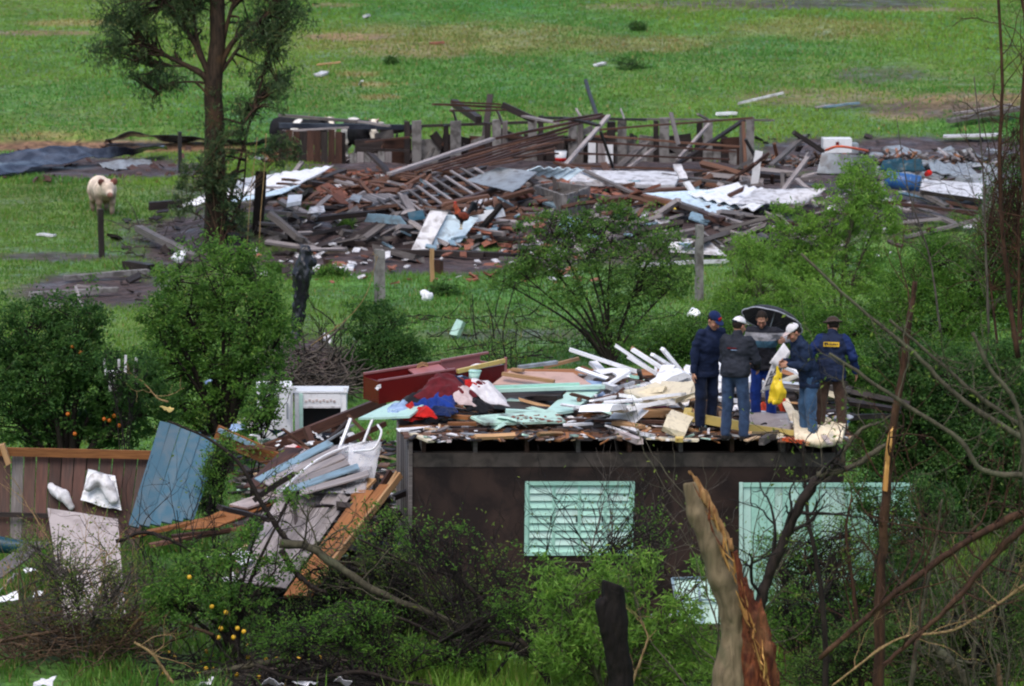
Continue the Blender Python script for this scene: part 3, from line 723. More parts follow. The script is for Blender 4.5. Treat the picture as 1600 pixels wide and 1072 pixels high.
# heap of clothes, piece by piece
g = 'clothes heaped by the wardrobe'
nzc = (.035, 5, (1, 1, 1))
def cloth_heap(c, r, seed, fold=.5, nr=16, nt=44):
    """a dropped garment: an irregular soft pile with ridged folds, closed underneath"""
    q = np.random.default_rng(seed); th = np.linspace(0, 2 * np.pi, nt, endpoint=False); t = np.linspace(0, 1, nr)
    out = 1 + .55 * (fbm2(np.cos(th) * 1.6 + seed, np.sin(th) * 1.6, 3, seed) - .5) * 2
    T, TH = np.meshgrid(t, th, indexing='ij'); rad = T * out[None]
    x, y = rad * np.cos(TH), rad * np.sin(TH); a = q.uniform(0, 6.28)
    wx = 2.2 * (x * np.cos(a) - y * np.sin(a)) + 1.4 * fbm2(x * 1.5 + seed, y * 1.5, 3, seed + 1); wy = .8 * (x * np.sin(a) + y * np.cos(a))
    rg = 1 - np.abs(2 * fbm2(wx * 1.3, wy * 1.3, 3, seed + 2) - 1) ; rg2 = 1 - np.abs(2 * fbm2(x * 4 + 9, y * 4, 2, seed + 3) - 1)
    prof = np.clip(1 - T ** 1.7, 0, 1) ** .9
    z = prof * (.40 + fold * 1.5 * (rg - .45) + .35 * (rg2 - .6) + .5 * (fbm2(x * 1.1 + 3, y * 1.1 + seed, 2, seed + 4) - .3)) + .04
    a2 = q.uniform(-.5, .5); X, Yy = x * r[0] * 1.15, y * r[1] * 1.1; X, Yy = X * np.cos(a2) - Yy * np.sin(a2), X * np.sin(a2) + Yy * np.cos(a2)
    V = np.stack([X, Yy, (z * 1.5 - .85) * r[2]], -1) + np.array(c)
    U = V.copy(); U[..., 2] = np.minimum(V[..., 2] - .012, c[2] - .85 * r[2])
    n = nr * nt; i = np.arange(n).reshape(nr, nt); j = np.roll(i, -1, 1)
    f = np.stack([i[:-1], i[1:], j[1:], j[:-1]], -1).reshape(-1, 4); rim = np.stack([i[-1], i[-1] + n, j[-1] + n, j[-1]], -1)
    return np.concatenate([V.reshape(-1, 3), U.reshape(-1, 3)]), [f, f[:, ::-1] + n, rim]
_sd = [100]
_hc = dk(694, 648, 0); _hd = dk(752, 644, 0); _he = dk(634, 656, 0)
def pile(x, y):
    return (.40 * np.exp(-((x - _hc.x) / .50) ** 2 - ((y - _hc.y - .15) / .62) ** 2) + .22 * np.exp(-((x - _hd.x) / .34) ** 2 - ((y - _hd.y) / .42) ** 2)
            + .14 * np.exp(-((x - _he.x) / .26) ** 2 - ((y - _he.y) / .32) ** 2)) * sstep(59.7, 60.3, y)
def deckz(x, y): return HO.z + DECK - (x - HO.x) * math.tan(HT)
def onpile(px, py):
    """the point of the heap of clothes seen at a pixel"""
    d = Vector(ray(px, py)); Y = 60.0
    while Y < 66:
        p = d * (Y / d.y); p.z += CAM_H
        if p.z < deckz(p.x, p.y) + float(pile(p.x, p.y)): return p
        Y += .02
    return p
def garment(c, rx, ry, seed, layer, arms=0, fold=.10):
    """a dropped garment: an irregular soft sheet lying over whatever is under it, with folds"""
    q = np.random.default_rng(seed); nt, nr = 56, 15; th = np.linspace(0, 2 * np.pi, nt, endpoint=False); t = np.linspace(0.02, 1, nr)
    out = .72 + .5 * fbm2(np.cos(th) * 1.7 + seed, np.sin(th) * 1.7, 3, seed) + .42 * np.maximum(0, np.cos(th * (2 + arms) + q.uniform(0, 6))) ** 4
    Tt, TH = np.meshgrid(t, th, indexing='ij'); x, y = Tt * out * np.cos(TH) * rx, Tt * out * np.sin(TH) * ry; a = q.uniform(-.6, .6)
    X, Yy = c[0] + x * np.cos(a) - y * np.sin(a), c[1] + x * np.sin(a) + y * np.cos(a); b = q.uniform(0, 3.14); w = .35 * fbm2(X * 3 + seed, Yy * 3, 3, seed)
    s1 = 1 - np.abs(2 * vn2((X * np.cos(b) + Yy * np.sin(b)) * 9 + w * 9, (Yy * np.cos(b) - X * np.sin(b)) * 2.4, seed + 1) - 1)
    s2 = 1 - np.abs(2 * vn2((X * np.sin(b + .5)) * 13 + w * 12, Yy * 6, seed + 2) - 1)
    z = deckz(X, Yy) + pile(X, Yy) * 1.0 + .02 + layer + fold * (s1 + .55 * s2) * (1 - .55 * Tt ** 2) - .02 * Tt ** 3
    V = np.stack([X, Yy, z], -1); U = V.copy(); U[..., 2] -= .014; n = nt * nr; i = np.arange(n).reshape(nr, nt); j = np.roll(i, -1, 1)
    f = np.stack([i[:-1], i[1:], j[1:], j[:-1]], -1).reshape(-1, 4); rim = np.stack([i[-1], i[-1] + n, j[-1] + n, j[-1]], -1)
    cen = np.stack([np.full(nt, 0), i[0], j[0]], -1)
    Vt = np.concatenate([V.reshape(-1, 3), U.reshape(-1, 3), V[0].mean(0)[None]]); cen[:, 0] = 2 * n
    return Vt, [f, f[:, ::-1] + n, rim, cen[:, [0, 1, 2]]]
def rag(name, label, px, py, h, r, mat, nz=None, cat='clothes', group=g):
    _sd[0] += 1
    if cat == 'clothes' and 600 < px < 790 and py > 600 or name == 'towel':
        c = onpile(px, py); V, Fq = garment(c, r[0] * 1.35 + .04, r[1] * 1.2 + .04, _sd[0], .008 * ((_sd[0] * 7) % 13), 1)
    else:
        c = dk(px, py, max(0, h - .04)); V, Fq = garment(c, r[0] * 1.3, r[1] * 1.2, _sd[0], 0, 0, .05); dz = c.z - deckz(c.x, c.y) - float(pile(c.x, c.y)); V[:, 2] += max(0, dz)
    return obj_world(name, V, Fq, mat, None, True, label=label, cat=cat, group=group if cat == 'clothes' else None)
rag('jacket', 'black quilted jacket in the clothes heap above the red top', 652, 632, .20, (.19, .2, .14), M['c_black'])
rag('blanket', 'red, brown and navy striped blanket on top of the clothes heap', 690, 618, .36, (.26, .22, .12), M['c_dred'])
rag('blanket', 'dark navy blanket folded over the top of the clothes heap', 712, 614, .40, (.20, .2, .10), M['c_navy'])
rag('towel', 'white towel draped over the top of the clothes heap', 690, 607, .45, (.19, .16, .07), M['c_white'])
rag('trousers', 'royal blue trousers in the middle of the clothes heap', 684, 640, .22, (.19, .2, .15), M['c_royal'])
rag('shirt', 'bright sky blue shirt on the clothes heap', 709, 622, .34, (.10, .14, .11), M['c_sky'])
rag('jeans', 'light blue denim spilling off the deck edge beside a red top', 614, 656, .10, (.13, .15, .13), M['c_lblue'])
rag('shirt', 'scarlet red top crumpled at the edge of the clothes heap', 641, 652, .16, (.13, .15, .11), M['c_red'])
rag('shirt', 'small scarlet cloth tucked low under the blue trousers', 664, 660, .06, (.08, .12, .07), M['c_red'])
rag('shirt', 'red and white shirt folded between the blue and the white clothes', 733, 617, .32, (.09, .12, .06), M['c_red'])
rag('blouse', 'pale pink blouse hanging from the heap beside the dark trousers', 726, 635, .22, (.10, .14, .14), M['c_pink'])
rag('trousers', 'black trousers wedged beneath the pale blouse', 742, 640, .16, (.12, .14, .11), M['c_black'])
rag('sheet', 'white bed sheet hanging over the front of the clothes heap', 765, 628, .24, (.17, .18, .13), M['c_white'])
rag('shirt', 'dark red sleeve poking from between white garments', 752, 618, .30, (.06, .1, .06), M['c_dred'])
rag('shirt', 'blue and white cloth low at the front of the heap', 695, 660, .08, (.10, .12, .07), M['c_navy2'])
tb_ = thing('tub', 'pale green tub tipped among rags in front of the drawer chest', 'tub', dk(740, 594, .34))
_m = MB(); _c = dk(740, 594, .36); _m.tube([_c + Vector((.0, .01, .0)), _c, _c + Vector((.02, -.02, .14)), _c + Vector((.02, -.02, .135)), _c + Vector((0, 0, .01))], [.01, .07, .09, .08, .06], 14); _m.build('bucket_body', M['mintl'], tb_)
_m = MB(); _m.tube([_c + Vector((.02 + .092 * math.cos(a), -.02 + .092 * math.sin(a), .14)) for a in np.linspace(0, 6.28, 15)], .008, 5); _m.build('rim', M['mint'], tb_)
rag('rag', 'small white rag on the yellow edge of the drawer chest', 745, 575, .42, (.07, .06, .05), M['c_white'])

rag('rag', 'grey-blue cloth lying between the chest and the pink board', 722, 596, .34, (.10, .1, .05), M['c_lblue'])
# white boards at the deck corner
dp = [((622, 672), (683, 668), .15, .03, 'white', 'white board lying along the deck corner below the red clothes'),
      ((645, 678), (674, 690), .10, .03, 'cream', 'short cream board slanting to the deck edge at the corner'),
      ((672, 682), (690, 690), .12, .02, 'whited', 'small grubby white board at the deck edge beside the cream one'),
      ((696, 686), (702, 690), .06, .03, 'pinkw', 'stubby pinkish block at the deck edge'),
      ((684, 674), (718, 661), .09, .03, 'oldl', 'grey board with a broken end leaning on the deck near the white board'),
      ((716, 668), (731, 668), .10, .02, 'whitepl', 'grey-white plastic strip stacked on a second one on the deck'),
      ((720, 678), (752, 680), .09, .03, 'metal', 'flat blue-grey strip at the deck edge under the dirty door leaf'),
      ((752, 676), (775, 684), .09, .03, 'iron', 'black bent strip at the deck edge below the dirty door leaf'),
      ((698, 650), (735, 653), .12, .05, 'orange', 'short orange plank behind the red rag on the deck'),
      ((700, 662), (745, 662), .14, .04, 'orange', 'orange plank under the dirty mint door leaf'),
      ((706, 672), (760, 672), .12, .04, 'brown', 'brown plank lying along the deck below the dirty door leaf'),
      ((672, 596), (732, 600), .05, .04, 'orange', 'thin orange batten resting on top of the clothes heap'),
      ((770, 678), (912, 680), .10, .03, 'brown', 'long wet brown plank along the front edge of the deck'),
      ((860, 655), (1060, 660), .10, .04, 'brown', 'long brown plank running from the dirty door leaf to the bed frame'),
      ((870, 668), (1010, 662), .14, .03, 'old', 'grey plank under the long brown one on the deck'),
      ((955, 646), (1075, 644), .26, .10, 'tan', 'thick tan mattress base on the deck in front of the plastic sheet'),
      ((965, 676), (1000, 690), .10, .08, 'pinkw', 'pinkish-white block standing near the deck edge'),
      ((1010, 684), (1092, 688), .14, .03, 'cream', 'cream board lying on the deck edge left of the jeans'.replace(' left of', ' beside')),
      ((962, 660), (1002, 668), .18, .05, 'tan', 'short tan board beneath the mattress base'),
      ((880, 664), (925, 662), .07, .03, 'white', 'thin white stick among crumbs near the dirty door leaf'),
      ((888, 660), (915, 654), .05, .02, 'white', 'second thin white stick crossing the first near the dirty door leaf'),
      ((838, 662), (900, 655), .05, .03, 'red', 'reddish stick over the crumbs on the dirty door leaf'),
      ((905, 650), (960, 640), .07, .04, 'orange', 'orange batten in the tangle beside the mint rail'),
      ((915, 660), (962, 648), .05, .04, 'iron', 'dark rod in the tangle beside the mint rail'),
      ((1225, 686), (1255, 690), .10, .05, 'orangepl', 'flat orange-red plastic tray at the deck edge below the cream foam'),
      ((1262, 648), (1297, 694), .08, .03, 'pinkw', 'pinkish board leaning down from the foam mattress to the deck edge'),
      ((1195, 678), (1290, 688), .06, .04, 'red', 'thin reddish batten running to the deck edge below the foam'),
      ((1190, 690), (1222, 672), .08, .10, 'old', 'grey broken stump of timber standing on the deck beside the jeans'),
      ((1296, 660), (1300, 690), .06, .06, 'cream', 'upright cream post at the end of the deck'),
      ((1310, 690), (1322, 664), .06, .05, 'white', 'white stick leaning at the end of the deck by the blue cloth'),]
for (a, b, w, t, m, lab) in dp:
    hh = t / 2 + .01 + (.0 if a[1] > 664 else .06); beam('plank', dk(*a, hh), dk(*b, hh), w, t, M[m], lab, 'plank', jag=.015)
# fan of white battens
wb_ = [((890, 546), (996, 581), .62, .30, .09, 'longest white batten sticking out over the meadow at the side of the fan'),
       ((962, 540), (1010, 572), .66, .34, .10, 'thick white batten at the top of the fan'),
       ((988, 546), (1045, 582), .60, .28, .09, 'white batten beside the orange one in the fan'),
       ((981, 557), (1028, 585), .52, .26, .08, 'white batten lower in the fan under the thick one'),
       ((1019, 554), (1048, 572), .60, .40, .08, 'short white batten in the upper fan near the navy jacket'),
       ((1035, 545), (1072, 590), .66, .20, .11, 'broad white batten nearest the navy jacket'),
       ((926, 566), (950, 590), .40, .22, .14, 'stubby white board low in the fan'),
       ((945, 600), (975, 625), .20, .10, .10, 'dirty white board beneath the fan of battens')]
for (a, b, h0, h1, w, lab) in wb_: beam('batten', dk(*a, h0), dk(*b, h1), w, .05, M['white'], lab, 'batten', 'white battens fanned out on the deck', jag=.01)
for (a, b, h0, h1, w, m, lab) in [((986, 543), (1040, 578), .62, .30, .06, 'tan', 'orange-tan batten between the white ones of the fan'),
       ((908, 574), (956, 594), .36, .2, .10, 'orange', 'broken orange plank under the fan of white battens'),
       ((850, 574), (905, 560), .34, .46, .08, 'tan', 'tan batten propped up behind the pink board'),
       ((810, 574), (870, 566), .42, .46, .10, 'metal', 'grey metal flashing behind the pink board'),
       ((940, 588), (1000, 598), .30, .24, .06, 'old', 'grey batten crossing under the fan'), ((935, 580), (998, 590), .34, .28, .03, 'mint', 'thin green stick under the longest white batten'),
       ((945, 612), (990, 598), .2, .26, .05, 'whited', 'dirty white stick crossing above the black bag'), ((930, 626), (985, 612), .12, .2, .09, 'red', 'reddish plank beside the black bag on the deck'),
       ((1045, 572), (1010, 640), .42, .10, .20, 'white', 'wide white board standing in the clear plastic sheet'), ((998, 578), (1002, 592), .40, .2, .06, 'iron', 'black bracket under the end of the longest white batten')]:
    beam('batten', dk(*a, h0), dk(*b, h1), w, .045, M[m], lab, 'batten', jag=.012)
V, Fq = slab_arrays([dk(990, 632, .06), dk(1098, 628, .1), dk(1085, 590, .40), dk(1000, 596, .30)], .004, 26, 18, warp=.11, seed=3, wscale=3)
obj_world('plastic_sheet', V, Fq, M['film'], None, True, label='clear plastic sheet crumpled over the boards beside the navy jacket', cat='plastic sheet')
V, Fq = slab_arrays([dk(915, 622, .1), dk(948, 624, .06), dk(940, 598, .24), dk(916, 594, .28)], .004, 12, 12, warp=.06, seed=8, wscale=5)
obj_world('plastic_sheet', V, Fq, M['c_lblue'], None, True, label='crumpled bluish printed plastic at the end of the mint frame', cat='plastic sheet')
rag('bag', 'small black rubbish bag beside the pink cloth on the mattress base', 976, 634, .12, (.10, .1, .08), M['bag'], cat='bag')
rag('cloth', 'bright pink cloth on the tan mattress base', 1030, 640, .15, (.10, .06, .035), M['c_pinkb'])
rag('cloth', 'cream cloth beside the black rubbish bag', 1000, 636, .14, (.10, .09, .05), M['foam'])
rag('cloth', 'white cloth bundle behind the yellow bed frame', 1060, 632, .16, (.13, .1, .06), M['c_white'])
rag('cloth', 'bluish cloth lying next to the pink cloth', 1010, 643, .12, (.09, .08, .04), M['c_lblue'])
# yellow bed frame with a brown fur rug
bf = thing('bed_frame', 'yellow wooden bed frame tipped up behind the man in the charcoal jacket', 'bed frame', dk(1100, 680, 0))
beam('leg', dk(1061, 688, .03), dk(1076, 640, .24), .11, .06, M['yellowwood'], parent=bf)
beam('side_rail', dk(1074, 650, .20), dk(1160, 666, .10), .05, .13, M['yellowwood'], parent=bf)
beam('side_rail', dk(1158, 667, .10), dk(1250, 680, .06), .05, .11, M['yellowwood'], parent=bf)
for k in range(4):
    f = k / 3; a = dk(1082 + 140 * f, 650 + 26 * f, .20 - .14 * f) + Vector((0, .06, 0)); beam('slat', a, a + Vector((.02, .8, .0)), .07, .02, M['tan'], parent=bf)
slab('mattress', [dk(1165, 668, .08), dk(1236, 676, .05), dk(1230, 652, .12), dk(1168, 648, .16)], .10, M['greycard'], 'mottled mattress lying across the yellow bed frame behind the jeans', 'mattress', smooth=True, nu=12, nv=8, warp=.05, wscale=3)
_sd[0] += 1; V, Fq = cloth_heap(dk(1098, 640, .18), (.28, .3, .13), 931, .9); obj_world('rug', V, Fq, M['c_brown'], None, True, label='shaggy brown fur rug thrown over the end of the bed frame', cat='rug')
slab('cushion', [dk(1076, 634, .20), dk(1122, 628, .2), dk(1122, 612, .24), dk(1080, 616, .26)], .10, M['tan'], 'tan woven cushion behind the brown fur rug', 'cushion', smooth=True, nu=8, nv=6, warp=.05, wscale=4)
rag('cloth', 'teal cloth scrap on the yellow side rail', 1108, 650, .16, (.07, .08, .03), M['tealpl'])
# orange garment, tray, foam
V, Fq = cloth_heap(dk(1196, 640, .12), (.24, .22, .12), 940, .9); V2, F2 = cloth_heap(dk(1217, 632, .16), (.17, .2, .17), 941, .9)
obj_world('jacket', np.concatenate([V, V2]), [*Fq, *[f + len(V) for f in F2]], M['c_orange'], None, True, label='bright orange-red jacket crumpled on the mattress at the feet of the men', cat='jacket')
slab('tray', [dk(1166, 650, .10), dk(1200, 653, .10), dk(1203, 645, .13), dk(1172, 641, .13)], .03, M['whitepl'], 'white plastic tray beside the orange-red jacket', 'tray', warp=.01)
slab('foam_mattress', [dk(1242, 690, .03), dk(1316, 691, .03), dk(1322, 660, .18), dk(1238, 650, .22)], .10, M['foam'], 'torn cream foam mattress at the end of the deck in front of brown trousers', 'mattress', smooth=True, nu=20, nv=14, warp=.09, wscale=3)
slab('board', [dk(1219, 622, .22), dk(1246, 682, .03), dk(1264, 682, .03), dk(1232, 624, .24)], .03, M['foam'], 'curved cream sheet propped beside the orange-red jacket', 'sheet', nu=10, warp=.03)
rag('cloth', 'bright blue cloth on the corner of the foam mattress', 1313, 662, .12, (.09, .07, .05), M['c_sky'])
rag('cloth', 'white cloth at the far corner of the deck', 1318, 655, .2, (.10, .1, .09), M['c_white'])
rag('cloth', 'pale cloth hanging at the very end of the deck', 1303, 684, .03, (.10, .1, .09), M['foam'])
rag('cloth', 'yellowish rag near the orange-red tray', 1216, 684, .03, (.09, .08, .06), M['cream'])
rag('cloth', 'pinkish cloth crumpled beside the yellow side rail', 1208, 676, .05, (.08, .1, .06), M['c_pink'])
rag('cloth', 'white paper bundle behind the blue trousers', 1150, 640, .16, (.10, .1, .07), M['paper'])
# broken crumbs and splinters
def scrap_meshes(mat, kind):
    out = []
    for k in range(4):
        if kind == 'stick': out.append(beam_mesh(1, .12, .07, mat, .05, .02, 2))
        else:
            s = beam_mesh(1, .8, .16, mat, .16, .05, 2); out.append(s)
    return out
SCR = {}; LANDMARKS = []; LAND_HEAD = {}
def scraps(name, label, group, mat, kind, pts, size, seed, cat='scrap', tilt=.14):
    r = np.random.default_rng(seed); key = (mat, kind)
    if key not in SCR: SCR[key] = scrap_meshes(M[mat], kind)
    for p in pts:
        o = link(name, SCR[key][r.integers(4)]); s = r.uniform(*size)
        o.location = p; o.scale = (s, s * r.uniform(.6, 1.3), s * r.uniform(.6, 1.4)); o.rotation_euler = (r.normal(0, .3), r.normal(0, tilt), r.uniform(0, 6.28))
        lab, grp = label, group
        if LANDMARKS:
            px, py = project(p[0], p[1], p[2]); k = min(LANDMARKS, key=lambda q: (q[1] - px) ** 2 + 6 * (q[2] - py) ** 2)
            big = 'long' if s > (size[0] + size[1]) / 2 else 'short'
            if kind == 'chip': big = 'larger' if big == 'long' else 'small'
            lab = f"{big} {LAND_HEAD.get(seed, label)} lying by {k[0]}"; grp = f"{LAND_HEAD.get(seed, label)}, {big}, by {k[0]}"
        tag(o, lab, cat, grp)
rr = np.random.default_rng(5)
def deckpts(n, box, h=.02): return [dk(rr.uniform(box[0], box[2]), rr.uniform(box[1], box[3]), h + rr.uniform(0, .03)) for _ in range(n)]
gS = 'splinters strewn over the deck'
scraps('splinter', 'small orange wood splinter strewn over the ceiling boards', gS, 'orange', 'stick', deckpts(34, (690, 655, 1290, 687)), (.10, .38), 1)
scraps('splinter', 'small dark wood splinter strewn over the ceiling boards', gS + ', dark', 'dark', 'stick', deckpts(40, (690, 630, 1290, 687)), (.10, .42), 2)
scraps('plaster_chip', 'small white plaster chip strewn over the ceiling boards', 'white chips on the deck', 'white', 'chip', deckpts(44, (690, 640, 1320, 688)), (.03, .11), 3, 'chip')
scraps('plaster_crumb', 'crumb of plaster on the dirty mint door leaf', 'crumbs on the door leaf', 'brick', 'chip', deckpts(26, (795, 648, 880, 660), .14), (.03, .07), 4, 'crumb')
scraps('splinter', 'splinter in the tangle below the fan of white battens', 'splinters below the fan', 'red', 'stick', deckpts(30, (900, 590, 1000, 640), .10), (.2, .6), 6)
scraps('white_scrap', 'white broken strip in the tangle below the fan of battens', 'white strips below the fan', 'whited', 'stick', deckpts(26, (905, 585, 1060, 640), .16), (.15, .5), 7)
scraps('plank_piece', 'grey broken plank piece in the jumble at the back of the deck', 'planks at the back of the deck', 'old', 'stick', deckpts(30, (1040, 588, 1330, 650), .04), (.4, 1.1), 8)
scraps('plank_piece', 'dark broken plank piece in the jumble at the back of the deck', 'dark planks at the back of the deck', 'dark', 'stick', deckpts(44, (800, 588, 1330, 660), .03), (.5, 1.3), 9)
scraps('plank_piece', 'pale broken board piece in the jumble on the deck', 'pale board pieces on the deck', 'whited', 'stick', deckpts(26, (900, 600, 1330, 684), .06), (.2, .6), 10)
scraps('plank_piece', 'tan broken board piece in the jumble on the deck', 'tan board pieces on the deck', 'tan', 'stick', deckpts(22, (700, 610, 1310, 684), .05), (.2, .7), 14)

def crumple(c, size, seed, mat, name, label, cat, group=None):
    """a torn, crumpled scrap of film, paper or cloth"""
    q = np.random.default_rng(seed); a = q.uniform(0, 6.28); tx, ty = q.normal(0, .35), q.normal(.35, .25)
    ex = Vector((math.cos(a), math.sin(a) * .8, tx)) * size[0]; ey = Vector((-math.sin(a), math.cos(a) * .8, ty)).normalized() * size[1]; c = Vector(c)
    k = [c - ex - ey, c + ex - ey * q.uniform(.5, 1.1), c + ex * q.uniform(.4, 1) + ey, c - ex * q.uniform(.5, 1) + ey * q.uniform(.6, 1.2)]
    V, Fq = slab_arrays(k, .006, 14, 12, warp=size[2], seed=seed, wscale=1.1 / max(size[0], .03))
    return obj_world(name, V, Fq, mat, None, False, label=label, cat=cat, group=group)

crumple(dk(592, 606, .30), (.06, .05, .05), 77, M['c_white'], 'rag', 'white cloth snagged on the corner of the wardrobe', 'rag')
def mass(name, label, pts, seed, L, pal, w):
    """countless small broken pieces as one mass"""
    r = np.random.default_rng(seed); P = np.array([tuple(p) for p in pts]); n = len(P); ln = r.uniform(*L, n); az = r.uniform(0, 6.28, n); tl = r.normal(0, .16, n)
    ex = np.stack([np.cos(az) * np.cos(tl), np.sin(az) * np.cos(tl), np.sin(tl)], -1); ey = np.stack([-np.sin(az), np.cos(az), np.zeros(n)], -1); ez = np.cross(ex, ey)
    k = np.array([(a, b, c) for a in (-.5, .5) for b in (-.5, .5) for c in (-.5, .5)]); sz = np.stack([ln, ln * r.uniform(.1, .6, n), ln * r.uniform(.03, .10, n) + .006], -1)
    V = P[:, None] + sum(k[None, :, i, None] * sz[:, None, i, None] * e[:, None] for i, e in enumerate((ex, ey, ez)))
    q = np.array([(0, 1, 3, 2), (4, 6, 7, 5), (0, 4, 5, 1), (2, 3, 7, 6), (0, 2, 6, 4), (1, 5, 7, 3)]); Fq = (q[None] + 8 * np.arange(n)[:, None, None]).reshape(-1, 4)
    pal = np.array(pal); C = pal[r.choice(len(pal), n, p=np.array(w) / sum(w))] * r.uniform(.6, 1.3, (n, 1))
    return tag(link(name, npmesh(name, V.reshape(-1, 3), Fq, M['rubble'], False, np.repeat(C, 8, 0))), label, None, None, 'stuff')
m_, t_, b_ = nodes('mixed_rubble', .6, .3); a_ = N(t_, 'ShaderNodeAttribute', attribute_name='Col'); nn = noise(t_, ocoord(t_, (3, 3, 3)), 3, 5); h_ = N(t_, 'ShaderNodeHueSaturation')
t_.links.new(ramp(t_, nn, .3, .7, .6, 1.4), h_.inputs['Value']); t_.links.new(a_.outputs['Color'], h_.inputs['Color']); t_.links.new(h_.outputs[0], b_.inputs['Base Color']); M['rubble'] = m_
PAL_R = [(.05, .038, .036), (.12, .065, .04), (.17, .16, .16), (.28, .13, .06), (.55, .54, .55), (.022, .018, .018), (.40, .58, .50), (.42, .30, .19)]
mass('debris', 'mass of crumbs, splinters and rubbish over the ceiling boards', deckpts(1500, (640, 590, 1325, 688), .01), 60, (.04, .26), PAL_R, [6, 4, 2, 2, 2, 6, .6, 2])
scraps('board_piece', 'wide cream board piece in the jumble round the men', 'pale boards round the men', 'cream', 'chip', deckpts(8, (900, 600, 1330, 676), .10) + deckpts(7, (930, 590, 1320, 640), .26), (.25, .6), 70, 'board', .2)
scraps('board_piece', 'wide white board piece in the jumble round the men', 'white boards round the men', 'white', 'chip', deckpts(10, (880, 596, 1330, 672), .10) + deckpts(12, (900, 586, 1300, 640), .28), (.25, .65), 71, 'board', .22)
scraps('board_piece', 'long white board piece in the jumble below the fan', 'long white pieces below the fan', 'white', 'stick', deckpts(8, (860, 590, 1100, 650), .12) + deckpts(10, (930, 585, 1090, 630), .30), (.5, 1.1), 72, 'board', .2)
scraps('board_piece', 'wide mint board piece in the jumble on the deck', 'mint pieces on the deck', 'mintl', 'chip', deckpts(10, (780, 600, 1060, 664), .08), (.2, .5), 73, 'board', .2)
# ---------------------------------------------------------------- the five men on the deck
def rot_about(p, c, ang, axis='X'):
    return Vector(c) + Matrix.Rotation(ang, 3, axis) @ (Vector(p) - Vector(c))
def ik(a, t, l1, l2, pole):
    a, t = Vector(a), Vector(t); d = t - a; D = min(d.length, (l1 + l2) * .995); u = d.normalized()
    x = (l1 * l1 - l2 * l2 + D * D) / (2 * D); hgt = math.sqrt(max(l1 * l1 - x * x, 0))
    pl = Vector(pole); pl = (pl - u * pl.dot(u)).normalized()
    return a + u * x + pl * hgt, a + u * D
def add_hand(s, w, d, palm_n, side, curl=.6):
    """palm, four unequal bent fingers and a thumb that leaves the side of the palm"""
    d = Vector(d).normalized(); n = Vector(palm_n); n = (n - d * n.dot(d)).normalized(); sv = d.cross(n).normalized() * side
    for k in (-.024, -.008, .008, .024): s.cone(w + d * .015 + sv * k * .7, w + d * .085 + sv * k, .016, .013, .012)
    for k, (o, L) in enumerate(((-.028, .058), (-.0095, .068), (.0095, .074), (.028, .064))):
        b0 = w + d * .085 + sv * o; p = b0; q = [b0]; dirv = d.copy()
        for j in range(3):
            ang = curl * (.45 + .35 * j); dirv = (d * math.cos(ang) + n * math.sin(ang)); p = p + dirv * (L * (.45, .32, .23)[j]); q.append(p)
        s.chain(q, [.0105, .010, .0092, .008], .004)
    tb = w + d * .025 + sv * .026; s.chain([tb, tb + d * .03 + sv * .028 + n * .01, tb + d * .062 + sv * .030 + n * .026], [.015, .0125, .009], .006)
SKIN = np.array([(.40, .205, .135), (.30, .10, .085), (.02, .015, .013), (.12, .085, .07), (.36, .16, .11)])
def clothmat_col():
    m, t, b = nodes('patterned_jacket_cloth', .8, .15)
    a = N(t, 'ShaderNodeAttribute', attribute_name='Col'); n = noise(t, ocoord(t), 12, 5, .4); f = noise(t, ocoord(t), 70, 2)
    h = N(t, 'ShaderNodeHueSaturation'); t.links.new(ramp(t, n, .3, .7, .7, 1.3), h.inputs['Value']); t.links.new(a.outputs['Color'], h.inputs['Color'])
    t.links.new(h.outputs[0], b.inputs['Base Color']); bump(t, b, f, .3, .003); return m
M['jacketcol'] = clothmat_col()
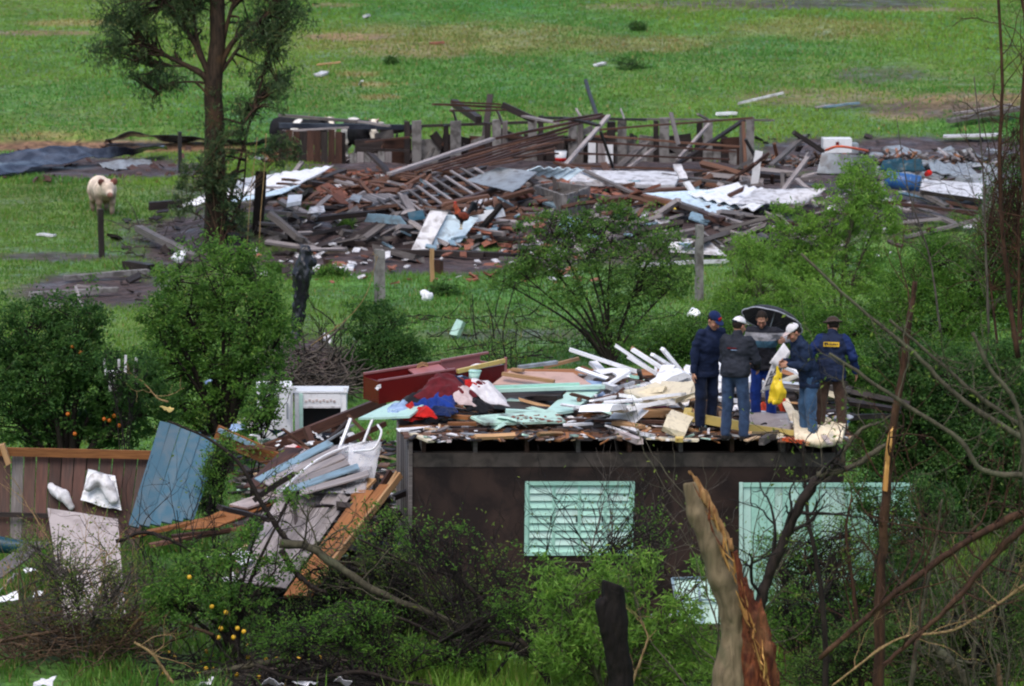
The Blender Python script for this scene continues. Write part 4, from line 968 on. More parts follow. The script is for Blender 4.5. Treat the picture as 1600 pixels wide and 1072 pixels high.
def person(label, loc, face, ht, lean, head_yaw, head_pitch, handR, handL, jacket, trousers, hat, hair=(.018, .013, .011), stance=.11, bend=0.0, seed=0, hems=.84, girth=1.0, curl=.7, knee=(0, 0), skin=1.0):
    k = ht / 1.72; root = thing('person', label, 'person', loc)
    yaw = math.atan2(-face[0], face[1])
    P = Matrix.Translation(loc) @ Matrix.Rotation(yaw, 4, 'Z') @ Matrix.Scale(k, 4)
    hip = Vector((0, 0, .92)); L = lambda p: rot_about(p, hip, -lean)
    chest, neck, headc = L((0, .01, 1.26)), L((0, .0, 1.45)), L((0, .03, 1.60))
    HRm = Matrix.Rotation(head_yaw, 3, 'Z') @ Matrix.Rotation(-lean * .35 - head_pitch, 3, 'X')
    hd = lambda p: headc + HRm @ Vector(p)
    sh = [L((s * .178, 0, 1.40)) for s in (1, -1)]
    hands = [Vector(h) for h in (handR, handL)]; arms = []
    for s, a, t in zip((1, -1), sh, hands):
        e, w = ik(a, t, .29, .26, (s * .55, -.8, -.25)); arms.append((a, e, w))
    legs = []
    for s, kn in zip((1, -1), knee):
        h0 = Vector((s * .09, 0, .90)); an = Vector((s * stance, .02 * s, .09)); kk = (h0 + an) / 2 + Vector((s * .01, .03 + kn, .02)); legs.append((h0, kk, an))
    # ---- body, one continuous surface
    s = Solid()
    s.ell(L((0, 0, 1.02)), (.135, .09, .13), .05).ell(chest, (.155, .10, .17), .06).ell((0, 0, .92), (.14, .095, .11), .05)
    s.cone(L((-.15, 0, 1.40)), L((.15, 0, 1.40)), .055, .055, .05).cone(L((0, -.005, 1.38)), hd((0, -.02, -.06)), .056, .052, .03)
    for a, e, w in arms: s.chain([a, e, w], [.052, .041, .030], .03)
    for h0, kk, an in legs: s.chain([h0, kk, an], [.085, .055, .038], .03); s.cone(an + Vector((0, -.03, -.05)), an + Vector((0, .13, -.065)), .035, .028, .03)
    for sd, (a, e, w) in zip((1, -1), arms):
        d = (w - e).normalized(); add_hand(s, w, (d + Vector((0, 0, -.15))).normalized(), (-sd, .25, -.2), sd * -1 if False else sd, curl)
    s.ell(hd((0, -.012, .02)), (.074, .094, .098), .02, HRm).ell(hd((0, .030, -.055)), (.054, .058, .058), .03, HRm)
    s.ell(hd((0, .070, -.098)), (.024, .020, .018), .02, HRm).cone(hd((0, .088, .012)), hd((0, .116, -.030)), .010, .016, .012, 4)
    for sd in (1, -1):
        s.cone(hd((sd * .012, .090, .030)), hd((sd * .048, .074, .030)), .011, .010, .012).ell(hd((sd * .040, .066, -.035)), (.026, .022, .020), .02, HRm, 4)
        s.ell(hd((sd * .076, -.012, -.008)), (.010, .022, .034), .008, HRm, 4); s.ell(hd((sd * .030, .084, .008)), (.014, .008, .007), .003, HRm, 2)
    s.cone(hd((-.020, .090, -.062)), hd((.020, .090, -.062)), .008, .008, .006, 1)
    V, Q, c = s.mesh(.0105)
    link('body', npmesh('body', V, Q, M['skin'], True, SKIN[np.clip(c, 0, 4)] * skin), root, P)
    # ---- jacket
    s = Solid(); G = girth
    s.ell(chest, (.195 * G, .140 * G, .20), .06).ell(L((0, .0, 1.05)), (.185 * G, .14 * G, .16), .06).cone(L((-.14, 0, 1.40)), L((.14, 0, 1.40)), .066, .066, .05)
    s.cone(L((0, -.015, 1.44)), L((0, -.005, 1.49)), .078, .068, .02)
    lowc = Vector((0, 0, hems + .03)); s.ell(lowc, (.182 * G, .135 * G, .10), .05).ell(Vector((0, 0, (hems + 1.05) / 2)), (.182 * G, .137 * G, .15), .06)
    for i, (a, e, w) in enumerate(arms): s.chain([a, a.lerp(e, .5), e, e.lerp(w, .93)], [.072, .068, .060, .048], .035, c=1)
    V, Q, c = s.mesh(.0125, cuts=[((0, 0, hems), (0, .0, -1))], noise=(.012, 10 + seed, (1, 1, 1.8)))
    C = jacket(V, c)
    link('jacket', npmesh('jacket', V, Q, M['jacketcol'], True, C), root, P)
    # ---- trousers and shoes
    s = Solid(); s.ell((0, 0, .93), (.165, .118, .11), .05)
    for h0, kk, an in legs: s.chain([h0, kk, an + Vector((0, 0, .01))], [.105, .082, .072], .035)
    V, Q, c = s.mesh(.0125, cuts=[((0, 0, .055), (0, 0, -1))], noise=(.010, 9 + seed, (1.3, 1.3, .8)))
    link('trousers', npmesh('trousers', V, Q, trousers, True), root, P)
    for h0, kk, an in legs:
        s = Solid(); s.cone(an + Vector((0, -.035, -.055)), an + Vector((0, .13, -.06)), .045, .040, .03).cone(an + Vector((0, -.01, .01)), an + Vector((0, 0, -.04)), .048, .05, .03)
        V, Q, c = s.mesh(.014, cuts=[((0, 0, an.z - .088), (0, 0, -1))]); link('shoe', npmesh('shoe', V, Q, M['shoe'], True), root, P)
    # ---- hair and headgear
    s = Solid(); s.ell(hd((0, -.020, .028)), (.081, .094, .098), .02, HRm)
    V, Q, c = s.mesh(.012, cuts=[(hd((0, .035, .03)), HRm @ Vector((0, 1, -.75))), (hd((0, -.03, -.045)), HRm @ Vector((0, .3, -1)))], noise=(.004, 30, (1, 1, 1)))
    o = link('hair', npmesh('hair', V, Q, M['hide'], True, np.tile(np.array(hair), (len(V), 1))), root, P)
    if hat:
        kind, m = hat[0], hat[1]
        s = Solid()
        if kind == 'cap':
            s.ell(hd((0, -.012, .045)), (.088, .106, .092), .02, HRm)
            V, Q, c = s.mesh(.011, cuts=[(hd((0, 0, .045)), HRm @ Vector((0, -.12, -1)))])
            cp = link('cap', npmesh('cap', V, Q, m, True), root, P)
            s = Solid(); s.ell(hd((0, .095, .045)), (.072, .082, .010), .005, HRm @ Matrix.Rotation(-.18, 3, 'X'))
            V, Q, c = s.mesh(.008, cuts=[(hd((0, .07, .05)), HRm @ Vector((0, -1, 0)))]); link('visor', npmesh('visor', V, Q, hat[2], True), cp, P)
            V, Fq = box_arr((0, 0, 0), (.014, .014, .008)); link('button', npmesh('button', V + np.array(hd((0, -.012, .139))), Fq, m), cp, P)
            if len(hat) > 3 and hat[3] != 'strap':
                for kx, kz, sx, sz in hat[3]:
                    V, Fq = box_arr((kx, .093 - abs(kx) * .35, .085 + kz), (sx, .018, sz)); V = np.array([hd(v) for v in V]); link('emblem', npmesh('emblem', V, Fq, hat[4]), cp, P)
            if isinstance(hat[-1], str) and hat[-1] == 'strap':
                V, Fq = box_arr((0, -.112, .062), (.09, .012, .022)); V = np.array([hd(v) for v in V]); link('strap', npmesh('strap', V, Fq, M['c_navy']), cp, P)
        else:
            s.ell(hd((0, -.01, .045)), (.092, .108, .088), .02, HRm); s.ell(hd((0, 0, .047)), (.145, .165, .016), .02, HRm)
            V, Q, c = s.mesh(.011, cuts=[(hd((0, 0, .036)), HRm @ Vector((0, 0, -1)))], noise=(.006, 12, (1, 1, 1))); link('hat', npmesh('hat', V, Q, m, True), root, P)
    root['_k'] = k
    return root, P, L
def flat(c, sl=None): return lambda V, cl: np.tile(np.array(c, float), (len(V), 1)) if sl is None else np.where((cl == 1)[:, None], np.array(sl, float), np.array(c, float))
NAVY = (.010, .017, .046); CHAR = (.021, .024, .034)
# 1: navy jacket, navy cap, looking down
p1, P1, L1 = person('man in a navy jacket and dark blue cap looking down at the rubble, arms hanging', dk(1102, 672, 0), (.55, -.83), 1.76, R(14), R(4), R(24), (.27, .07, .80), (-.27, .10, .82),
    flat(NAVY), M['c_navy'], ('cap', M['c_navy2'], M['c_navy2'], [(-.018, 0, .012, .045), (-.002, .017, .022, .011), (-.002, -.002, .022, .011), (-.002, -.021, .022, .011), (.014, .008, .010, .016), (.014, -.012, .010, .016)], M['c_red']), seed=1, hems=.76, girth=1.12)
# 2: back to us at the front edge
p2, P2, L2 = person('man seen from behind in charcoal jacket, blue jeans and white cap at the deck edge', dk(1148, 688, 0), (.42, .91), 1.75, R(9), R(-22), R(8), (.20, .34, .98), (-.10, .32, 1.0),
    flat(CHAR), M['c_jean'], ('cap', M['c_white'], M['c_white'], 'strap'), seed=2, hems=.90, girth=1.1, stance=.13)
# red lettering and a pale line across the shoulders
for (x0, z0, w, h, m) in ((-.085, 1.285, .14, .022, 'c_dred'), (-.03, 1.262, .09, .010, 'c_lblue')):
    for j in range(7):
        V, Fq = box_arr((x0 + w * (j + .5) / 7, -.150, z0), (w / 9, .03, h * (1 if j % 3 else .8)))
        V = np.array([L2(v) for v in V]); link('back_lettering', npmesh('back_lettering', V, Fq, M[m]), p2, P2)
# 3: under the umbrella
def jk3(V, cl):
    C = np.tile(np.array((.016, .017, .024)), (len(V), 1)); z = V[:, 2]; body = z + .10 * np.abs(V[:, 0])
    C[(z > 1.27) & (z < 1.385)] = (.23, .23, .255); C[(z > 1.17) & (z <= 1.27) ] = (.030, .075, .115); return C
p3, P3, L3 = person('dark-haired man in a striped grey and blue jacket standing under the black umbrella', dk(1193, 664, 0), (-.30, -.95), 1.70, R(11), R(10), R(30), (.18, .30, 1.02), (-.36, .22, 1.30),
    jk3, M['c_royal'], None, seed=3, hems=.82, girth=1.08, skin=.7)
# 4: profile, with the yellow bag
p4, P4, L4 = person('man in profile with white cap, navy jacket and light jeans holding a yellow bag', dk(1264, 686, 0), (-.90, -.25), 1.70, R(19), R(6), R(22), (.10, .36, 1.12), (-.08, .34, 1.10),
    flat((.012, .022, .052)), M['c_ljean'], ('cap', M['c_white'], M['c_pink']), seed=4, hems=.74, girth=1.05)
# 5: brown hat, yellow patch
p5, P5, L5 = person('man in brown hat and navy jacket with a yellow patch on his back, brown trousers', dk(1298, 680, 0), (.16, .98), 1.70, R(12), R(20), R(8), (.34, .16, .90), (-.26, .18, .98),
    flat((.011, .018, .045), (.010, .022, .085)), M['c_brown'], ('hat', M['c_hat']), seed=5, hems=.80, girth=1.12, stance=.16)
V, Fq = slab_arrays([L5((-.115, -.148, 1.275)), L5((.115, -.148, 1.275)), L5((.115, -.146, 1.345)), L5((-.115, -.146, 1.345))], .02, 8, 2)
pa = link('back_patch', npmesh('back_patch', V, Fq, M['c_yellow']), p5, P5)
for (x, z, w, h) in ((-.075, 1.325, .05, .012), (-.085, 1.312, .015, .03), (-.05, 1.310, .03, .010), (-.015, 1.312, .014, .022), (.01, 1.310, .014, .020), (.035, 1.312, .014, .022), (.06, 1.310, .016, .02), (.085, 1.312, .012, .02)):
    V, Fq = box_arr((x, -.160, z), (w, .012, h)); V = np.array([L5(v) for v in V]); link('patch_lettering', npmesh('patch_lettering', V, Fq, M['c_navy']), pa, P5)
# hems of white shirt collar
# umbrella
uc = at(1205, 507, 62.75); ua = Vector((.30, .46, .84)).normalized()
um = thing('umbrella', 'black umbrella with a grey rim held open over the dark-haired man', 'umbrella', uc)
ux = ua.cross(Vector((0, 1, 0))).normalized(); uy = ua.cross(ux)
def up_(th, t, lift=0):   # canopy surface: t 0 top .. 1 rim, scalloped between the ribs
    sc = 1 - .05 * (1 - abs(math.cos(4 * th))) * t
    return uc + (ux * math.cos(th) + uy * math.sin(th)) * (.47 * math.sin(t * 1.12) / math.sin(1.12) * sc) + ua * (.24 * (math.cos(t * 1.35)) + lift)
for g8 in range(8):
    th = [g8 * math.pi / 4 + a * math.pi / 4 / 6 for a in range(7)]; t = [i / 8 for i in range(9)]
    V = np.array([[up_(a, b) for b in t] for a in th]).reshape(-1, 3); V2 = np.array([[up_(a, b, -.006) for b in t] for a in th]).reshape(-1, 3)
    i = np.arange(63).reshape(7, 9); q = np.stack([i[:-1, :-1], i[1:, :-1], i[1:, 1:], i[:-1, 1:]], -1).reshape(-1, 4)
    cn = obj_world('canopy_panel', np.concatenate([V, V2]), np.concatenate([q, q[:, ::-1] + 63]), M['umb'], um, True)
    mb = MB(); mb.tube([up_(a, 1.0, -.002) for a in th], .011, 5); mb.build('rim', M['umbl'], um)
    mb = MB(); mb.tube([up_(th[0], b, -.014) for b in t], .003, 4); mb.build('rib', M['iron'], um)
    mb = MB(); mb.tube([uc + ua * -.06, up_(th[0], .55, -.016)], .003, 4); mb.build('stretcher', M['iron'], um)
beam('shaft', uc + ua * .28, uc - ua * .50, .016, .016, M['metal'], parent=um); beam('handle', uc - ua * .44, uc - ua * .56, .03, .03, M['iron'], parent=um)
# what they hold
stk = beam('stick', dk(1172, 676, .98), dk(1216, 676, .34), .045, .03, M['tan'], 'tan wooden stick held by the man in jeans, pointing into the rubble', 'stick', jag=.01)
hb = P4 @ Vector((.02, .48, 1.06))
s = Solid(); s.chain([hb, hb + Vector((.0, -.01, -.14)), hb + Vector((-.01, -.02, -.30))], [.014, .035, .075], .04); s.ell(hb + Vector((-.05, -.02, -.38)), (.075, .06, .15), .06); s.ell(hb + Vector((.03, -.03, -.36)), (.07, .055, .13), .06); s.ell(hb + Vector((-.01, -.03, -.48)), (.10, .06, .06), .05)
s.chain([hb + Vector((.0, -.01, -.02)), hb + Vector((.05, -.02, -.12)), hb + Vector((.06, -.02, -.28))], [.010, .014, .03], .02)
V, Q, _ = s.mesh(.012, noise=(.028, 12, (1.2, 1.2, .5)))
obj_world('plastic_bag', V, Q, M['yellowpl'], None, True, label='full yellow plastic carrier bag held by the man in profile', cat='bag')
hp = P3 @ Vector((-.40, .32, 1.28))
ps = thing('poster', 'white printed poster with grey figures held up beside the yellow bag', 'poster', hp)
c = [hp + Vector((-.36, -.05, -.72)), hp + Vector((-.16, -.08, -.64)), hp + Vector((.08, -.08, -.10)), hp + Vector((-.16, -.05, -.20))]
slab('sheet', c, .004, M['paper'], parent=ps, nu=6, nv=10, warp=.015, smooth=True)
slab('sheet', [hp + Vector((-.24, -.10, -.28)), hp + Vector((-.08, -.11, -.36)), hp + Vector((.06, -.08, -.12)), hp + Vector((-.03, -.02, .0))], .004, M['paper'], parent=ps, nu=5, nv=5, warp=.02, smooth=True)
c = [Vector(v) for v in c]
def pp(u, v): return c[0].lerp(c[1], u).lerp(c[3].lerp(c[2], u), v) + Vector((0, -.022, .004))
for (u0, u1, v0, v1) in ((.15, .85, .14, .19), (.15, .25, .19, .36), (.4, .5, .19, .36), (.7, .8, .19, .36), (.15, .85, .36, .40), (.15, .45, .44, .47), (.15, .25, .47, .58), (.4, .5, .47, .6), (.55, .85, .44, .48), (.6, .7, .48, .6), (.75, .85, .48, .6)):
    V, Fq = slab_arrays([pp(u0, v0), pp(u1, v0), pp(u1, v1), pp(u0, v1)], .003, 1, 1); obj_world('printed_figure', V, Fq, M['ink'], ps)
# ---------------------------------------------------------------- wreckage beside the near house
def P4c(*q): return [at(*c) for c in q]
bw = planked('board_wall', P4c((-22, 878, 65.2), (216, 862, 65.2), (236, 712, 66.0), (-22, 706, 66.0)), 13, .028, M['red'],
    'long wall of reddish and grey upright boards lying back behind the white bags', 'board wall', part='board', mats=[M['fence'], M['fence'], M['fence'], M['brown'], M['old']], jit=.012, endjit=.01)
beam('top_rail', at(-22, 705, 65.85), at(238, 711, 65.85), .06, .13, M['orange'], parent=bw); beam('lower_rail', at(-22, 803, 65.4), at(80, 806, 65.4), .05, .07, M['dark'], parent=bw)
beam('block', at(3, 694, 65.7), at(14, 725, 65.7), .14, .08, M['tan'], 'short pale tan block nailed at the end of the orange top rail', 'wood block', jag=.01)
planked('plank_door', P4c((200, 824, 62.6), (302, 812, 62.9), (346, 690, 64.3), (250, 657, 64.3)), 6, .03, M['blue'], 'worn blue plank door leaning askew in front of the board wall', 'plank door', gap=.04, jit=.006, endjit=.006)
def sack(name, lab, pts, rs, mat, nz=(.035, 7, (1, 1, 1)), cat='bag', h=.022):
    s = Solid(); s.chain(pts, rs, .06); V, Q, _ = s.mesh(h, noise=nz); return obj_world(name, V, Q, mat, None, True, label=lab, cat=cat)
sack('sack', 'slim white bag lying aslant against the reddish boards', P4c((80, 760, 65.62), (95, 772, 65.56), (113, 792, 65.48)), [.06, .085, .05], M['whited'])
V, Fq = slab_arrays(P4c((126, 782, 65.5), (190, 798, 65.4), (180, 744, 65.72), (138, 734, 65.78)), .012, 22, 18, warp=.09, seed=6, wscale=4.5)
obj_world('sheet', V, Fq, M['whitepl'], None, False, label='large rumpled white plastic sheet draped over the reddish boards', cat='plastic sheet')
sack('sack', 'white plastic bulge at the top of the rumpled sheet', P4c((138, 764, 65.5), (152, 748, 65.58), (166, 756, 65.54), (178, 782, 65.40)), [.07, .10, .10, .07], M['whited'])
slab('hardboard_sheet', P4c((100, 968, 59.6), (196, 960, 59.8), (184, 812, 62.0), (74, 794, 62.0)), .02, M['greycard'], 'pale grey-beige sheet standing behind the bare twiggy shrub', 'board sheet', nu=6, nv=6, warp=.02)
beam('plank', at(-15, 902, 60.5), at(62, 848, 62.5), .34, .03, M['old'], 'broad grey plank sloping behind the bare shrub at the edge of view', 'plank')
sack('barrel', 'dark teal plastic drum half hidden behind the broad grey plank', P4c((-10, 850, 63), (38, 856, 63)), [.13, .11], M['tealpl'], (.006, 4, (1, 1, 1)), 'drum')
PL = [((186, 842, 62.2), (352, 806, 62.6), .16, .05, 'orange', 'long orange plank under the blue plank door'),
      ((235, 852, 62.0), (392, 822, 62.4), .14, .05, 'red', 'reddish plank below the long orange one'),
      ((268, 838, 61.9), (360, 828, 62.2), .10, .04, 'brown', 'brown plank wedged under the orange planks'),
      ((300, 826, 62.4), (420, 800, 62.8), .24, .03, 'oldl', 'pale grey board pointing from the orange planks to the shrub'),
      ((338, 676, 66.0), (447, 727, 65.4), .05, .26, 'orange', 'broad orange board slanting down beside the blue plank door'),
      ((342, 672, 65.9), (398, 697, 65.6), .06, .06, 'lblue', 'pale blue batten on top of the slanting orange board'),
      ((415, 701, 66.0), (602, 626, 67.0), .09, .16, 'brown', 'long dark brown beam rising from the wreckage to the wardrobe'),
      ((470, 676, 66.6), (594, 634, 67.2), .06, .07, 'red', 'thin reddish beam just above the long dark one'),
      ((500, 706, 65.4), (545, 660, 65.8), .07, .10, 'dark', 'short dark beam crossing below the long brown one'),
      ((490, 700, 65.6), (478, 668, 65.8), .10, .08, 'brown', 'brown stump of timber standing under the long beam'),
      ((540, 690, 64.2), (602, 662, 64.6), .04, .08, 'brown', 'thin brown batten reaching the deck corner'),
      ((548, 655, 64.4), (528, 708, 63.8), .045, .045, 'whitepl', 'short white pipe hanging beside the plastic film'),
      ((586, 648, 64.0), (568, 692, 63.6), .035, .035, 'whitepl', 'thin white rod leaning toward the deck corner'),
      ((510, 690, 64.6), (552, 664, 64.8), .03, .03, 'metal', 'grey rod among the litter below the white stove'),
      ((556, 776, 60.9), (582, 748, 61.2), .16, .04, 'tan', 'short tan board poking from under the grey roof boards'),
      ((550, 775, 60.8), (598, 770, 60.9), .10, .05, 'orange', 'orange plank end below the grey roof boards'),
      ((594, 784, 60.8), (622, 740, 61.0), .05, .10, 'tan', 'orange-tan board leaning against the grey end of the house'),
      ((582, 790, 61.0), (612, 738, 61.2), .05, .12, 'brown', 'dark brown board behind the leaning tan one'),
      ((405, 872, 59.9), (455, 886, 59.9), .05, .07, 'orange', 'bright orange-red stick in front of the grey roof boards'),
      ((395, 762, 63.2), (460, 700, 64.6), .30, .03, 'brown', 'wide dark brown board behind the plastic film'),
      ((372, 792, 62.8), (440, 770, 63.4), .40, .03, 'pinkw', 'wide pinkish board under the plastic film'),
      ((585, 850, 60.4), (625, 800, 60.8), .06, .10, 'dark', 'dark plank in the shade against the house corner'),
      ((600, 880, 60.2), (628, 830, 60.4), .04, .05, 'tealpl', 'dark teal rod propped by the house corner'),
      ((440, 780, 62.2), (468, 720, 63.4), .08, .05, 'dark', 'dark batten lying below the film on the wide brown board')]
for a, b, w, t, m, lab in PL: beam('plank', at(*a), at(*b), w, t, M[m], lab, 'plank', jag=.015, warp=.006)
slab('plywood', P4c((283, 828, 62.1), (340, 824, 62.1), (432, 786, 63.0), (372, 786, 63.2)), .02, M['orange'], 'orange plywood triangle beneath the blue plank door', 'plywood')
planked('roof_panel', P4c((392, 752, 62.8), (470, 772, 61.0), (578, 744, 61.0), (505, 690, 63.2)), 6, .022, M['oldl'], 'pale grey plank panel under milky plastic film by the house corner', 'roof panel', jit=.012, endjit=.05, gap=.05, mats=[M['oldl']] * 11 + [M['lblue']])
planked('wall_panel', P4c((376, 905, 59.4), (446, 915, 59.2), (552, 770, 60.9), (440, 762, 62.2)), 6, .022, M['oldl'], 'long grey plank panel sloping into the brush below the film', 'wall panel', jit=.01, endjit=.04, gap=.06)
planked('plank_boarding', P4c((446, 938, 58.9), (482, 930, 58.8), (624, 750, 60.6), (560, 772, 60.9)), 2, .05, M['orange'], 'wide orange-brown planks sliding down beside the grey plank panel', 'plank panel', jit=.02, endjit=.02, gap=.03)
beam('panel_edge', at(478, 934, 58.75), at(626, 742, 60.5), .04, .10, M['tan'], 'long tan edge board along the wide orange-brown planks', 'edge board', jag=.01)
V, Fq = slab_arrays(P4c((428, 768, 61.6), (570, 768, 60.7), (592, 688, 62.9), (470, 702, 63.4)), .004, 34, 24, warp=.06, seed=12, wscale=2.2)
obj_world('plastic_film', V, Fq, M['filmw'], None, True, label='milky plastic film draped over the grey roof boards', cat='plastic film')
V, Fq = slab_arrays(P4c((540, 775, 61.3), (580, 770, 61.3), (598, 690, 62.2), (545, 690, 62.4)), .004, 18, 18, warp=.09, seed=19, wscale=4)
obj_world('plastic_film', V, Fq, M['film'], None, True, label='torn plastic film hanging against the grey end boards', cat='plastic film')
for pl, lab in (([(434, 772, 61.4), (480, 730, 61.9), (520, 706, 62.3), (572, 690, 62.6)], 'white twisted strip of film along the grey roof boards'),
        ([(540, 706, 62.4), (566, 704, 62.0), (585, 700, 61.9), (596, 676, 62.2), (590, 664, 62.4)], 'curling white plastic hose beside the deck corner')):
    mb = MB(); mb.cap_tube(smoothline(P4c(*pl), 18), np.full(18, .018), 7); mb.build('plastic_strip', M['whitepl'], label=lab, cat='plastic strip')
# white stove and fridge
def wbox(parent, name, c, size, mat, rz=0.0):
    V, Fq = box_arr((0, 0, 0), size); return link(name, npmesh(name, V, Fq, mat), parent, Matrix.Translation(c) @ Matrix.Rotation(rz, 4, 'Z'))
st = at(500, 670, 68.3); sv = thing('stove', 'white enamel stove with an open dark oven standing on the heap', 'stove', st)
wbox(sv, 'side_panel', st + Vector((-.36, .25, .26)), (.09, .5, .70), M['white']); wbox(sv, 'side_panel', st + Vector((.38, .25, .26)), (.09, .5, .70), M['white'])
wbox(sv, 'leg', st + Vector((-.30, -.03, .22)), (.06, .05, .72), M['mintl']); wbox(sv, 'top', st + Vector((0, .25, .60)), (.90, .54, .03), M['whitepl'])
wbox(sv, 'front_panel', st + Vector((.01, .0, .46)), (.66, .03, .22), M['white']); wbox(sv, 'oven_back', st + Vector((0, .44, .12)), (.66, .04, .42), M['iron'])
wbox(sv, 'oven_floor', st + Vector((0, .22, -.05)), (.66, .4, .03), M['brown']); wbox(sv, 'lower_band', st + Vector((.01, -.012, .355)), (.66, .02, .03), M['whited'])
for k in range(9): wbox(sv, 'relief_ornament', st + Vector((-.22 + k * .057, -.022, .45 + .018 * (k % 2))), (.035, .014, .035), M['pinkw'], 0)
for s_ in (-1, 1): wbox(sv, 'finial', st + Vector((.41 * s_, .02, .645)), (.06, .06, .06), M['white'])
fr = at(428, 680, 67.8); fg = thing('fridge', 'white refrigerator standing beside the white stove behind the leaves', 'refrigerator', fr)
wbox(fg, 'cabinet', fr + Vector((0, .28, .34)), (.56, .5, .90), M['white'], .1); wbox(fg, 'door', fr + Vector((-.0, -.01, .36)), (.54, .045, .84), M['whitepl'], .1)
wbox(fg, 'handle', fr + Vector((.22, -.055, .4)), (.03, .03, .26), M['metal'], .1); wbox(fg, 'door_seal', fr + Vector((.26, .02, .34)), (.02, .03, .86), M['iron'], .1)
for lab, px, py, Y, r, m in [('royal blue garment spilled below the white fridge', 438, 680, 66.8, (.22, .16, .08), 'c_royal'), ('white papers spilled below the white fridge', 418, 690, 66.4, (.14, .12, .07), 'paper'),
        ('patterned white and blue bag caught on the slanting orange board', 372, 668, 66.4, (.16, .14, .10), 'c_lblue'), ('white bag in front of the fridge', 384, 660, 66.9, (.14, .12, .11), 'c_white'),
        ('white litter below the stove', 508, 672, 66.6, (.12, .1, .07), 'c_white'), ('shiny white litter beside the long brown beam', 500, 684, 66.0, (.10, .1, .06), 'whitepl'),
        ('red and white cloth below the long brown beam', 462, 700, 65.0, (.16, .12, .08), 'c_pink'), ('scarlet scrap of cloth below the long brown beam', 470, 698, 64.9, (.06, .06, .05), 'c_red'),
        ('mint green book lying on the litter', 416, 688, 66.2, (.07, .06, .05), 'mintl'), ('small white square of paper on the grey end boards', 597, 703, 60.9, (.05, .03, .04), 'paper'),
        ('dark cloth in the gap under the long brown beam', 520, 694, 64.8, (.2, .16, .1), 'c_black'), ('white rag in the shade under the leaning tan board', 612, 776, 60.7, (.04, .05, .08), 'c_white'),
        ('white rag low under the leaning tan board', 606, 800, 60.6, (.04, .05, .07), 'c_white'), ('white plastic litter in the brush below the grey plank panel', 380, 872, 59.8, (.24, .14, .1), 'whitepl'),
        ('crumpled white foil in the brush under the citrus tree', 340, 870, 59.6, (.20, .14, .08), 'whitepl'), ('pale plastic bag in the brush beside the trunk', 360, 905, 59.2, (.14, .12, .14), 'c_white'),
        ('white plastic rubbish lying at the edge of the brush heap', 8, 935, 58.6, (.20, .12, .06), 'whitepl'), ('greyish white bag at the brush heap beneath the grey plank', 12, 912, 59.4, (.16, .12, .10), 'c_white'),
        ('small white scrap in the twigs of the brush heap', 46, 890, 60.0, (.10, .08, .06), 'whitepl'), ('white scrap of plastic low beside the brush heap', 60, 928, 59, (.08, .06, .05), 'whitepl'),
        ('pale blue scrap in the orange tree leaves', 325, 595, 69.5, (.06, .05, .09), 'c_lblue'), ('yellow rag beside the broken branch in the tree', 262, 640, 68.8, (.16, .1, .1), 'yellowwood')]:
    _sd[0] += 1; crumple(at(px, py, Y), (r[0], r[1] * .9, r[2] * .9), _sd[0], M[m], 'rag', lab, 'rag')
# upturned white chair in the orange tree
cc = at(188, 604, 69.1); ch = thing('chair', 'white plastic chair thrown upside down into the orange tree', 'chair', cc)
wbox(ch, 'seat', cc + Vector((-.06, .15, .20)), (.30, .40, .03), M['whited'], .25)
for k in range(4): wbox(ch, 'back_slat', cc + Vector((-.16 + .075 * k, -.06 + .02 * k, .06)), (.045, .02, .26), M['whited'], .25)
for dx, dy in ((-.26, -.02), (-.01, -.08), (.26, .10), (.06, .38)): beam('leg', cc + Vector((dx * .85, dy, .18)), cc + Vector((dx, dy, .46)), .04, .03, M['whited'], parent=ch)
beam('armrest', cc + Vector((.26, .1, .0)), cc + Vector((.24, .1, .36)), .05, .03, M['whited'], parent=ch)
def pts3(n, box): return [at(rr.uniform(box[0], box[2]), rr.uniform(box[1], box[3]), rr.uniform(box[4], box[5])) for _ in range(n)]
scraps('splinter', 'reddish splinter in the wreckage at the house corner', 'splinters at the house corner', 'red', 'stick', pts3(30, (400, 690, 600, 720, 64, 66)), (.2, .7), 21, tilt=.4)
scraps('white_scrap', 'white scrap in the wreckage below the stove', 'white scraps below the stove', 'whitepl', 'chip', pts3(24, (400, 675, 590, 705, 65.5, 66.6)), (.06, .18), 22)
scraps('dark_stick', 'dark stick in the wreckage beside the house', 'dark sticks beside the house', 'dark', 'stick', pts3(40, (390, 780, 620, 900, 60.5, 63)), (.3, 1.0), 23, tilt=.5)
mass('debris', 'mass of splinters and rubbish in the wreckage beside the house', [pt(rr.uniform(370, 625), rr.uniform(690, 900), rr.uniform(.0, .12)) for _ in range(1300)], 61, (.06, .40), PAL_R, [6, 4, 2, 1.5, 1, 6, .3, 1])
# ---------------------------------------------------------------- the flattened farmhouse and cattle stalls across the meadow
stall = thing('cattle_stall', 'row of broken concrete and wooden stall posts along the back of the ruin', 'cattle stall', at(860, 262, 118.0))
PY = 118.4
for px, wpx, top, kind in [(532, 16, 205, 'dark'), (636, 9, 190, 'dark'), (651, 15, 187, 'concrete'), (697, 8, 194, 'dark'), (712, 17, 190, 'concrete'), (762, 9, 192, 'dark'), (776, 14, 188, 'concrete'), (789, 8, 190, 'old'),
        (832, 14, 188, 'concrete'), (845, 8, 180, 'dark'), (895, 14, 190, 'concrete'), (907, 9, 186, 'old'), (955, 13, 190, 'dark'), (972, 14, 188, 'concrete'), (1025, 8, 190, 'dark'), (1038, 15, 187, 'concrete'), (1093, 9, 190, 'dark'),
        (1106, 15, 185, 'concrete'), (1160, 9, 190, 'old'), (1172, 13, 186, 'concrete')]:
    t = at(px, top + random.uniform(-2, 2), PY); w = wpx / 56.7
    beam('post', Vector((t.x, t.y, gz(t.x, t.y) - .2)), t, w, .14, M[kind], parent=stall, jag=.03)
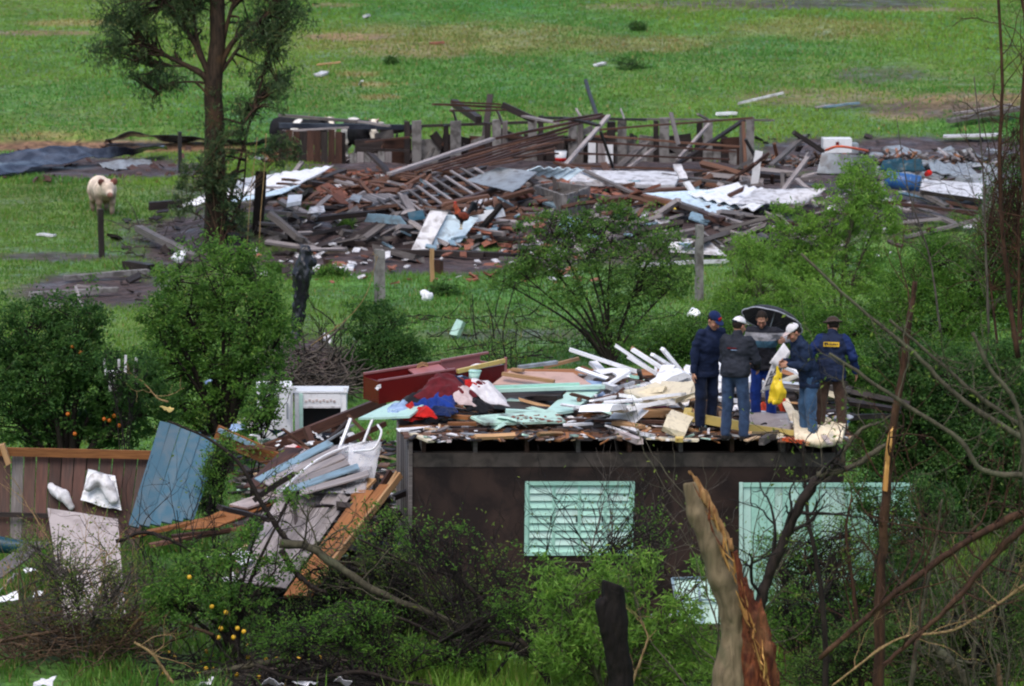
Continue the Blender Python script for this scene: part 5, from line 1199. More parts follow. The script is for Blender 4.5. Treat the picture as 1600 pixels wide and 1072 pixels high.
for a, b, w, m in [((436, 196, 118.6), (660, 199, 118.6), .14, 'tarp'), ((660, 197, 118.7), (860, 190, 118.7), .08, 'dark'), ((845, 184, 118.2), (1010, 187, 118.2), .07, 'iron'), ((1003, 186, 118.6), (1210, 188, 118.6), .05, 'old'), ((440, 205, 118.3), (545, 199, 118.3), .05, 'oldl'), ((560, 232, 118.1), (640, 236, 118.1), .06, 'dark'), ((570, 222, 118.2), (640, 214, 118.2), .05, 'brown'), ((790, 214, 118.3), (900, 219, 118.3), .06, 'brown')]:
    beam('rail', at(*a), at(*b), w, .06, M[m], parent=stall, roll=R(90))
def zvert(px, top, bot, Y): a, b = at(px, bot, Y), at(px, top, Y); return a, b
for i in range(9):
    px = 441 + i * 11; a, b = zvert(px, 204 + random.uniform(-2, 2), 262, 118.2); beam('board', a, b, .185, .03, M['brown'] if i % 3 else M['dark'], parent=stall)
for i in range(6):
    px = 552 + i * 11; a, b = zvert(px, 238 + random.uniform(-2, 2), 268, 117.8); beam('board', a, b, .18, .03, M['oldl'] if i % 2 else M['concrete'], parent=stall)
for i, (px, top, bot, m) in enumerate([(990, 228, 268, 'concrete'), (1005, 226, 266, 'concrete'), (1050, 240, 268, 'concrete'), (1062, 236, 268, 'old'), (1075, 238, 270, 'concrete'), (1120, 236, 270, 'concrete'), (1132, 240, 268, 'dark'), (1145, 234, 268, 'concrete'), (925, 222, 258, 'white'), (940, 224, 258, 'oldl'), (952, 226, 258, 'white'), (820, 222, 255, 'concrete'), (860, 215, 250, 'dark'), (875, 218, 255, 'dark')]):
    a, b = zvert(px, top, bot, 118.0); beam('panel', a, b, .21, .04, M[m], parent=stall)
# tumbled boards between the posts
for i in range(46):
    x0 = random.uniform(556, 1150); y0 = random.uniform(206, 262); x1 = x0 + random.uniform(-26, 52); y1 = y0 + random.uniform(-26, 26)
    beam('loose_board', at(x0, y0, 118.3 + random.uniform(0, .8)), at(x1, min(max(y1, 200), 266), 118.3 + random.uniform(0, .8)), .05, random.uniform(.06, .26), M[random.choice(('dark', 'dark', 'brown', 'old', 'dark', 'concrete'))], parent=stall, jag=.03)
for i in range(14):
    x0 = 556 + i * 44; beam('low_wall', at(x0, 240 + random.uniform(-6, 4), 118.75), at(x0 + 43, 241 + random.uniform(-6, 4), 118.75), .06, .92 + random.uniform(-.16, .12), M[random.choice(('dark', 'dark', 'brown', 'dark', 'concrete'))], parent=stall)
# fallen roof slopes
rf1 = thing('fallen_roof', 'fan of thin rust-brown battens of a collapsed roof sloping up to the stall posts', 'fallen roof', at(780, 262, 112))
beam('rafter', at(608, 272, 110.5), at(770, 217, 115.5), .16, .07, M['oldl'], parent=rf1); beam('rafter', at(770, 217, 115.5), at(945, 181, 117.2), .10, .07, M['brown'], parent=rf1)
for (a, b) in [((640, 268, 110.8), (938, 183, 117)), ((660, 266, 110.8), (890, 199, 116)), ((676, 266, 110.8), (886, 205, 115.6)), ((690, 267, 110.8), (880, 212, 115)), ((705, 266, 110.8), (876, 218, 114.6)), ((725, 263, 110.8), (872, 225, 114.2)), ((745, 260, 110.8), (868, 232, 113.6)), ((765, 258, 110.8), (866, 238, 113)), ((800, 236, 112), (880, 222, 114)), ((800, 246, 111), (872, 240, 112.6)), ((840, 270, 110), (905, 262, 110.6)), ((800, 276, 109.6), (890, 264, 110.4))]:
    beam('batten', at(*a), at(*b), .055, .045, M['brown'] if random.random() < .6 else M['red'], parent=rf1, warp=.03)
rf2 = thing('roof_lattice', 'leaning roof lattice of rusty battens between a grey rafter and a brown post', 'roof lattice', at(1030, 264, 114))
beam('rafter', at(880, 262, 113), at(951, 181, 117), .12, .07, M['oldl'], parent=rf2); beam('edge_post', at(1165, 268, 115.6), at(1161, 190, 116), .09, .08, M['red'], parent=rf2)
for a, b, w in [((934, 203, 116), (1176, 184, 116), .09), ((922, 212, 115.6), (1156, 229, 115.5), .07), ((917, 221, 115), (1150, 237, 115.3), .06), ((897, 239, 114.2), (1140, 249, 115), .06), ((880, 257, 113.2), (1120, 268, 114), .07), ((1120, 262, 114.6), (1220, 268, 114.6), .05), ((897, 239, 114.1), (965, 242, 114.4), .06)]:
    beam('batten', at(*a), at(*b), w, .05, M['red'] if w > .06 else M['brown'], parent=rf2, warp=.02)
beam('brace', at(1048, 264, 115), at(1162, 188, 116.6), .16, .06, M['dark'], parent=rf2); beam('brace', at(962, 266, 114.5), at(1010, 222, 115.6), .22, .06, M['old'], parent=rf2); beam('brace', at(982, 262, 114.4), at(1025, 230, 115.2), .10, .06, M['oldl'], parent=rf2); beam('brace', at(1058, 250, 115), at(1108, 194, 116.6), .08, .06, M['oldl'], parent=rf2)
rf3 = thing('ladder_frame', 'two long dark rafters with grey cross battens lying like a ladder on the rubble', 'roof frame', at(680, 300, 107))
beam('rafter', at(572, 327, 104.6), at(756, 262, 110.6), .17, .09, M['dark'], parent=rf3); beam('rafter', at(612, 348, 103.2), at(812, 283, 108.6), .17, .09, M['brown'], parent=rf3)
for i in range(11):
    f = i / 10; A, B = at(572, 327, 104.6).lerp(at(756, 262, 110.6), .12 + .8 * f), at(612, 348, 103.2).lerp(at(812, 283, 108.6), .06 + .8 * f)
    beam('batten', A.lerp(B, random.uniform(-.25, .0)) + Z_ * .07, B + Z_ * .06, .07, .04, M['oldl'] if i % 3 else M['old'], parent=rf3)
rf4 = thing('slatted_panel', 'grey slatted panel of narrow battens lying flat beside the dark rafters', 'slatted panel', at(610, 312, 106))
for i in range(13):
    f = i / 12; A = at(553 + 52 * f, 304 - 1 * f, 107.4 - .3 * f); B = at(590 + 62 * f, 322 - 6 * f, 104.9 + .7 * f); beam('slat', A, B, .075, .03, M['old'] if i % 2 else M['oldl'], parent=rf4)
rf5 = thing('slatted_panel', 'pale slatted panel under the rooster and beside the charred stick', 'slatted panel', at(760, 318, 106))
for i in range(7):
    f = i / 6; A = at(745 + 45 * f, 312 - 3 * f, 106.5); B = at(735 + 62 * f, 326 - 4 * f, 104.8); beam('slat', A, B, .08, .03, M['whited'] if i % 2 else M['oldl'], parent=rf5)
# single timbers: ends given by pixel and height over the heap
TB = [((436, 180, 1.62), (560, 190, 1.5), .14, .07, 'old', 'long grey pole resting over the boards above the black cow'),
      ((560, 190, 1.5), (610, 197, 1.45), .08, .06, 'oldl', 'thin pale end of the grey pole by the cow'),
      ((915, 126, 1.4), (932, 180, 1.0), .10, .09, 'iron', 'tall thin black post leaning over the ruin against the meadow'),
      ((766, 148, 1.7), (757, 216, .6), .17, .08, 'dark', 'short black plank standing up among the stall posts'),
      ((709, 160, 1.8), (748, 187, 1.4), .18, .18, 'dark', 'black log end pointing up behind the concrete posts'),
      ((784, 164, 1.8), (836, 188, 1.4), .18, .18, 'dark', 'second black log beside the standing black plank'),
      ((677, 163, 1.8), (790, 168, 1.7), .06, .06, 'red', 'thin rusty pole above the stall posts'), ((704, 159, 1.9), (782, 163, 1.8), .05, .05, 'red', 'thin rusty pole on top of the two black logs'), ((703, 173, 1.7), (812, 172, 1.6), .05, .05, 'brown', 'thin brown pole below the rusty ones'),
      ((706, 170, 1.6), (714, 190, 1.2), .06, .05, 'oldl', 'little pale stick leaning at the black log'), ((776, 172, 1.6), (784, 190, 1.2), .06, .05, 'oldl', 'little pale stick leaning at the second black log'),
      ((812, 180, 1.5), (870, 192, 1.4), .16, .05, 'oldl', 'grey board on top of the middle posts'), ((866, 190, 1.5), (940, 178, 1.6), .10, .05, 'brown', 'brown batten running to the top of the roof lattice'), ((880, 184, 1.5), (935, 196, 1.4), .16, .06, 'dark', 'dark board beside the top of the roof lattice'),
      ((900, 170, 1.7), (908, 183, 1.5), .05, .05, 'oldl', 'thin pale splinter upright behind the grey rafter'), ((970, 170, 1.6), (975, 186, 1.4), .04, .04, 'oldl', 'thin splinter upright near the leaning black post'),
      ((1048, 176, 1.6), (1060, 226, .8), .12, .05, 'oldl', 'pale board leaning upright in the middle of the roof lattice'), ((1090, 178, 1.5), (1106, 187, 1.3), .07, .05, 'oldl', 'short pale stick across a concrete post'),
      ((938, 205, 1.4), (958, 262, .4), .06, .06, 'iron', 'thin black rod behind the roof lattice'), ((1165, 218, 1.2), (1186, 256, .5), .07, .06, 'iron', 'black rod leaning at the corner of the roof lattice'),
      ((1186, 236, 1.0), (1178, 290, .1), .20, .05, 'white', 'white painted post standing at the corner of the roof lattice'), ((1058, 258, .9), (1068, 280, .6), .22, .06, 'whited', 'dirty white board tipped behind the white sheet'), ((1072, 284, .6), (1092, 312, .2), .24, .05, 'white', 'white board lying on the corrugated sheet'),
      ((1034, 272, .5), (1174, 292, .35), .14, .06, 'old', 'long grey beam lying below the roof lattice'), ((908, 264, .6), (990, 302, .3), .12, .06, 'old', 'grey beam dropping from the roof lattice to the trough'),
      ((1135, 285, .3), (1180, 255, .9), .08, .06, 'brown', 'brown batten propped near the white post'), ((1222, 300, .3), (1262, 246, 1.0), .12, .06, 'oldl', 'pale grey board leaning up near the grey cabinet'), ((1205, 258, .9), (1258, 212, 1.4), .14, .07, 'old', 'grey post leaning beside the white box'), ((1240, 207, 1.5), (1345, 276, .4), .14, .10, 'dark', 'long black beam sloping past the white box'), ((1222, 270, .6), (1222, 306, .1), .10, .07, 'old', 'short grey stake in front of the leaning board'),
      ((1166, 268, .6), (1200, 240, 1.0), .08, .07, 'brown', 'brown stick crossing beside the white post'), ((1196, 314, .15), (1272, 298, .25), .14, .07, 'brown', 'brown beam across the front of the white sheet'),
      ((1372, 274, .9), (1480, 322, .3), .22, .08, 'old', 'heavy grey beam lying under the blue barrel'), ((1424, 320, .4), (1498, 352, .1), .24, .06, 'old', 'broad grey plank pointing at the front of the ruin'), ((1400, 374, .05), (1532, 342, .25), .12, .07, 'oldl', 'pale grey beam along the right front corner of the ruin'.replace('right front', 'outer')),
      ((1360, 352, .2), (1470, 342, .3), .08, .06, 'oldl', 'thin pale beam in the crossed timbers'), ((1380, 316, .5), (1530, 332, .4), .14, .07, 'brown', 'brown beam lying above the broad grey plank'), ((1300, 312, .5), (1440, 352, .15), .12, .08, 'old', 'grey timber crossing behind the pale green bush'), ((1440, 300, .6), (1535, 314, .4), .10, .1, 'dark', 'dark timber behind the blue barrel'),
      ((1330, 298, .5), (1420, 330, .2), .14, .05, 'oldl', 'grey plank lying among the crossed timbers'), ((1410, 302, .5), (1472, 316, .4), .22, .04, 'tealpl', 'dark teal painted board under the blue barrel'),
      ((600, 392, .12), (756, 398, .12), .22, .13, 'dark', 'long black foundation beam at the front of the ruin'), ((748, 397, .12), (852, 403, .1), .18, .12, 'dark', 'second black beam continuing the front of the ruin'),
      ((420, 333, .8), (482, 384, .1), .22, .14, 'old', 'mossy grey-brown post fallen across the ruin front'), ((408, 268, 1.4), (402, 372, -.1), .26, .22, 'char', 'charred black post standing beside the big tree'),
      ((216, 356, .35), (304, 402, .1), .18, .14, 'old', 'grey post lying on the mud below the big tree'), ((196, 414, .1), (236, 420, .1), .22, .2, 'dark', 'dark block at the end of the concrete curb'), ((232, 322, .3), (285, 318, .35), .24, .2, 'dark', 'thick dark beam end beside the white roofing sheet'),
      ((782, 320, .7), (748, 362, .2), .13, .10, 'char', 'charred stick behind the rooster'), ((1060, 318, .5), (1096, 330, .3), .20, .10, 'old', 'grey square post end in front of the white sheet'),
      ((866, 272, .7), (866, 302, .3), .10, .1, 'dark', 'short black stake behind the concrete trough'), ((400, 318, .12), (536, 268, .35), .20, .12, 'dark', 'dark plank under the white roofing sheet'),
      ((1275, 168, .05), (1300, 164, .08), .12, .05, 'oldl', 'pale stick in the grass near the bluish pipe'), ((1153, 162, .1), (1224, 145, .35), .10, .06, 'whited', 'long pale stick lying on the grass above the ruin'), ((1120, 178, .1), (1150, 177, .1), .2, .08, 'white', 'white scrap of board on the grass above the roof lattice'), ((1288, 167, .1), (1342, 161, .12), .10, .06, 'lblue', 'light blue pipe lying on the grass slope'),
      ((1482, 189, .2), (1602, 168, .35), .30, .12, 'old', 'upper dark grey plank of the pair on the slope'), ((1490, 178, .3), (1580, 164, .4), .22, .06, 'oldl', 'pale grey plank on top of the pair on the slope'), ((1474, 213, .15), (1566, 210, .2), .40, .06, 'whited', 'whitish panel lying on the grass below the dark planks'),
      ((496, 101, .05), (532, 97, .1), .10, .05, 'tan', 'tan stick lying on the far meadow'), ((562, 133, .0), (566, 126, .3), .08, .05, 'whited', 'small pale stick standing on the far meadow'), ((672, 68, .05), (694, 66, .08), .20, .08, 'brick', 'red scrap lying on the far meadow'), ((930, 102, .05), (945, 98, .1), .2, .06, 'whited', 'pale scrap lying high on the meadow'), ((496, 118, .05), (508, 113, .1), .3, .08, 'whited', 'whitish scrap on the far meadow below the tan stick'), ((570, 26, .05), (576, 24, .1), .3, .1, 'whited', 'tiny white scrap near the top of the meadow'),
      ((100, 434, .12), (232, 424, .14), .16, .10, 'concrete', 'dark concrete curb at the edge of the muddy pit'), ((46, 460, .12), (184, 452, .14), .18, .10, 'concrete', 'lower concrete curb of the muddy pit'), ((60, 476, .1), (125, 478, .1), .16, .08, 'oldl', 'pale plank at the bottom of the muddy pit'), ((118, 448, .3), (128, 480, .05), .06, .05, 'oldl', 'thin grey stick leaning on the lower curb'), ((120, 446, .15), (165, 450, .12), .05, .04, 'oldl', 'thin pale lath on the lower curb'),
      ((60, 366, .05), (86, 368, .05), .16, .05, 'whited', 'grey-white board lying on the turf near the pig'), ((1000, 414, .1), (1138, 408, .1), .10, .08, 'whited', 'long whitish strip in front of the ruin behind the bush'), ((780, 404, .1), (905, 408, .08), .10, .08, 'old', 'grey beam on the mud behind the bush')]
for a, b, w, t, m, lab in TB:
    beam('timber', pt(*a), pt(*b), w, t, M[m], lab, 'timber', jag=.02, warp=.012)
# sheets
def sheet(name, q, mat, lab, cat, **k):
    k.setdefault('nu', 12); k.setdefault('nv', 8); k.setdefault('warp', .05)
    return slab(name, [pt(*c) for c in q], k.pop('thick', .025), M[mat], lab, cat, smooth=False, **k)
SH = [([(269, 327, .12), (463, 291, .25), (521, 259, .50), (377, 279, .36)], 'white', 'long white roofing sheet lying behind the big tree trunk', dict(nu=44, ridges=9, amp=.02, warp=.03)),
      ([(340, 322, .16), (440, 302, .2), (470, 289, .3), (360, 312, .22)], 'pblue', 'bluish white roofing sheet next to the long white one', dict()),
      ([(642, 392, .15), (670, 390, .15), (700, 332, .75), (672, 330, .8)], 'whited', 'pale grey board sloping down the front of the rubble', dict(warp=.02, thick=.05)),
      ([(676, 384, .15), (720, 378, .15), (748, 340, .6), (690, 334, .7)], 'pblue', 'light blue sheet under the rooster', dict()),
      ([(738, 348, .4), (790, 338, .4), (786, 326, .6), (735, 332, .6)], 'white', 'white sheet behind the rooster', dict()),
      ([(570, 346, .4), (636, 352, .35), (625, 338, .55), (575, 334, .6)], 'lblue', 'pale blue board at the foot of the dark rafters', dict()),
      ([(640, 346, .4), (665, 342, .4), (660, 328, .6), (636, 332, .6)], 'blue', 'bright blue scrap of board at the end of the brown rafter', dict()),
      ([(726, 282, .5), (800, 300, .5), (840, 270, .9), (780, 262, 1.0)], 'metal', 'blue-grey metal sheet between the rafters and the trough', dict()),
      ([(815, 270, .8), (890, 280, .7), (912, 265, .9), (840, 262, 1.0)], 'pblue', 'bluish white boards behind the black stake', dict(ridges=5, amp=.03, nu=30)),
      ([(890, 286, .35), (1055, 292, .35), (1064, 272, .5), (905, 268, .5)], 'whited', 'long whitish wall panel lying below the roof lattice', dict(warp=.03, thick=.10)),
      ([(1005, 302, .45), (1110, 336, .22), (1190, 318, .3), (1100, 298, .5)], 'pblue', 'bluish white corrugated sheet in front of the long panel', dict(ridges=7, amp=.03, nu=42)),
      ([(1075, 304, .45), (1180, 328, .30), (1225, 302, .4), (1150, 288, .5)], 'white', 'pinkish white corrugated sheet beside the bluish one', dict(ridges=6, amp=.03, nu=40)),
      ([(1150, 320, .35), (1260, 318, .35), (1290, 296, .6), (1180, 296, .6)], 'whited', 'dirty white sheet at the outer side of the corrugated one', dict()),
      ([(1040, 394, .12), (1136, 400, .1), (1110, 378, .3), (1045, 378, .35)], 'whited', 'whitish sheet leaning on the front edge behind the concrete fence post', dict()),
      ([(1276, 272, .5), (1368, 274, .5), (1366, 246, 1.0), (1284, 240, 1.0)], 'metal', 'grey metal cabinet panel under the white box', dict(warp=.01, thick=.2)),
      ([(1425, 300, .4), (1535, 315, .2), (1540, 285, .3), (1440, 280, .5)], 'whited', 'dirty white sheet behind the grey beams near the blue barrel', dict()),
      ([(1455, 270, .15), (1545, 282, .1), (1510, 258, .2), (1450, 252, .2)], 'metal', 'shiny grey roofing scattered on the mud past the barrel', dict(ridges=4, amp=.03, nu=24)),
      ([(1440, 285, .4), (1490, 300, .3), (1480, 288, .4), (1445, 278, .5)], 'white', 'small white sheet beside the blue barrel', dict()),
      ([(545, 312, .3), (560, 316, .3), (566, 306, .4), (550, 304, .4)], 'metal', 'small grey scrap in the red clay heap', dict()),
      ([(448, 320, .4), (470, 318, .4), (472, 308, .5), (450, 309, .5)], 'white', 'white tub-like scrap in front of the clay heap', dict(thick=.1)),
      ([(480, 334, .3), (508, 332, .3), (506, 322, .4), (484, 325, .4)], 'whited', 'crumpled whitish scrap below the white one', dict()),
      ([(1030, 316, .4), (1060, 330, .3), (1050, 320, .4), (1035, 312, .45)], 'yellowpl', 'small yellow plastic sheet in front of the corrugated sheets', dict()),
      ([(476, 414, .03), (500, 415, .03), (499, 421, .03), (478, 420, .03)], 'white', 'short white board on the turf behind the wrapped stump', dict(warp=.01, thick=.06)),
      ([(520, 414, .03), (554, 415, .03), (552, 421, .03), (522, 420, .03)], 'white', 'longer white board on the turf behind the wrapped stump', dict(warp=.01, thick=.06)),
      ([(704, 524, .05), (716, 526, .05), (726, 504, .35), (716, 500, .35)], 'mintl', 'pale mint plastic bottle-like piece in the grass behind the house', dict(warp=.02, thick=.1))]
for q, m, lab, k in SH: sheet('sheet', q, m, lab, 'sheet', **k)
# concrete trough
tc = pt(878, 326, .0); tr = thing('trough', 'square open concrete trough standing in front of the fallen roof', 'trough', tc)
tq = [pt(836, 318, .0), pt(882, 336, .0), pt(921, 322, .0), pt(872, 308, .0)]
for i in range(4):
    a, b = tq[i].copy(), tq[(i + 1) % 4].copy(); a.z = b.z = tc.z - .1; d = (b - a).normalized() * .05
    slab('trough_side', [a + d, b - d, b - d + Z_ * .62, a + d + Z_ * .62], .09, M['concrete'], parent=tr, nu=3, nv=2, warp=.004)
slab('trough_floor', [q.lerp(sum(tq, Vector()) / 4, .1) + Z_ * .05 for q in tq], .04, M['dark'], parent=tr, nu=2, nv=2)
# barrel, drum, box
ba, bb_ = pt(1384, 280, .85), pt(1438, 288, .75); br = thing('barrel', 'bright blue plastic barrel lying on the ruin with its open end toward the mud', 'barrel', ba)
d = (bb_ - ba); mb = MB(); n = 14; prof = [(0, .02), (0, .19), (.03, .21), (.2, .215), (.22, .235), (.25, .215), (.7, .215), (.72, .235), (.75, .215), (.97, .21), (1, .195), (1, .17), (.9, .165)]
mb.tube([ba + d * t for t, r in prof], [r for t, r in prof], 18); mb.build('barrel_body', M['bluepl'], br)
mb = MB(); mb.tube([ba + d * .9 , ba + d * .905], [.165, .01], 18); mb.build('lid', M['tealpl'], br)
V, Fq = slab_arrays([pt(1372, 268, .75), pt(1444, 270, .75), pt(1438, 252, 1.0), pt(1380, 250, 1.0)], .05, 22, 14, warp=.20, seed=33, wscale=2.2)
obj_world('tarpaulin', V, Fq, M['tealpl'], None, True, label='dark teal tarpaulin heaped up behind the blue barrel', cat='tarpaulin')
wbx = pt(1308, 238, 1.0); bx = thing('white_box', 'white appliance box with an orange hose across it on top of the ruin', 'white box', wbx)
wbox(bx, 'box_body', wbx + Vector((0, .2, .17)), (.74, .5, .36), M['white'], .05); wbox(bx, 'grey_side', wbx + Vector((.46, .2, .10)), (.16, .45, .24), M['metal'], .05); wbox(bx, 'dark_knob', wbx + Vector((0, -.08, .24)), (.08, .04, .08), M['maroon'])
mb = MB(); mb.cap_tube(smoothline([pt(1290, 235, 1.2), pt(1308, 229, 1.35), pt(1330, 231, 1.3), pt(1356, 236, 1.15)], 14), np.full(14, .035), 6); mb.build('hose', M['orangepl'], label='orange hose lying across the white appliance box', cat='hose')
wbq = pt(876, 248, 1.2); wbox(None, 'white_drum', wbq, (.2, .2, .26), M['white']) if False else None
bk = at(876, 256, 116.5); bo = thing('bucket', 'white bucket with a red band behind the fallen roof', 'bucket', bk); mb = MB(); mb.tube([bk, bk + Z_ * .001, bk + Z_ * .34, bk + Z_ * .33, bk + Z_ * .03], [.01, .13, .17, .155, .12], 16); mb.build('bucket_body', M['whitepl'], bo)
mb = MB(); mb.tube([bk + Z_ * .07, bk + Z_ * .071, bk + Z_ * .17, bk + Z_ * .171], [.12, .146, .154, .13], 16); mb.build('band', M['c_red'], bo); wbox(bo, 'handle', bk + Vector((0, 0, .36)), (.34, .015, .02), M['metal'])
sack('red_container', 'small red container beside the blue barrel', [pt(1448, 272, .7), pt(1452, 270, .75)], [.07, .08], M['c_red'], (.01, 6, (1, 1, 1)), 'container', .03)
# stacked roof tiles and brick shards
def heap(n, box, h): return [pt(rr.uniform(box[0], box[2]), rr.uniform(box[1], box[3]), h + rr.uniform(-.03, .12)) for _ in range(n)]
LANDMARKS[:] = [('the concrete trough', 878, 320), ('the rooster', 722, 345), ('the white roofing sheet', 400, 300), ('the ladder of dark rafters', 690, 300), ('the grey slatted panel', 600, 312), ('the roof lattice', 1030, 250), ('the corrugated sheets', 1120, 312),
    ('the blue barrel', 1410, 285), ('the white appliance box', 1308, 240), ('the long whitish wall panel', 975, 282), ('the black foundation beam', 700, 392), ('the fan of roof battens', 760, 258), ('the fallen mossy post', 452, 358), ('the small white tub', 460, 315), ('the outer pale beam', 1465, 358),
    ('the tall concrete fence post', 1093, 372), ('the concrete fence post', 593, 392), ('the grey cabinet panel', 1240, 280), ('the crossed grey timbers', 1360, 330), ('the pale blue board', 603, 344), ('the square brown post', 684, 415), ('the stall wall of concrete boards', 570, 270), ('the brown stump by the bush', 834, 410), ('the white painted post', 1180, 275), ('the leaning whitish front sheet', 1080, 388)]
LAND_HEAD.update({31: 'red clay roof shard', 32: 'red clay shard', 33: 'red clay tile shard', 34: 'reddish lath', 35: 'red-brown lath', 36: 'dark broken timber', 37: 'pale grey broken board', 38: 'dirty white scrap', 39: 'brown broken lath', 40: 'light blue board scrap', 41: 'pale litter piece', 42: 'brown litter piece', 56: 'brown-grey rafter piece'})
scraps('clay_shard', 'red clay roof shard in the heap beside the fallen roof', 'clay shards by the fallen roof', 'brick', 'chip', heap(150, (490, 266, 620, 318), .10), (.12, .42), 31, 'clay shard', .35)
scraps('clay_shard', 'red clay shard scattered in front of the concrete trough', 'clay shards by the trough', 'brick', 'chip', heap(70, (690, 340, 860, 398), .1), (.12, .36), 32, 'clay shard', .3)
scraps('clay_shard', 'red clay shard between the fallen roof and the corrugated sheets', 'clay shards in the middle of the ruin', 'brick', 'chip', heap(60, (800, 285, 1010, 310), .25), (.12, .4), 33, 'clay shard', .3)
scraps('lath', 'orange-brown lath broken over the clay shards', 'laths on the clay shards', 'red', 'stick', heap(140, (470, 268, 680, 322), .14), (.4, 1.1), 34, 'lath', .14)
scraps('lath', 'orange-brown lath in the middle of the ruin', 'laths in the middle of the ruin', 'red', 'stick', heap(140, (680, 270, 1180, 340), .14), (.5, 1.6), 35, 'lath', .2)
scraps('dark_stick', 'dark broken timber scattered over the ruin', 'dark timbers over the ruin', 'dark', 'stick', heap(120, (430, 266, 1250, 392), .08), (.4, 1.7), 36, 'broken timber', .18)
scraps('brown_grey_stick', 'brown-grey broken rafter piece scattered over the ruin', 'rafter pieces over the ruin', 'old', 'stick', heap(110, (430, 266, 1250, 388), .10), (.5, 1.9), 56, 'broken rafter', .16)
scraps('grey_stick', 'grey broken board scattered over the ruin', 'grey boards over the ruin', 'oldl', 'stick', heap(190, (430, 270, 1280, 390), .10), (.35, 1.4), 37, 'broken board', .2)
scraps('white_scrap', 'white scrap scattered over the ruin', 'white scraps over the ruin', 'whited', 'chip', heap(150, (430, 275, 1540, 400), .10), (.06, .3), 38, 'scrap', .3)
scraps('brown_stick', 'reddish broken lath at the outer end of the ruin', 'laths at the outer end of the ruin', 'brown', 'stick', heap(45, (1080, 275, 1540, 380), .2), (.35, 1.2), 39, 'lath', .25)
scraps('blue_scrap', 'light blue scrap of board in the ruin', 'blue scraps in the ruin', 'lblue', 'chip', heap(40, (560, 285, 1120, 390), .2), (.15, .5), 40, 'scrap', .3)
scraps('litter_piece', 'small pale litter on the mud before the ruin', 'litter on the mud', 'whited', 'chip', heap(60, (390, 390, 900, 436), .0), (.06, .22), 41, 'litter', .3)
scraps('litter_piece', 'small brown litter on the mud before the ruin', 'brown litter on the mud', 'brick', 'chip', heap(50, (380, 390, 930, 445), .0), (.08, .3), 42, 'litter', .3)
LANDMARKS.clear()
scraps('earth_clod', 'clod of earth on the churned mud by the big tree', 'clods by the big tree', 'dark', 'chip', heap(90, (180, 330, 470, 470), .0), (.1, .32), 43, 'clod', .4)
scraps('earth_clod', 'clod of earth on the bank beyond the pig', 'clods on the bank', 'brown', 'chip', heap(60, (0, 222, 320, 285), .0), (.1, .3), 44, 'clod', .4)
scraps('earth_clod', 'clod of dark earth on the muddy band past the ruin', 'clods on the muddy band', 'dark', 'chip', heap(60, (1180, 212, 1600, 262), .0), (.1, .3), 45, 'clod', .4)
scraps('white_scrap', 'grey roofing scrap on the muddy band past the barrel', 'roofing scraps on the mud', 'metal', 'chip', heap(46, (1380, 235, 1590, 300), .03), (.3, .9), 46, 'scrap', .2)
# the countless rest: one mass
r = np.random.default_rng(50); n = 7000
px = r.uniform(430, 1545, n); py = 262 + 136 * r.random(n)
d = np.stack([ray(a, b) for a, b in zip(px, py)]); 
Yg = np.array([np.interp(q, [400, 258], [100.6, 119.6]) for q in py]); Xg = d[:, 0] / d[:, 1] * Yg; Zg = terrain(Xg, Yg) + r.uniform(0, .16, n)
Vs, base = [], beam_mesh(1, .12, .07, None, .03, .02, 1); bv = np.array([v.co for v in base.vertices]); bf_ = [tuple(p.vertices) for p in base.polygons]
L = r.uniform(.15, .75, n); az = r.uniform(0, np.pi * 2, n); tl = r.normal(0, .25, n)
Rm = np.zeros((n, 3, 3)); Rm[:, 0, 0] = np.cos(az) * np.cos(tl); Rm[:, 1, 0] = np.sin(az) * np.cos(tl); Rm[:, 2, 0] = np.sin(tl); Rm[:, 0, 1] = -np.sin(az); Rm[:, 1, 1] = np.cos(az)
Rm[:, :, 2] = np.cross(Rm[:, :, 0], Rm[:, :, 1])
V = np.einsum('nij,nkj->nki', Rm, bv[None] * np.stack([L, L * r.uniform(.6, 1.6, n), L], -1)[:, None]) + np.stack([Xg, Yg, Zg], -1)[:, None]
pal = np.array([(.05, .038, .036), (.10, .06, .045), (.15, .14, .14), (.19, .085, .05), (.32, .30, .31), (.022, .018, .018), (.30, .14, .07), (.42, .46, .52)])
cc_ = pal[r.choice(len(pal), n, p=[.24, .15, .16, .13, .11, .13, .05, .03])] * r.uniform(.6, 1.3, (n, 1))
m_ = M['rubble']
fq = np.concatenate([np.array(bf_)[None] + 8 * np.arange(n)[:, None, None]]).reshape(-1, 4)
o = link('debris', npmesh('debris', V.reshape(-1, 3), fq, m_, False, np.repeat(cc_, 8, 0))); tag(o, 'mass of splintered timber and rubble covering the flattened farmhouse', None, None, 'stuff')
# tarpaulins beyond the pig
V, Fq = slab_arrays([pt(-20, 278, .1), pt(262, 236, .12), pt(255, 232, .35), pt(-20, 240, .5)], .01, 60, 16, warp=.30, seed=4, wscale=.8)
obj_world('tarpaulin', V, Fq, M['tarp'], None, True, label='big wrinkled blue-black tarpaulin spread over the bank beyond the pig', cat='tarpaulin')
V, Fq = slab_arrays([pt(162, 219, .1), pt(430, 224, .1), pt(430, 216, .3), pt(165, 213, .45)], .01, 50, 8, warp=.22, seed=9, wscale=.9)
obj_world('tarpaulin', V, Fq, M['tarp'], None, True, label='narrow blue-black tarpaulin strip along the top of the soil bank', cat='tarpaulin')
V, Fq = slab_arrays([pt(180, 268, .0), pt(240, 258, .02), pt(236, 248, .1), pt(150, 252, .1)], .01, 24, 12, warp=.22, seed=14, wscale=1.4)
obj_world('tarpaulin', V, Fq, M['metal'], None, True, label='torn pale underside of the tarpaulin at its lower hem', cat='tarpaulin')
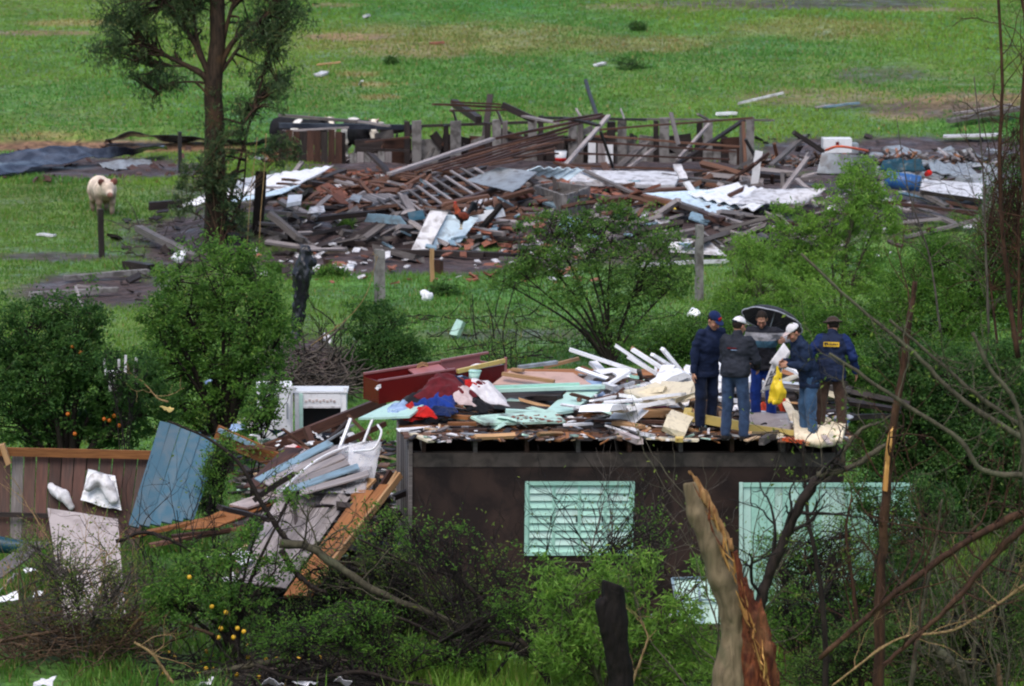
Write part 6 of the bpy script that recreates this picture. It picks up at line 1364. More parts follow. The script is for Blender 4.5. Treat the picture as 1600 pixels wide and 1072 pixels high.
# fence posts
def post(px, top, bot, w, mat, lab, lean=0.0, name='fence_post'):
    b = pt(px, bot, 0); t = at(px + lean, top, b.y); return beam(name, b - Z_ * .25, t, w, w, M[mat], lab, 'post', jag=.02, roll=R(20), warp=.008)
post(593, 390, 482, .19, 'concrete', 'grey concrete fence post standing in the turf before the ruin'); post(1093, 352, 470, .15, 'concrete', 'tall grey concrete fence post behind the men')
post(1541, 292, 392, .2, 'concrete', 'grey fence post at the outer end of the ruin', 3); post(281, 206, 270, .09, 'iron', 'thin black fence stake behind the big tree'); post(675, 388, 440, .08, 'tan', 'thin orange-brown stake in the turf beside a brown block')
post(684, 406, 428, .2, 'brown', 'short square brown post next to the thin stake', name='stump_post'); post(159, 326, 402, .12, 'dark', 'weathered post standing in the mud before the pig', -2); post(512, 404, 424, .16, 'brown', 'short brown stump between two white boards', name='stump_post')
post(834, 402, 432, .2, 'brown', 'short brown stump beside the bush in the meadow', name='stump_post'); post(1162, 100, 118, .1, 'old', 'tiny stake far up the meadow') if False else None
# stump wrapped in black plastic
b0 = pt(462, 528, 0); tt = at(478, 392, b0.y)
s = Solid(); s.cone(b0, b0.lerp(tt, .55), .13, .12, .06); s.cone(b0.lerp(tt, .5) + Vector((.04, 0, 0)), b0.lerp(tt, .72), .14, .20, .08); s.cone(b0.lerp(tt, .75), tt, .21, .11, .08); s.cone(tt + Vector((.03, 0, -.02)), tt + Vector((.09, -.05, -.25)), .07, .09, .04)
V, Q, _ = s.mesh(.025, noise=(.06, 9, (1, 1, .5))); obj_world('wrapped_post', V, Q, M['bag'], None, True, label='tall stump wrapped in shiny black plastic standing before the meadow', cat='wrapped post')
sack('plastic_bag', 'white carrier bag lying in the turf beside a small dark shrub', [pt(668, 466, .05), pt(662, 458, .12)], [.11, .07], M['whitepl'], (.05, 8, (1, 1, 1)))
sack('plastic_bag', 'pale bag lying on the mud under the fallen grey post', [pt(278, 404, .1), pt(283, 398, .15)], [.12, .09], M['whitepl'], (.05, 8, (1, 1, 1)))
sack('plastic_bag', 'white bag in the turf behind the man in the blue cap', [pt(1082, 490, .05), pt(1090, 492, .05)], [.10, .08], M['whitepl'], (.05, 8, (1, 1, 1)))
sack('plastic_bag', 'white litter by the wrapped stump', [pt(508, 528, .05), pt(514, 532, .05)], [.09, .06], M['c_white'], (.04, 8, (1, 1, 1)))
# animals -----------------------------------------------------------------
def animal(name, label, cat, s, colf, h, Mx, mat='hide', nz=(.006, 9, (1, 1, 1))):
    V, Q, c = s.mesh(h, noise=nz); root = thing(name, label, cat, Mx.translation); link('body', npmesh('body', V, Q, M[mat], True, colf(V, c)), root, Mx); return root
def quad_leg(s, hipj, knee, hock, foot, r, k=.04, c=0): s.chain([hipj, knee, hock, foot], r, k, c)
def ground_at(px, py): p = pt(px, py, 0); return p
# pig, front view, body running back to one side; local +y is its front
s = Solid(); Ve = Vector
s.cone((0, -.50, .56), (0, .12, .58), .27, .26, .1); s.ell((0, -.62, .58), (.24, .2, .25), .08); s.ell((0, .22, .60), (.23, .2, .24), .08); s.ell((0, -.2, .44), (.23, .4, .18), .08)
s.cone((0, .30, .66), (0, .52, .66), .18, .15, .06); s.cone((0, .54, .62), (0, .72, .55), .115, .085, .05); s.cone((0, .73, .545), (0, .76, .54), .072, .07, .015, 2); s.ell((0, .5, .55), (.12, .15, .09), .05)
for sx in (1, -1):
    s.ell((sx * .14, .46, .80), (.085, .03, .11), .015, Matrix.Rotation(sx * .7, 3, 'Y') @ Matrix.Rotation(-.5, 3, 'X'), 1)
    quad_leg(s, Ve((sx * .15, .16, .45)), Ve((sx * .15, .20, .30)), Ve((sx * .15, .17, .14)), Ve((sx * .15, .20, .03)), [.10, .07, .05, .055], .04, 0)
    quad_leg(s, Ve((sx * .15, -.55, .48)), Ve((sx * .16, -.46, .34)), Ve((sx * .16, -.60, .20)), Ve((sx * .16, -.56, .03)), [.14, .09, .055, .055], .05, 0)
    s.ell((sx * .075, .615, .68), (.016, .014, .016), .005, None, 3)
s.chain([(0, -.80, .66), (.03, -.86, .62), (0, -.88, .56)], [.025, .02, .012], .02)
def pigcol(V, c):
    C = np.tile(np.array((.68, .56, .46)), (len(V), 1)); C[c == 1] = (.22, .09, .075); C[c == 2] = (.34, .17, .14); C[c == 3] = (.02, .015, .015)
    w = sstep(.16, .03, V[:, 2])[:, None]; C = C * (1 - w) + np.array((.10, .08, .06)) * w
    d = (fbm2(V[:, 0] * 4 + V[:, 2] * 3, V[:, 1] * 4, 3, 3) - .5)[:, None]; w2 = sstep(.62, .42, V[:, 2])[:, None] * .75; C = C * (1 - w2) + np.array((.16, .10, .07)) * w2; return C * (1 + d)
g0 = pt(163, 335, 0); animal('pig', 'pale pink pig with dark ears facing us in the meadow behind a post', 'pig', s, pigcol, .022, Matrix.Translation(g0 - Z_ * .01) @ Matrix.Rotation(R(180 + 16), 4, 'Z') @ Matrix.Scale(1.12, 4))
def cow(label, px, py, ang, turn, patches, look=0.0):
    s = Solid(); s.cone((0, -.75, 1.02), (0, .45, 1.0), .33, .34, .1); s.ell((0, -.15, .88), (.34, .6, .30), .1); s.ell((0, -.85, 1.08), (.27, .22, .26), .08); s.ell((0, .5, 1.02), (.25, .25, .36), .1)
    nk = Ve((0, .95, 1.22)); Rh = Matrix.Rotation(turn, 3, 'Z') @ Matrix.Rotation(-.9 + look, 3, 'X'); hd = lambda p: nk + Ve((0, .1, .06)) + Rh @ Ve(p)
    s.cone((0, .6, 1.12), nk, .22, .17, .08); s.cone(hd((0, -.06, 0)), hd((0, .16, 0)), .14, .13, .05, 1); s.cone(hd((0, .16, 0)), hd((0, .40, -.02)), .125, .085, .05, 1); s.ell(hd((0, .43, -.02)), (.085, .06, .07), .03, None, 2)
    for sx in (1, -1):
        s.ell(hd((sx * .21, -.08, .02)), (.11, .03, .055), .02, Rh, 0); s.ell(hd((sx * .115, .10, .05)), (.02, .03, .025), .008, Rh, 3); s.cone(hd((sx * .09, -.13, .05)), hd((sx * .15, -.2, .10)), .03, .012, .02, 2)
        quad_leg(s, Ve((sx * .18, .42, .85)), Ve((sx * .18, .45, .52)), Ve((sx * .18, .42, .28)), Ve((sx * .18, .46, .04)), [.13, .075, .05, .06], .05)
        quad_leg(s, Ve((sx * .18, -.82, .92)), Ve((sx * .2, -.66, .66)), Ve((sx * .19, -.92, .46)), Ve((sx * .19, -.86, .04)), [.18, .12, .06, .06], .06)
    s.chain([(0, -1.06, 1.16), (.02, -1.14, .9), (0, -1.13, .5)], [.04, .025, .03], .03)
    def col(V, c):
        n = fbm2(V[:, 0] * 1.6 + V[:, 2] * 1.1 + px, V[:, 1] * 1.5, 2, px); C = np.where((n > patches)[:, None], np.array((.62, .60, .56)), np.array((.012, .012, .014)))
        hl = np.array([Rh.inverted() @ (Ve(v) - nk - Ve((0, .1, .06))) for v in V]) if len(V) < 200000 else V
        blaze = (c == 1) & (np.abs(hl[:, 0]) < .075 + .05 * (hl[:, 1] > .2)); C[(c == 1)] = (.014, .014, .016); C[blaze] = (.66, .60, .50); C[c == 2] = (.52, .36, .32); C[c == 3] = (.01, .01, .01); return C
    g0 = at(px, py, 120.6); g0.z = gz(g0.x, g0.y); return animal('cow', label, 'cow', s, col, .032, Matrix.Translation(g0) @ Matrix.Rotation(R(ang), 4, 'Z'))
cow('black cow with a white face patch looking over the dark boards', 472, 268, 232, -.5, .72); cow('black and white cow with a broad pale blaze looking out between the boards', 566, 268, 200, -.25, .66, -.25)
# rooster
s = Solid(); s.ell((0, 0, .30), (.10, .17, .12), .04, Matrix.Rotation(.35, 3, 'X')); s.cone((0, .10, .38), (0, .15, .53), .075, .042, .04, 1); s.ell((0, .165, .56), (.035, .045, .04), .02, None, 2); s.cone((0, .20, .555), (0, .235, .545), .012, .004, .01, 4); s.ell((0, .16, .61), (.008, .045, .028), .01, None, 3); s.ell((0, .195, .515), (.010, .015, .025), .008, None, 3)
for k in range(6):
    a = .5 + k * .14; s.chain([(.01 * (k - 3), -.14, .36), (.014 * (k - 3), -.24 - .02 * k, .46 + .03 * (5 - k)), (.02 * (k - 3), -.36, .44 + .035 * (3 - k))], [.03, .026, .012], .02, 5)
for sx in (1, -1): s.ell((sx * .095, -.02, .31), (.025, .13, .085), .02, Matrix.Rotation(.3, 3, 'X'), 6); s.cone((sx * .045, .0, .22), (sx * .045, .02, .12), .035, .018, .02, 0); s.chain([(sx * .045, .02, .12), (sx * .045, .01, .01), (sx * .045, .07, .0)], [.012, .011, .008], .006, 4)
def rcol(V, c):
    P_ = np.array([(.02, .014, .016), (.30, .055, .02), (.26, .04, .02), (.5, .02, .02), (.5, .33, .08), (.012, .016, .022), (.16, .03, .014)]); return P_[np.clip(c, 0, 6)]
g0 = pt(722, 358, .55); animal('rooster', 'red and black rooster standing on the light blue sheet in the ruin', 'rooster', s, rcol, .013, Matrix.Translation(g0) @ Matrix.Rotation(R(110), 4, 'Z') @ Matrix.Scale(1.05, 4), 'feather', (.006, 30, (1, 1, 1)))
# ---------------------------------------------------------------- trees, shrubs, broken branches
def leaf_mesh(name, C, L, W, r, cols, droop=.0, flat=.0):
    n = len(C); d = r.normal(size=(n, 3)); d[:, 2] = d[:, 2] * (1 - flat) - droop; d /= np.linalg.norm(d, axis=1, keepdims=True)
    nr = r.normal(size=(n, 3)); nr[:, 2] += .8; nr -= d * (nr * d).sum(1, keepdims=True); nr /= np.linalg.norm(nr, axis=1, keepdims=True) + 1e-9
    s = np.cross(d, nr); l = (L * r.uniform(.6, 1.25, n))[:, None]; w = (W * r.uniform(.7, 1.25, n))[:, None]
    base = C - d * l / 2; mid = C + nr * w * .12; tip = C + d * l / 2 - nr * l * .08
    V = np.stack([base, mid - s * w / 2 + nr * w * .15 - d * l * .05, tip, mid + s * w / 2 + nr * w * .15 - d * l * .05], 1).reshape(-1, 3)
    return V, np.arange(4 * n).reshape(n, 4), np.repeat(cols, 4, 0)
def scatter(blobs, n, r, clump, shell=.35, per=26):
    """leaf positions in uneven clumps through the volume of the blobs"""
    vol = np.array([b[2] * b[3] for b in blobs], float); P, K, CC = [], [], []
    for b, k in zip(blobs, np.maximum(1, (n / per * vol / vol.sum()).astype(int))):
        Y = b[4]; c = np.array(at(b[0], b[1], Y)); sc = Y / F_PX * 1.0; rx, rz = b[2] * sc, b[3] * sc; ry = b[5] if len(b) > 5 else (rx + rz) / 2
        u = r.normal(size=(k, 3)); u /= np.linalg.norm(u, axis=1, keepdims=True); q = u * (r.uniform(shell, 1.0, (k, 1)) ** .6 * np.where(r.random((k, 1)) < .26, r.uniform(1.05, 1.75, (k, 1)), 1)) * np.array([rx, ry, rz]) + c
        tone = r.random(k); P.append(q); CC.append(tone)
    cl = np.concatenate(P); tone = np.concatenate(CC); m = r.integers(per // 2, per * 2, len(cl))
    idx = np.repeat(np.arange(len(cl)), m); cr = (clump * r.uniform(.5, 1.4, len(cl)))[idx]
    pos = cl[idx] + r.normal(size=(len(idx), 3)) * cr[:, None] * np.array([.5, .5, .36])
    return pos, tone[idx], cl
def plant(name, label, cat, blobs, base, n, leaf, pal, mat_b, r0, seed, clump=.22, droop=0., flat=.2, group=None, limbs=None, twigs=1.0, per=26, jitter=.22, trunk_top=None, crown='crown'):
    if leaf[0] < .10 and n > 1500: leaf = (leaf[0] * .84, leaf[1] * .84); n = int(n * 1.3)
    r = np.random.default_rng(seed); root = thing(name, label, cat, base, group)
    pos, tone, cl = scatter(blobs, n, r, clump, per=per)
    pos[:, 2] = np.maximum(pos[:, 2], [0.03] * len(pos) + np.array(terrain(pos[:, 0], pos[:, 1])))
    q = np.clip(tone * .75 + r.normal(.12, jitter, len(pos)), 0, 1)[:, None]; pal = np.array(pal); cols = pal[0] * (1 - q) + pal[1] * q
    if len(pal) > 2: k = (r.random(len(pos)) < .05)[:, None]; cols = np.where(k, pal[2], cols)
    V, Fq, C = leaf_mesh(name, pos, leaf[0], leaf[1], r, cols * r.uniform(.8, 1.2, (len(cols), 1)), droop, flat)
    obj_world(crown, V, Fq, M['leaf'], root, False, C, origin=base)
    mb = MB(); b0 = np.array(base); top = np.array(trunk_top) if trunk_top is not None else None
    nodes_ = []
    if limbs:
        for pl, ra, rb in limbs:
            Q = smoothline([np.array(p) for p in pl], 16); Q[1:-1] += r.normal(size=(14, 3)) * ra * .08; mb.tube(Q, np.linspace(ra, rb, 16), 8); nodes_ += list(Q[4:])
    else:
        cs = [np.array(at(b[0], b[1], b[4])) for b in blobs]; nodes_ = []
        for c in cs:
            mid = b0 + (c - b0) * np.array([.35, .35, .5]) + r.normal(size=3) * .05; Q = smoothline([b0 + r.normal(size=3) * [r0 * .6, r0 * .6, 0], mid, c], 12)
            mb.tube(Q, np.linspace(r0 * r.uniform(.6, 1), r0 * .22, 12), 6); nodes_ += list(Q[3:])
    nd = np.array(nodes_)
    sel = r.random(len(cl)) < twigs
    for c in cl[sel]:
        dd = ((nd - c) ** 2).sum(1) + .4 * np.maximum(0, nd[:, 2] - c[2]) ** 2; k = np.argpartition(dd, min(8, len(nd) - 1))[r.integers(0, min(9, len(nd)))]; a = nd[k]
        mid = (a + c) / 2 + r.normal(size=3) * .06 + [0, 0, .04]; Q = smoothline([a, mid, c], 6); mb.tube(Q, np.linspace(max(.010, r0 * .16), .004, 6), 3)
    mb.build('trunk', mat_b, root, True); return root, pos, cl
def gbase(px, Y): p = at(px, 500, Y); return Vector((p.x, Y, gz(p.x, Y)))
def BL(Y, *q): return [(a, b, c, d, Y + random.uniform(-.5, .5)) for a, b, c, d in q]
DK, MD, LT, EU = [(.022, .070, .017), (.072, .165, .034), (.12, .20, .05)], [(.042, .115, .022), (.120, .255, .040), (.18, .29, .05)], [(.090, .200, .034), (.190, .350, .055), (.25, .37, .07)], [(.026, .056, .026), (.085, .135, .050), (.14, .16, .06)]
# tall willow-leaved tree whose top leaves the frame
tb = pt(336, 380, 0); TY = tb.y
T = lambda x, y, d=0: at(x, y, TY + d)
plant('tree', 'tall dark tree with slender drooping leaves standing at the edge of the ruin', 'tree',
    BL(TY, (205, 60, 52, 40), (255, 25, 60, 38), (228, 108, 42, 30), (168, 84, 26, 26), (262, 128, 30, 20), (238, 156, 20, 12), (185, 15, 40, 30), (300, 5, 50, 30), (290, 70, 26, 20), (448, 16, 38, 40), (408, 58, 36, 44), (424, 112, 26, 44), (398, 152, 30, 32), (376, 196, 20, 30), (412, 40, 50, 40), (432, 150, 14, 26), (300, -60, 120, 50), (400, -50, 90, 50), (250, -130, 120, 60), (380, -140, 120, 70), (320, -220, 110, 60), (334, 190, 12, 50), (337, 300, 13, 50), (333, 250, 14, 30)),
    tb, 27000, (.19, .030), EU, M['barkm'], .29, 101, .27, droop=.9, per=22, twigs=.5,
    limbs=[([T(336, 392), T(337, 300), T(335, 210), T(334, 140), T(338, 60), T(342, -60), T(340, -220)], .29, .14), ([T(330, 150), T(318, 118), T(270, 92), T(205, 62)], .10, .025), ([T(328, 120), T(300, 60), T(262, 10), T(240, -60)], .08, .03), ([T(332, 130), T(300, 105), T(240, 104)], .06, .02), ([T(342, 110), T(368, 60), T(420, 20), T(460, -40)], .08, .03), ([T(340, 120), T(380, 70), T(424, 60)], .05, .02), ([T(336, 140), T(308, 60), T(300, -30)], .06, .03), ([T(343, 90), T(360, 20), T(390, -60)], .06, .03), ([T(338, 380), T(362, 300), T(388, 200), T(408, 130), T(424, 60)], .045, .02), ([T(340, 380), T(372, 330), T(384, 250), T(376, 180)], .03, .012), ([T(326, 130), T(300, 128), T(262, 132), T(240, 156)], .035, .01)])
plant('tree', 'leafy shoots sprouting round the foot of the tall dark tree', 'shrub', BL(TY - .5, (360, 300, 16, 40), (330, 270, 22, 30), (300, 276, 24, 26), (352, 240, 16, 30), (372, 350, 22, 20), (285, 320, 18, 20), (440, 236, 34, 26)), gbase(345, TY - .5), 2600, (.15, .035), EU, M['barkb'], .03, 102, .16, droop=.5, per=18)
# shrubs in the middle distance
plant('citrus_tree', 'dense bright citrus bush standing before the wrapped stump and the big tree', 'tree', BL(72, (345, 425, 58, 58), (300, 490, 56, 60), (395, 480, 52, 70), (350, 540, 80, 70), (290, 560, 52, 56), (400, 580, 44, 60), (300, 630, 60, 50), (350, 650, 50, 40), (270, 440, 28, 30), (375, 395, 26, 26), (252, 530, 36, 50), (236, 590, 36, 46), (425, 455, 24, 34), (436, 530, 26, 50), (250, 480, 26, 26)), gbase(350, 72), 17500, (.095, .042), MD, M['barkd'], .09, 103, .16, twigs=.4)
ot, _, ocl = plant('orange_tree', 'dark orange tree full of ripe oranges behind the board wall', 'tree', BL(70, (40, 515, 62, 52), (120, 500, 52, 42), (70, 590, 76, 66), (160, 610, 56, 56), (10, 640, 50, 52), (205, 600, 44, 56), (130, 560, 56, 46), (236, 640, 40, 46), (90, 660, 70, 40), (170, 670, 56, 34), (10, 570, 50, 60)), gbase(100, 70), 21000, (.095, .045), DK, M['barkd'], .10, 104, .16, twigs=.35)
def fruit(px, py, Y, r, mat, parent, name):
    s_ = [(r * math.sin(a), -r * math.cos(a)) for a in np.linspace(.02, math.pi - .02, 8)]; c = at(px, py, Y); mb = MB(); mb.tube([c + Z_ * z for _, z in s_], [q for q, _ in s_], 10)
    return mb.build(name, mat, parent, True)
for px, py in [(113, 541), (126, 551), (117, 678), (163, 655), (171, 657), (179, 650), (186, 665), (106, 647)]:
    fruit(px, py, 69.45, .036, M['fruit'], ot, 'orange_fruit')
plant('citrus_tree', 'small dark citrus bush behind the maroon wardrobe', 'tree', BL(80, (590, 508, 46, 40), (602, 560, 52, 50), (562, 574, 34, 40), (640, 560, 26, 40), (600, 610, 50, 30)), gbase(600, 80), 9000, (.09, .042), DK, M['barkd'], .06, 105, .15, twigs=.4)
plant('small_tree', 'open spreading little tree in the meadow between ruin and house', 'tree', BL(84, (858, 352, 50, 26), (960, 340, 54, 24), (915, 396, 66, 34), (1020, 388, 54, 38), (848, 402, 38, 32), (990, 455, 60, 40), (806, 420, 34, 18), (786, 440, 24, 14), (1056, 440, 34, 32), (955, 515, 52, 30), (885, 462, 34, 24), (905, 345, 30, 20)), gbase(955, 84), 8200, (.095, .044), [(.045, .110, .026), (.115, .225, .042), (.18, .29, .05)], M['barkd'], .05, 106, .15, per=16, twigs=.6)
LM = [(.044, .118, .018), (.10, .225, .03), (.16, .26, .04)]
plant('willow_shrub', 'pale green willow shrub rising in front of the blue barrel', 'shrub', BL(88, (1340, 296, 46, 42), (1300, 356, 50, 38), (1372, 340, 40, 42), (1240, 345, 40, 30), (1226, 405, 56, 40), (1320, 425, 66, 50), (1350, 270, 20, 24)), gbase(1310, 88), 12000, (.11, .030), LT, M['barkg'], .05, 107, .17, flat=0, twigs=.4)
plant('willow_shrub', 'pale green shrub behind the tall concrete fence post', 'shrub', BL(84, (1165, 405, 40, 32), (1190, 460, 50, 40), (1150, 470, 36, 30), (1240, 470, 44, 40)), gbase(1180, 84), 7000, (.10, .028), LT, M['barkg'], .04, 108, .16, flat=0, twigs=.5)
plant('bush', 'broad mid green thicket behind the men and the bent branches', 'bush', BL(80, (1430, 440, 62, 40), (1520, 440, 62, 50), (1480, 505, 72, 50), (1585, 470, 44, 60), (1400, 505, 52, 44), (1330, 515, 62, 44), (1260, 515, 52, 40), (1560, 390, 50, 36), (1470, 395, 46, 26)), gbase(1450, 80), 24000, (.09, .034), LM, M['barkd'], .05, 109, .18, twigs=.3)
plant('bush', 'low green bush beside the white battens and the navy jacket', 'bush', BL(75, (1060, 525, 44, 30), (1150, 515, 62, 44), (1240, 550, 56, 50), (1010, 545, 40, 22), (1190, 570, 56, 40), (1100, 560, 46, 30)), gbase(1150, 75), 12000, (.085, .034), [(.030, .085, .015), (.080, .180, .026), (.13, .22, .03)], M['barkd'], .04, 110, .16, twigs=.3)
plant('dark_tree', 'big dark evergreen tree crowding the end of the house', 'tree', BL(66.4, (1410, 615, 56, 60), (1480, 590, 80, 60), (1570, 600, 66, 76), (1440, 690, 70, 60), (1530, 710, 86, 86), (1395, 760, 42, 50), (1470, 810, 76, 60), (1560, 830, 76, 80), (1362, 650, 30, 46), (1390, 560, 46, 40), (1600, 720, 60, 100), (1500, 880, 70, 50)), gbase(1480, 66.4), 40000, (.085, .042), DK, M['barkd'], .12, 111, .18, twigs=.25)
plant('bush', 'leafy sprays hanging over the far corner of the deck', 'bush', BL(65.2, (1345, 640, 24, 36), (1338, 600, 28, 30), (1362, 700, 30, 40), (1330, 568, 36, 22)), gbase(1390, 66), 4200, (.08, .036), MD, M['barkd'], .04, 112, .13, twigs=.4)
# foreground
lt, _, _ = plant('lemon_tree', 'straggling citrus tree with yellow fruit in front of the grey plank panels', 'tree', BL(57.4, (330, 905, 70, 46), (400, 830, 26, 22), (455, 775, 26, 16), (296, 945, 66, 40), (372, 950, 60, 40), (430, 892, 30, 30), (250, 930, 42, 34), (360, 866, 40, 22), (300, 880, 40, 24)), gbase(357, 57.4), 4400, (.075, .036), MD, M['barkd'], .06, 113, .13, twigs=.5, per=18)
for px, py in [(353, 957), (345, 982), (341, 996), (365, 996), (381, 987), (371, 982), (296, 902), (331, 948)]: fruit(px, py, 56.9, .034, M['lemon'], lt, 'yellow_fruit')
for px, py in [(265, 1019), (273, 1027), (252, 1052), (310, 1052), (323, 1018), (333, 1024), (348, 1024), (367, 1027), (387, 1027), (316, 1035), (425, 1033), (433, 1030), (467, 1029), (500, 1028), (405, 1058), (322, 1045), (332, 1046), (370, 1054), (415, 1030), (388, 1009)]:
    p = pt(px, py, .03); _x, _y = project(p.x, p.y, p.z); o = fruit(px, py, p.y, .033, M['lemon'], None, 'fallen_fruit'); tag(o, 'fallen yellow fruit lying in the grass under the citrus tree', 'fruit', 'fallen fruit under the citrus tree')
plant('willow_shrub', 'fresh light green shrub round the charred stump before the brown wall', 'shrub', BL(55, (900, 930, 46, 40), (860, 905, 32, 34), (980, 905, 40, 32), (950, 990, 80, 50), (1040, 1010, 70, 50), (870, 1000, 50, 56), (1060, 965, 40, 36), (1012, 872, 14, 26), (1104, 900, 22, 36), (930, 1060, 90, 40), (1080, 1060, 70, 40), (935, 880, 22, 24)), gbase(950, 55), 10000, (.11, .027), LT, M['barkg'], .035, 114, .14, flat=0, twigs=.6, per=16)
plant('brush', 'low tangled undergrowth with tiny leaves below the brown wall', 'undergrowth', BL(58.3, (520, 940, 74, 42), (620, 950, 84, 52), (720, 940, 56, 44), (560, 1000, 84, 34), (680, 1010, 74, 26), (800, 985, 54, 40), (490, 890, 34, 34), (600, 870, 50, 34), (640, 900, 40, 30), (770, 1030, 50, 24)), gbase(620, 58.3), 7000, (.055, .026), [(.045, .10, .02), (.12, .21, .04), (.2, .22, .07)], M['twigd'], .03, 115, .16, per=14, twigs=1.0)
plant('shrub', 'sparse leafy shrub in front of the mint gate', 'shrub', BL(58, (1240, 900, 40, 40), (1312, 895, 44, 40), (1275, 955, 60, 44), (1352, 930, 40, 46), (1225, 960, 40, 40), (1300, 1010, 60, 40)), gbase(1285, 58), 6000, (.065, .030), MD, M['twigd'], .035, 116, .13, per=14, twigs=.8)
plant('bush', 'dark weedy bush filling the corner under the evergreen tree', 'bush', BL(60, (1480, 950, 76, 50), (1560, 930, 66, 60), (1440, 1010, 66, 50), (1540, 1030, 80, 50), (1600, 990, 50, 70), (1400, 960, 40, 50)), gbase(1500, 60), 15000, (.085, .030), DK, M['twigd'], .04, 117, .18, twigs=.5)
plant('shrub', 'weeds with light leaves growing against the house corner', 'shrub', BL(59.3, (590, 812, 26, 30), (612, 830, 26, 36), (560, 840, 26, 26), (640, 860, 24, 40)), gbase(610, 59.3), 1000, (.06, .025), MD, M['twigd'], .02, 118, .12, per=12)
plant('shrub', 'orange tree sprays hanging across the upturned white chair', 'shrub', BL(68.5, (176, 590, 24, 14), (206, 600, 18, 16), (165, 566, 10, 16), (215, 580, 12, 20), (190, 618, 30, 16)), gbase(190, 68.5), 1100, (.075, .036), DK, M['twigd'], .02, 127, .12, per=12)
plant('shrub', 'leafy spray hanging in front of the white fridge', 'shrub', BL(66.6, (414, 628, 22, 34), (432, 598, 16, 18), (396, 660, 20, 22), (425, 655, 14, 20)), gbase(390, 66.6), 1500, (.07, .032), MD, M['twigd'], .02, 126, .12, per=12)
plant('shrub', 'green weeds hanging beside the dirty white post under the blue door', 'shrub', BL(63.6, (335, 740, 18, 40), (325, 780, 22, 24), (350, 700, 18, 24)), gbase(335, 63.6), 1800, (.07, .032), MD, M['twigd'], .02, 119, .12, per=12)
for px, py, w, sd, lab in [(996, 42, 14, 1, 'dark round tussock standing alone high on the meadow'), (694, 455, 22, 2, 'small dark tussock beside the white carrier bag'), (612, 95, 7, 3, 'little dark weed on the far meadow'), (985, 102, 22, 4, 'flat dark patch of weeds on the meadow above the leaning black post'), (430, 420, 14, 5, 'bright weed tuft by the two white boards'), (516, 426, 22, 6, 'bright green weeds at the short brown stump'), (820, 430, 18, 7, 'low weeds beside the square stump in the turf'), (478, 332, 8, 8, 'weed growing out of the mud heap'), (540, 350, 10, 9, 'sprig of weed in the rubble front')]:
    b = pt(px, py + 6, 0); plant('tussock', lab, 'tussock', [(px, py, w, w * .6, b.y)], b, 500, (.14, .03), MD if sd > 4 else DK, M['twigd'], .02, 130 + sd, .14, per=12, flat=0)
plant('bush', 'dark tangled leaves closing over the outer side of the mint gate', 'bush', BL(58.6, (1400, 830, 36, 50), (1430, 900, 50, 56), (1390, 900, 30, 40), (1350, 780, 22, 26), (1380, 960, 60, 44), (1450, 790, 46, 50)), gbase(1420, 58.6), 8500, (.075, .038), DK, M['twigd'], .035, 120, .15, twigs=.5)
plant('bush', 'olive leafy tangle at the lower corner under the red-brown branches', 'bush', BL(52, (1330, 1010, 60, 40), (1420, 1000, 60, 50), (1500, 960, 60, 60), (1570, 960, 50, 70), (1540, 1040, 70, 50), (1280, 1050, 60, 30), (1460, 1060, 70, 40), (1590, 870, 36, 60)), gbase(1450, 52), 9500, (.070, .028), [(.03, .075, .016), (.085, .155, .03), (.16, .17, .06)], M['twigd'], .03, 121, .15, per=14, twigs=.8, flat=0)
plant('shrub', 'sprigs with small pale leaves before the mint gate and the torn trunk', 'shrub', BL(55, (1210, 870, 36, 40), (1260, 850, 40, 40), (1330, 840, 40, 44), (1230, 960, 40, 50), (1310, 960, 50, 40)), gbase(1260, 55), 2400, (.060, .026), LM, M['twigd'], .02, 122, .13, per=10, twigs=1.0)
plant('shrub', 'low light green weeds in front of the mossy trunk', 'shrub', BL(56, (480, 985, 70, 24), (600, 1015, 80, 22), (440, 1010, 40, 20), (720, 1025, 60, 22), (560, 960, 60, 24), (800, 950, 40, 34)), gbase(600, 56), 3600, (.07, .028), LM, M['twigd'], .018, 128, .14, per=9, twigs=.8)
plant('shrub', 'light sprigs of leaves before the brown wall and the shutters', 'shrub', BL(56, (700, 850, 60, 44), (800, 880, 50, 34), (640, 830, 40, 40), (1010, 830, 50, 50), (960, 860, 36, 30)), gbase(760, 56), 1100, (.055, .024), LM, M['twigd'], .018, 123, .13, per=7, twigs=1.0)
plant('shrub', 'thin leafy shoots over the brush heap and the grey-beige sheet', 'shrub', BL(57, (60, 860, 50, 44), (110, 900, 50, 50), (200, 900, 44, 40), (40, 960, 50, 34), (150, 960, 60, 34)), gbase(120, 57), 2000, (.055, .026), [(.06, .11, .02), (.14, .20, .04), (.2, .2, .08)], M['twig'], .018, 124, .13, per=8, twigs=1.0)
plant('tree', 'airy dark canopy of the slender trees at the edge of the thicket', 'tree', BL(70, (1570, 330, 40, 60), (1590, 240, 26, 60), (1540, 380, 40, 40), (1600, 420, 40, 60)), gbase(1590, 70), 3000, (.075, .03), DK, M['barkr'], .05, 125, .2, per=10, twigs=.9)
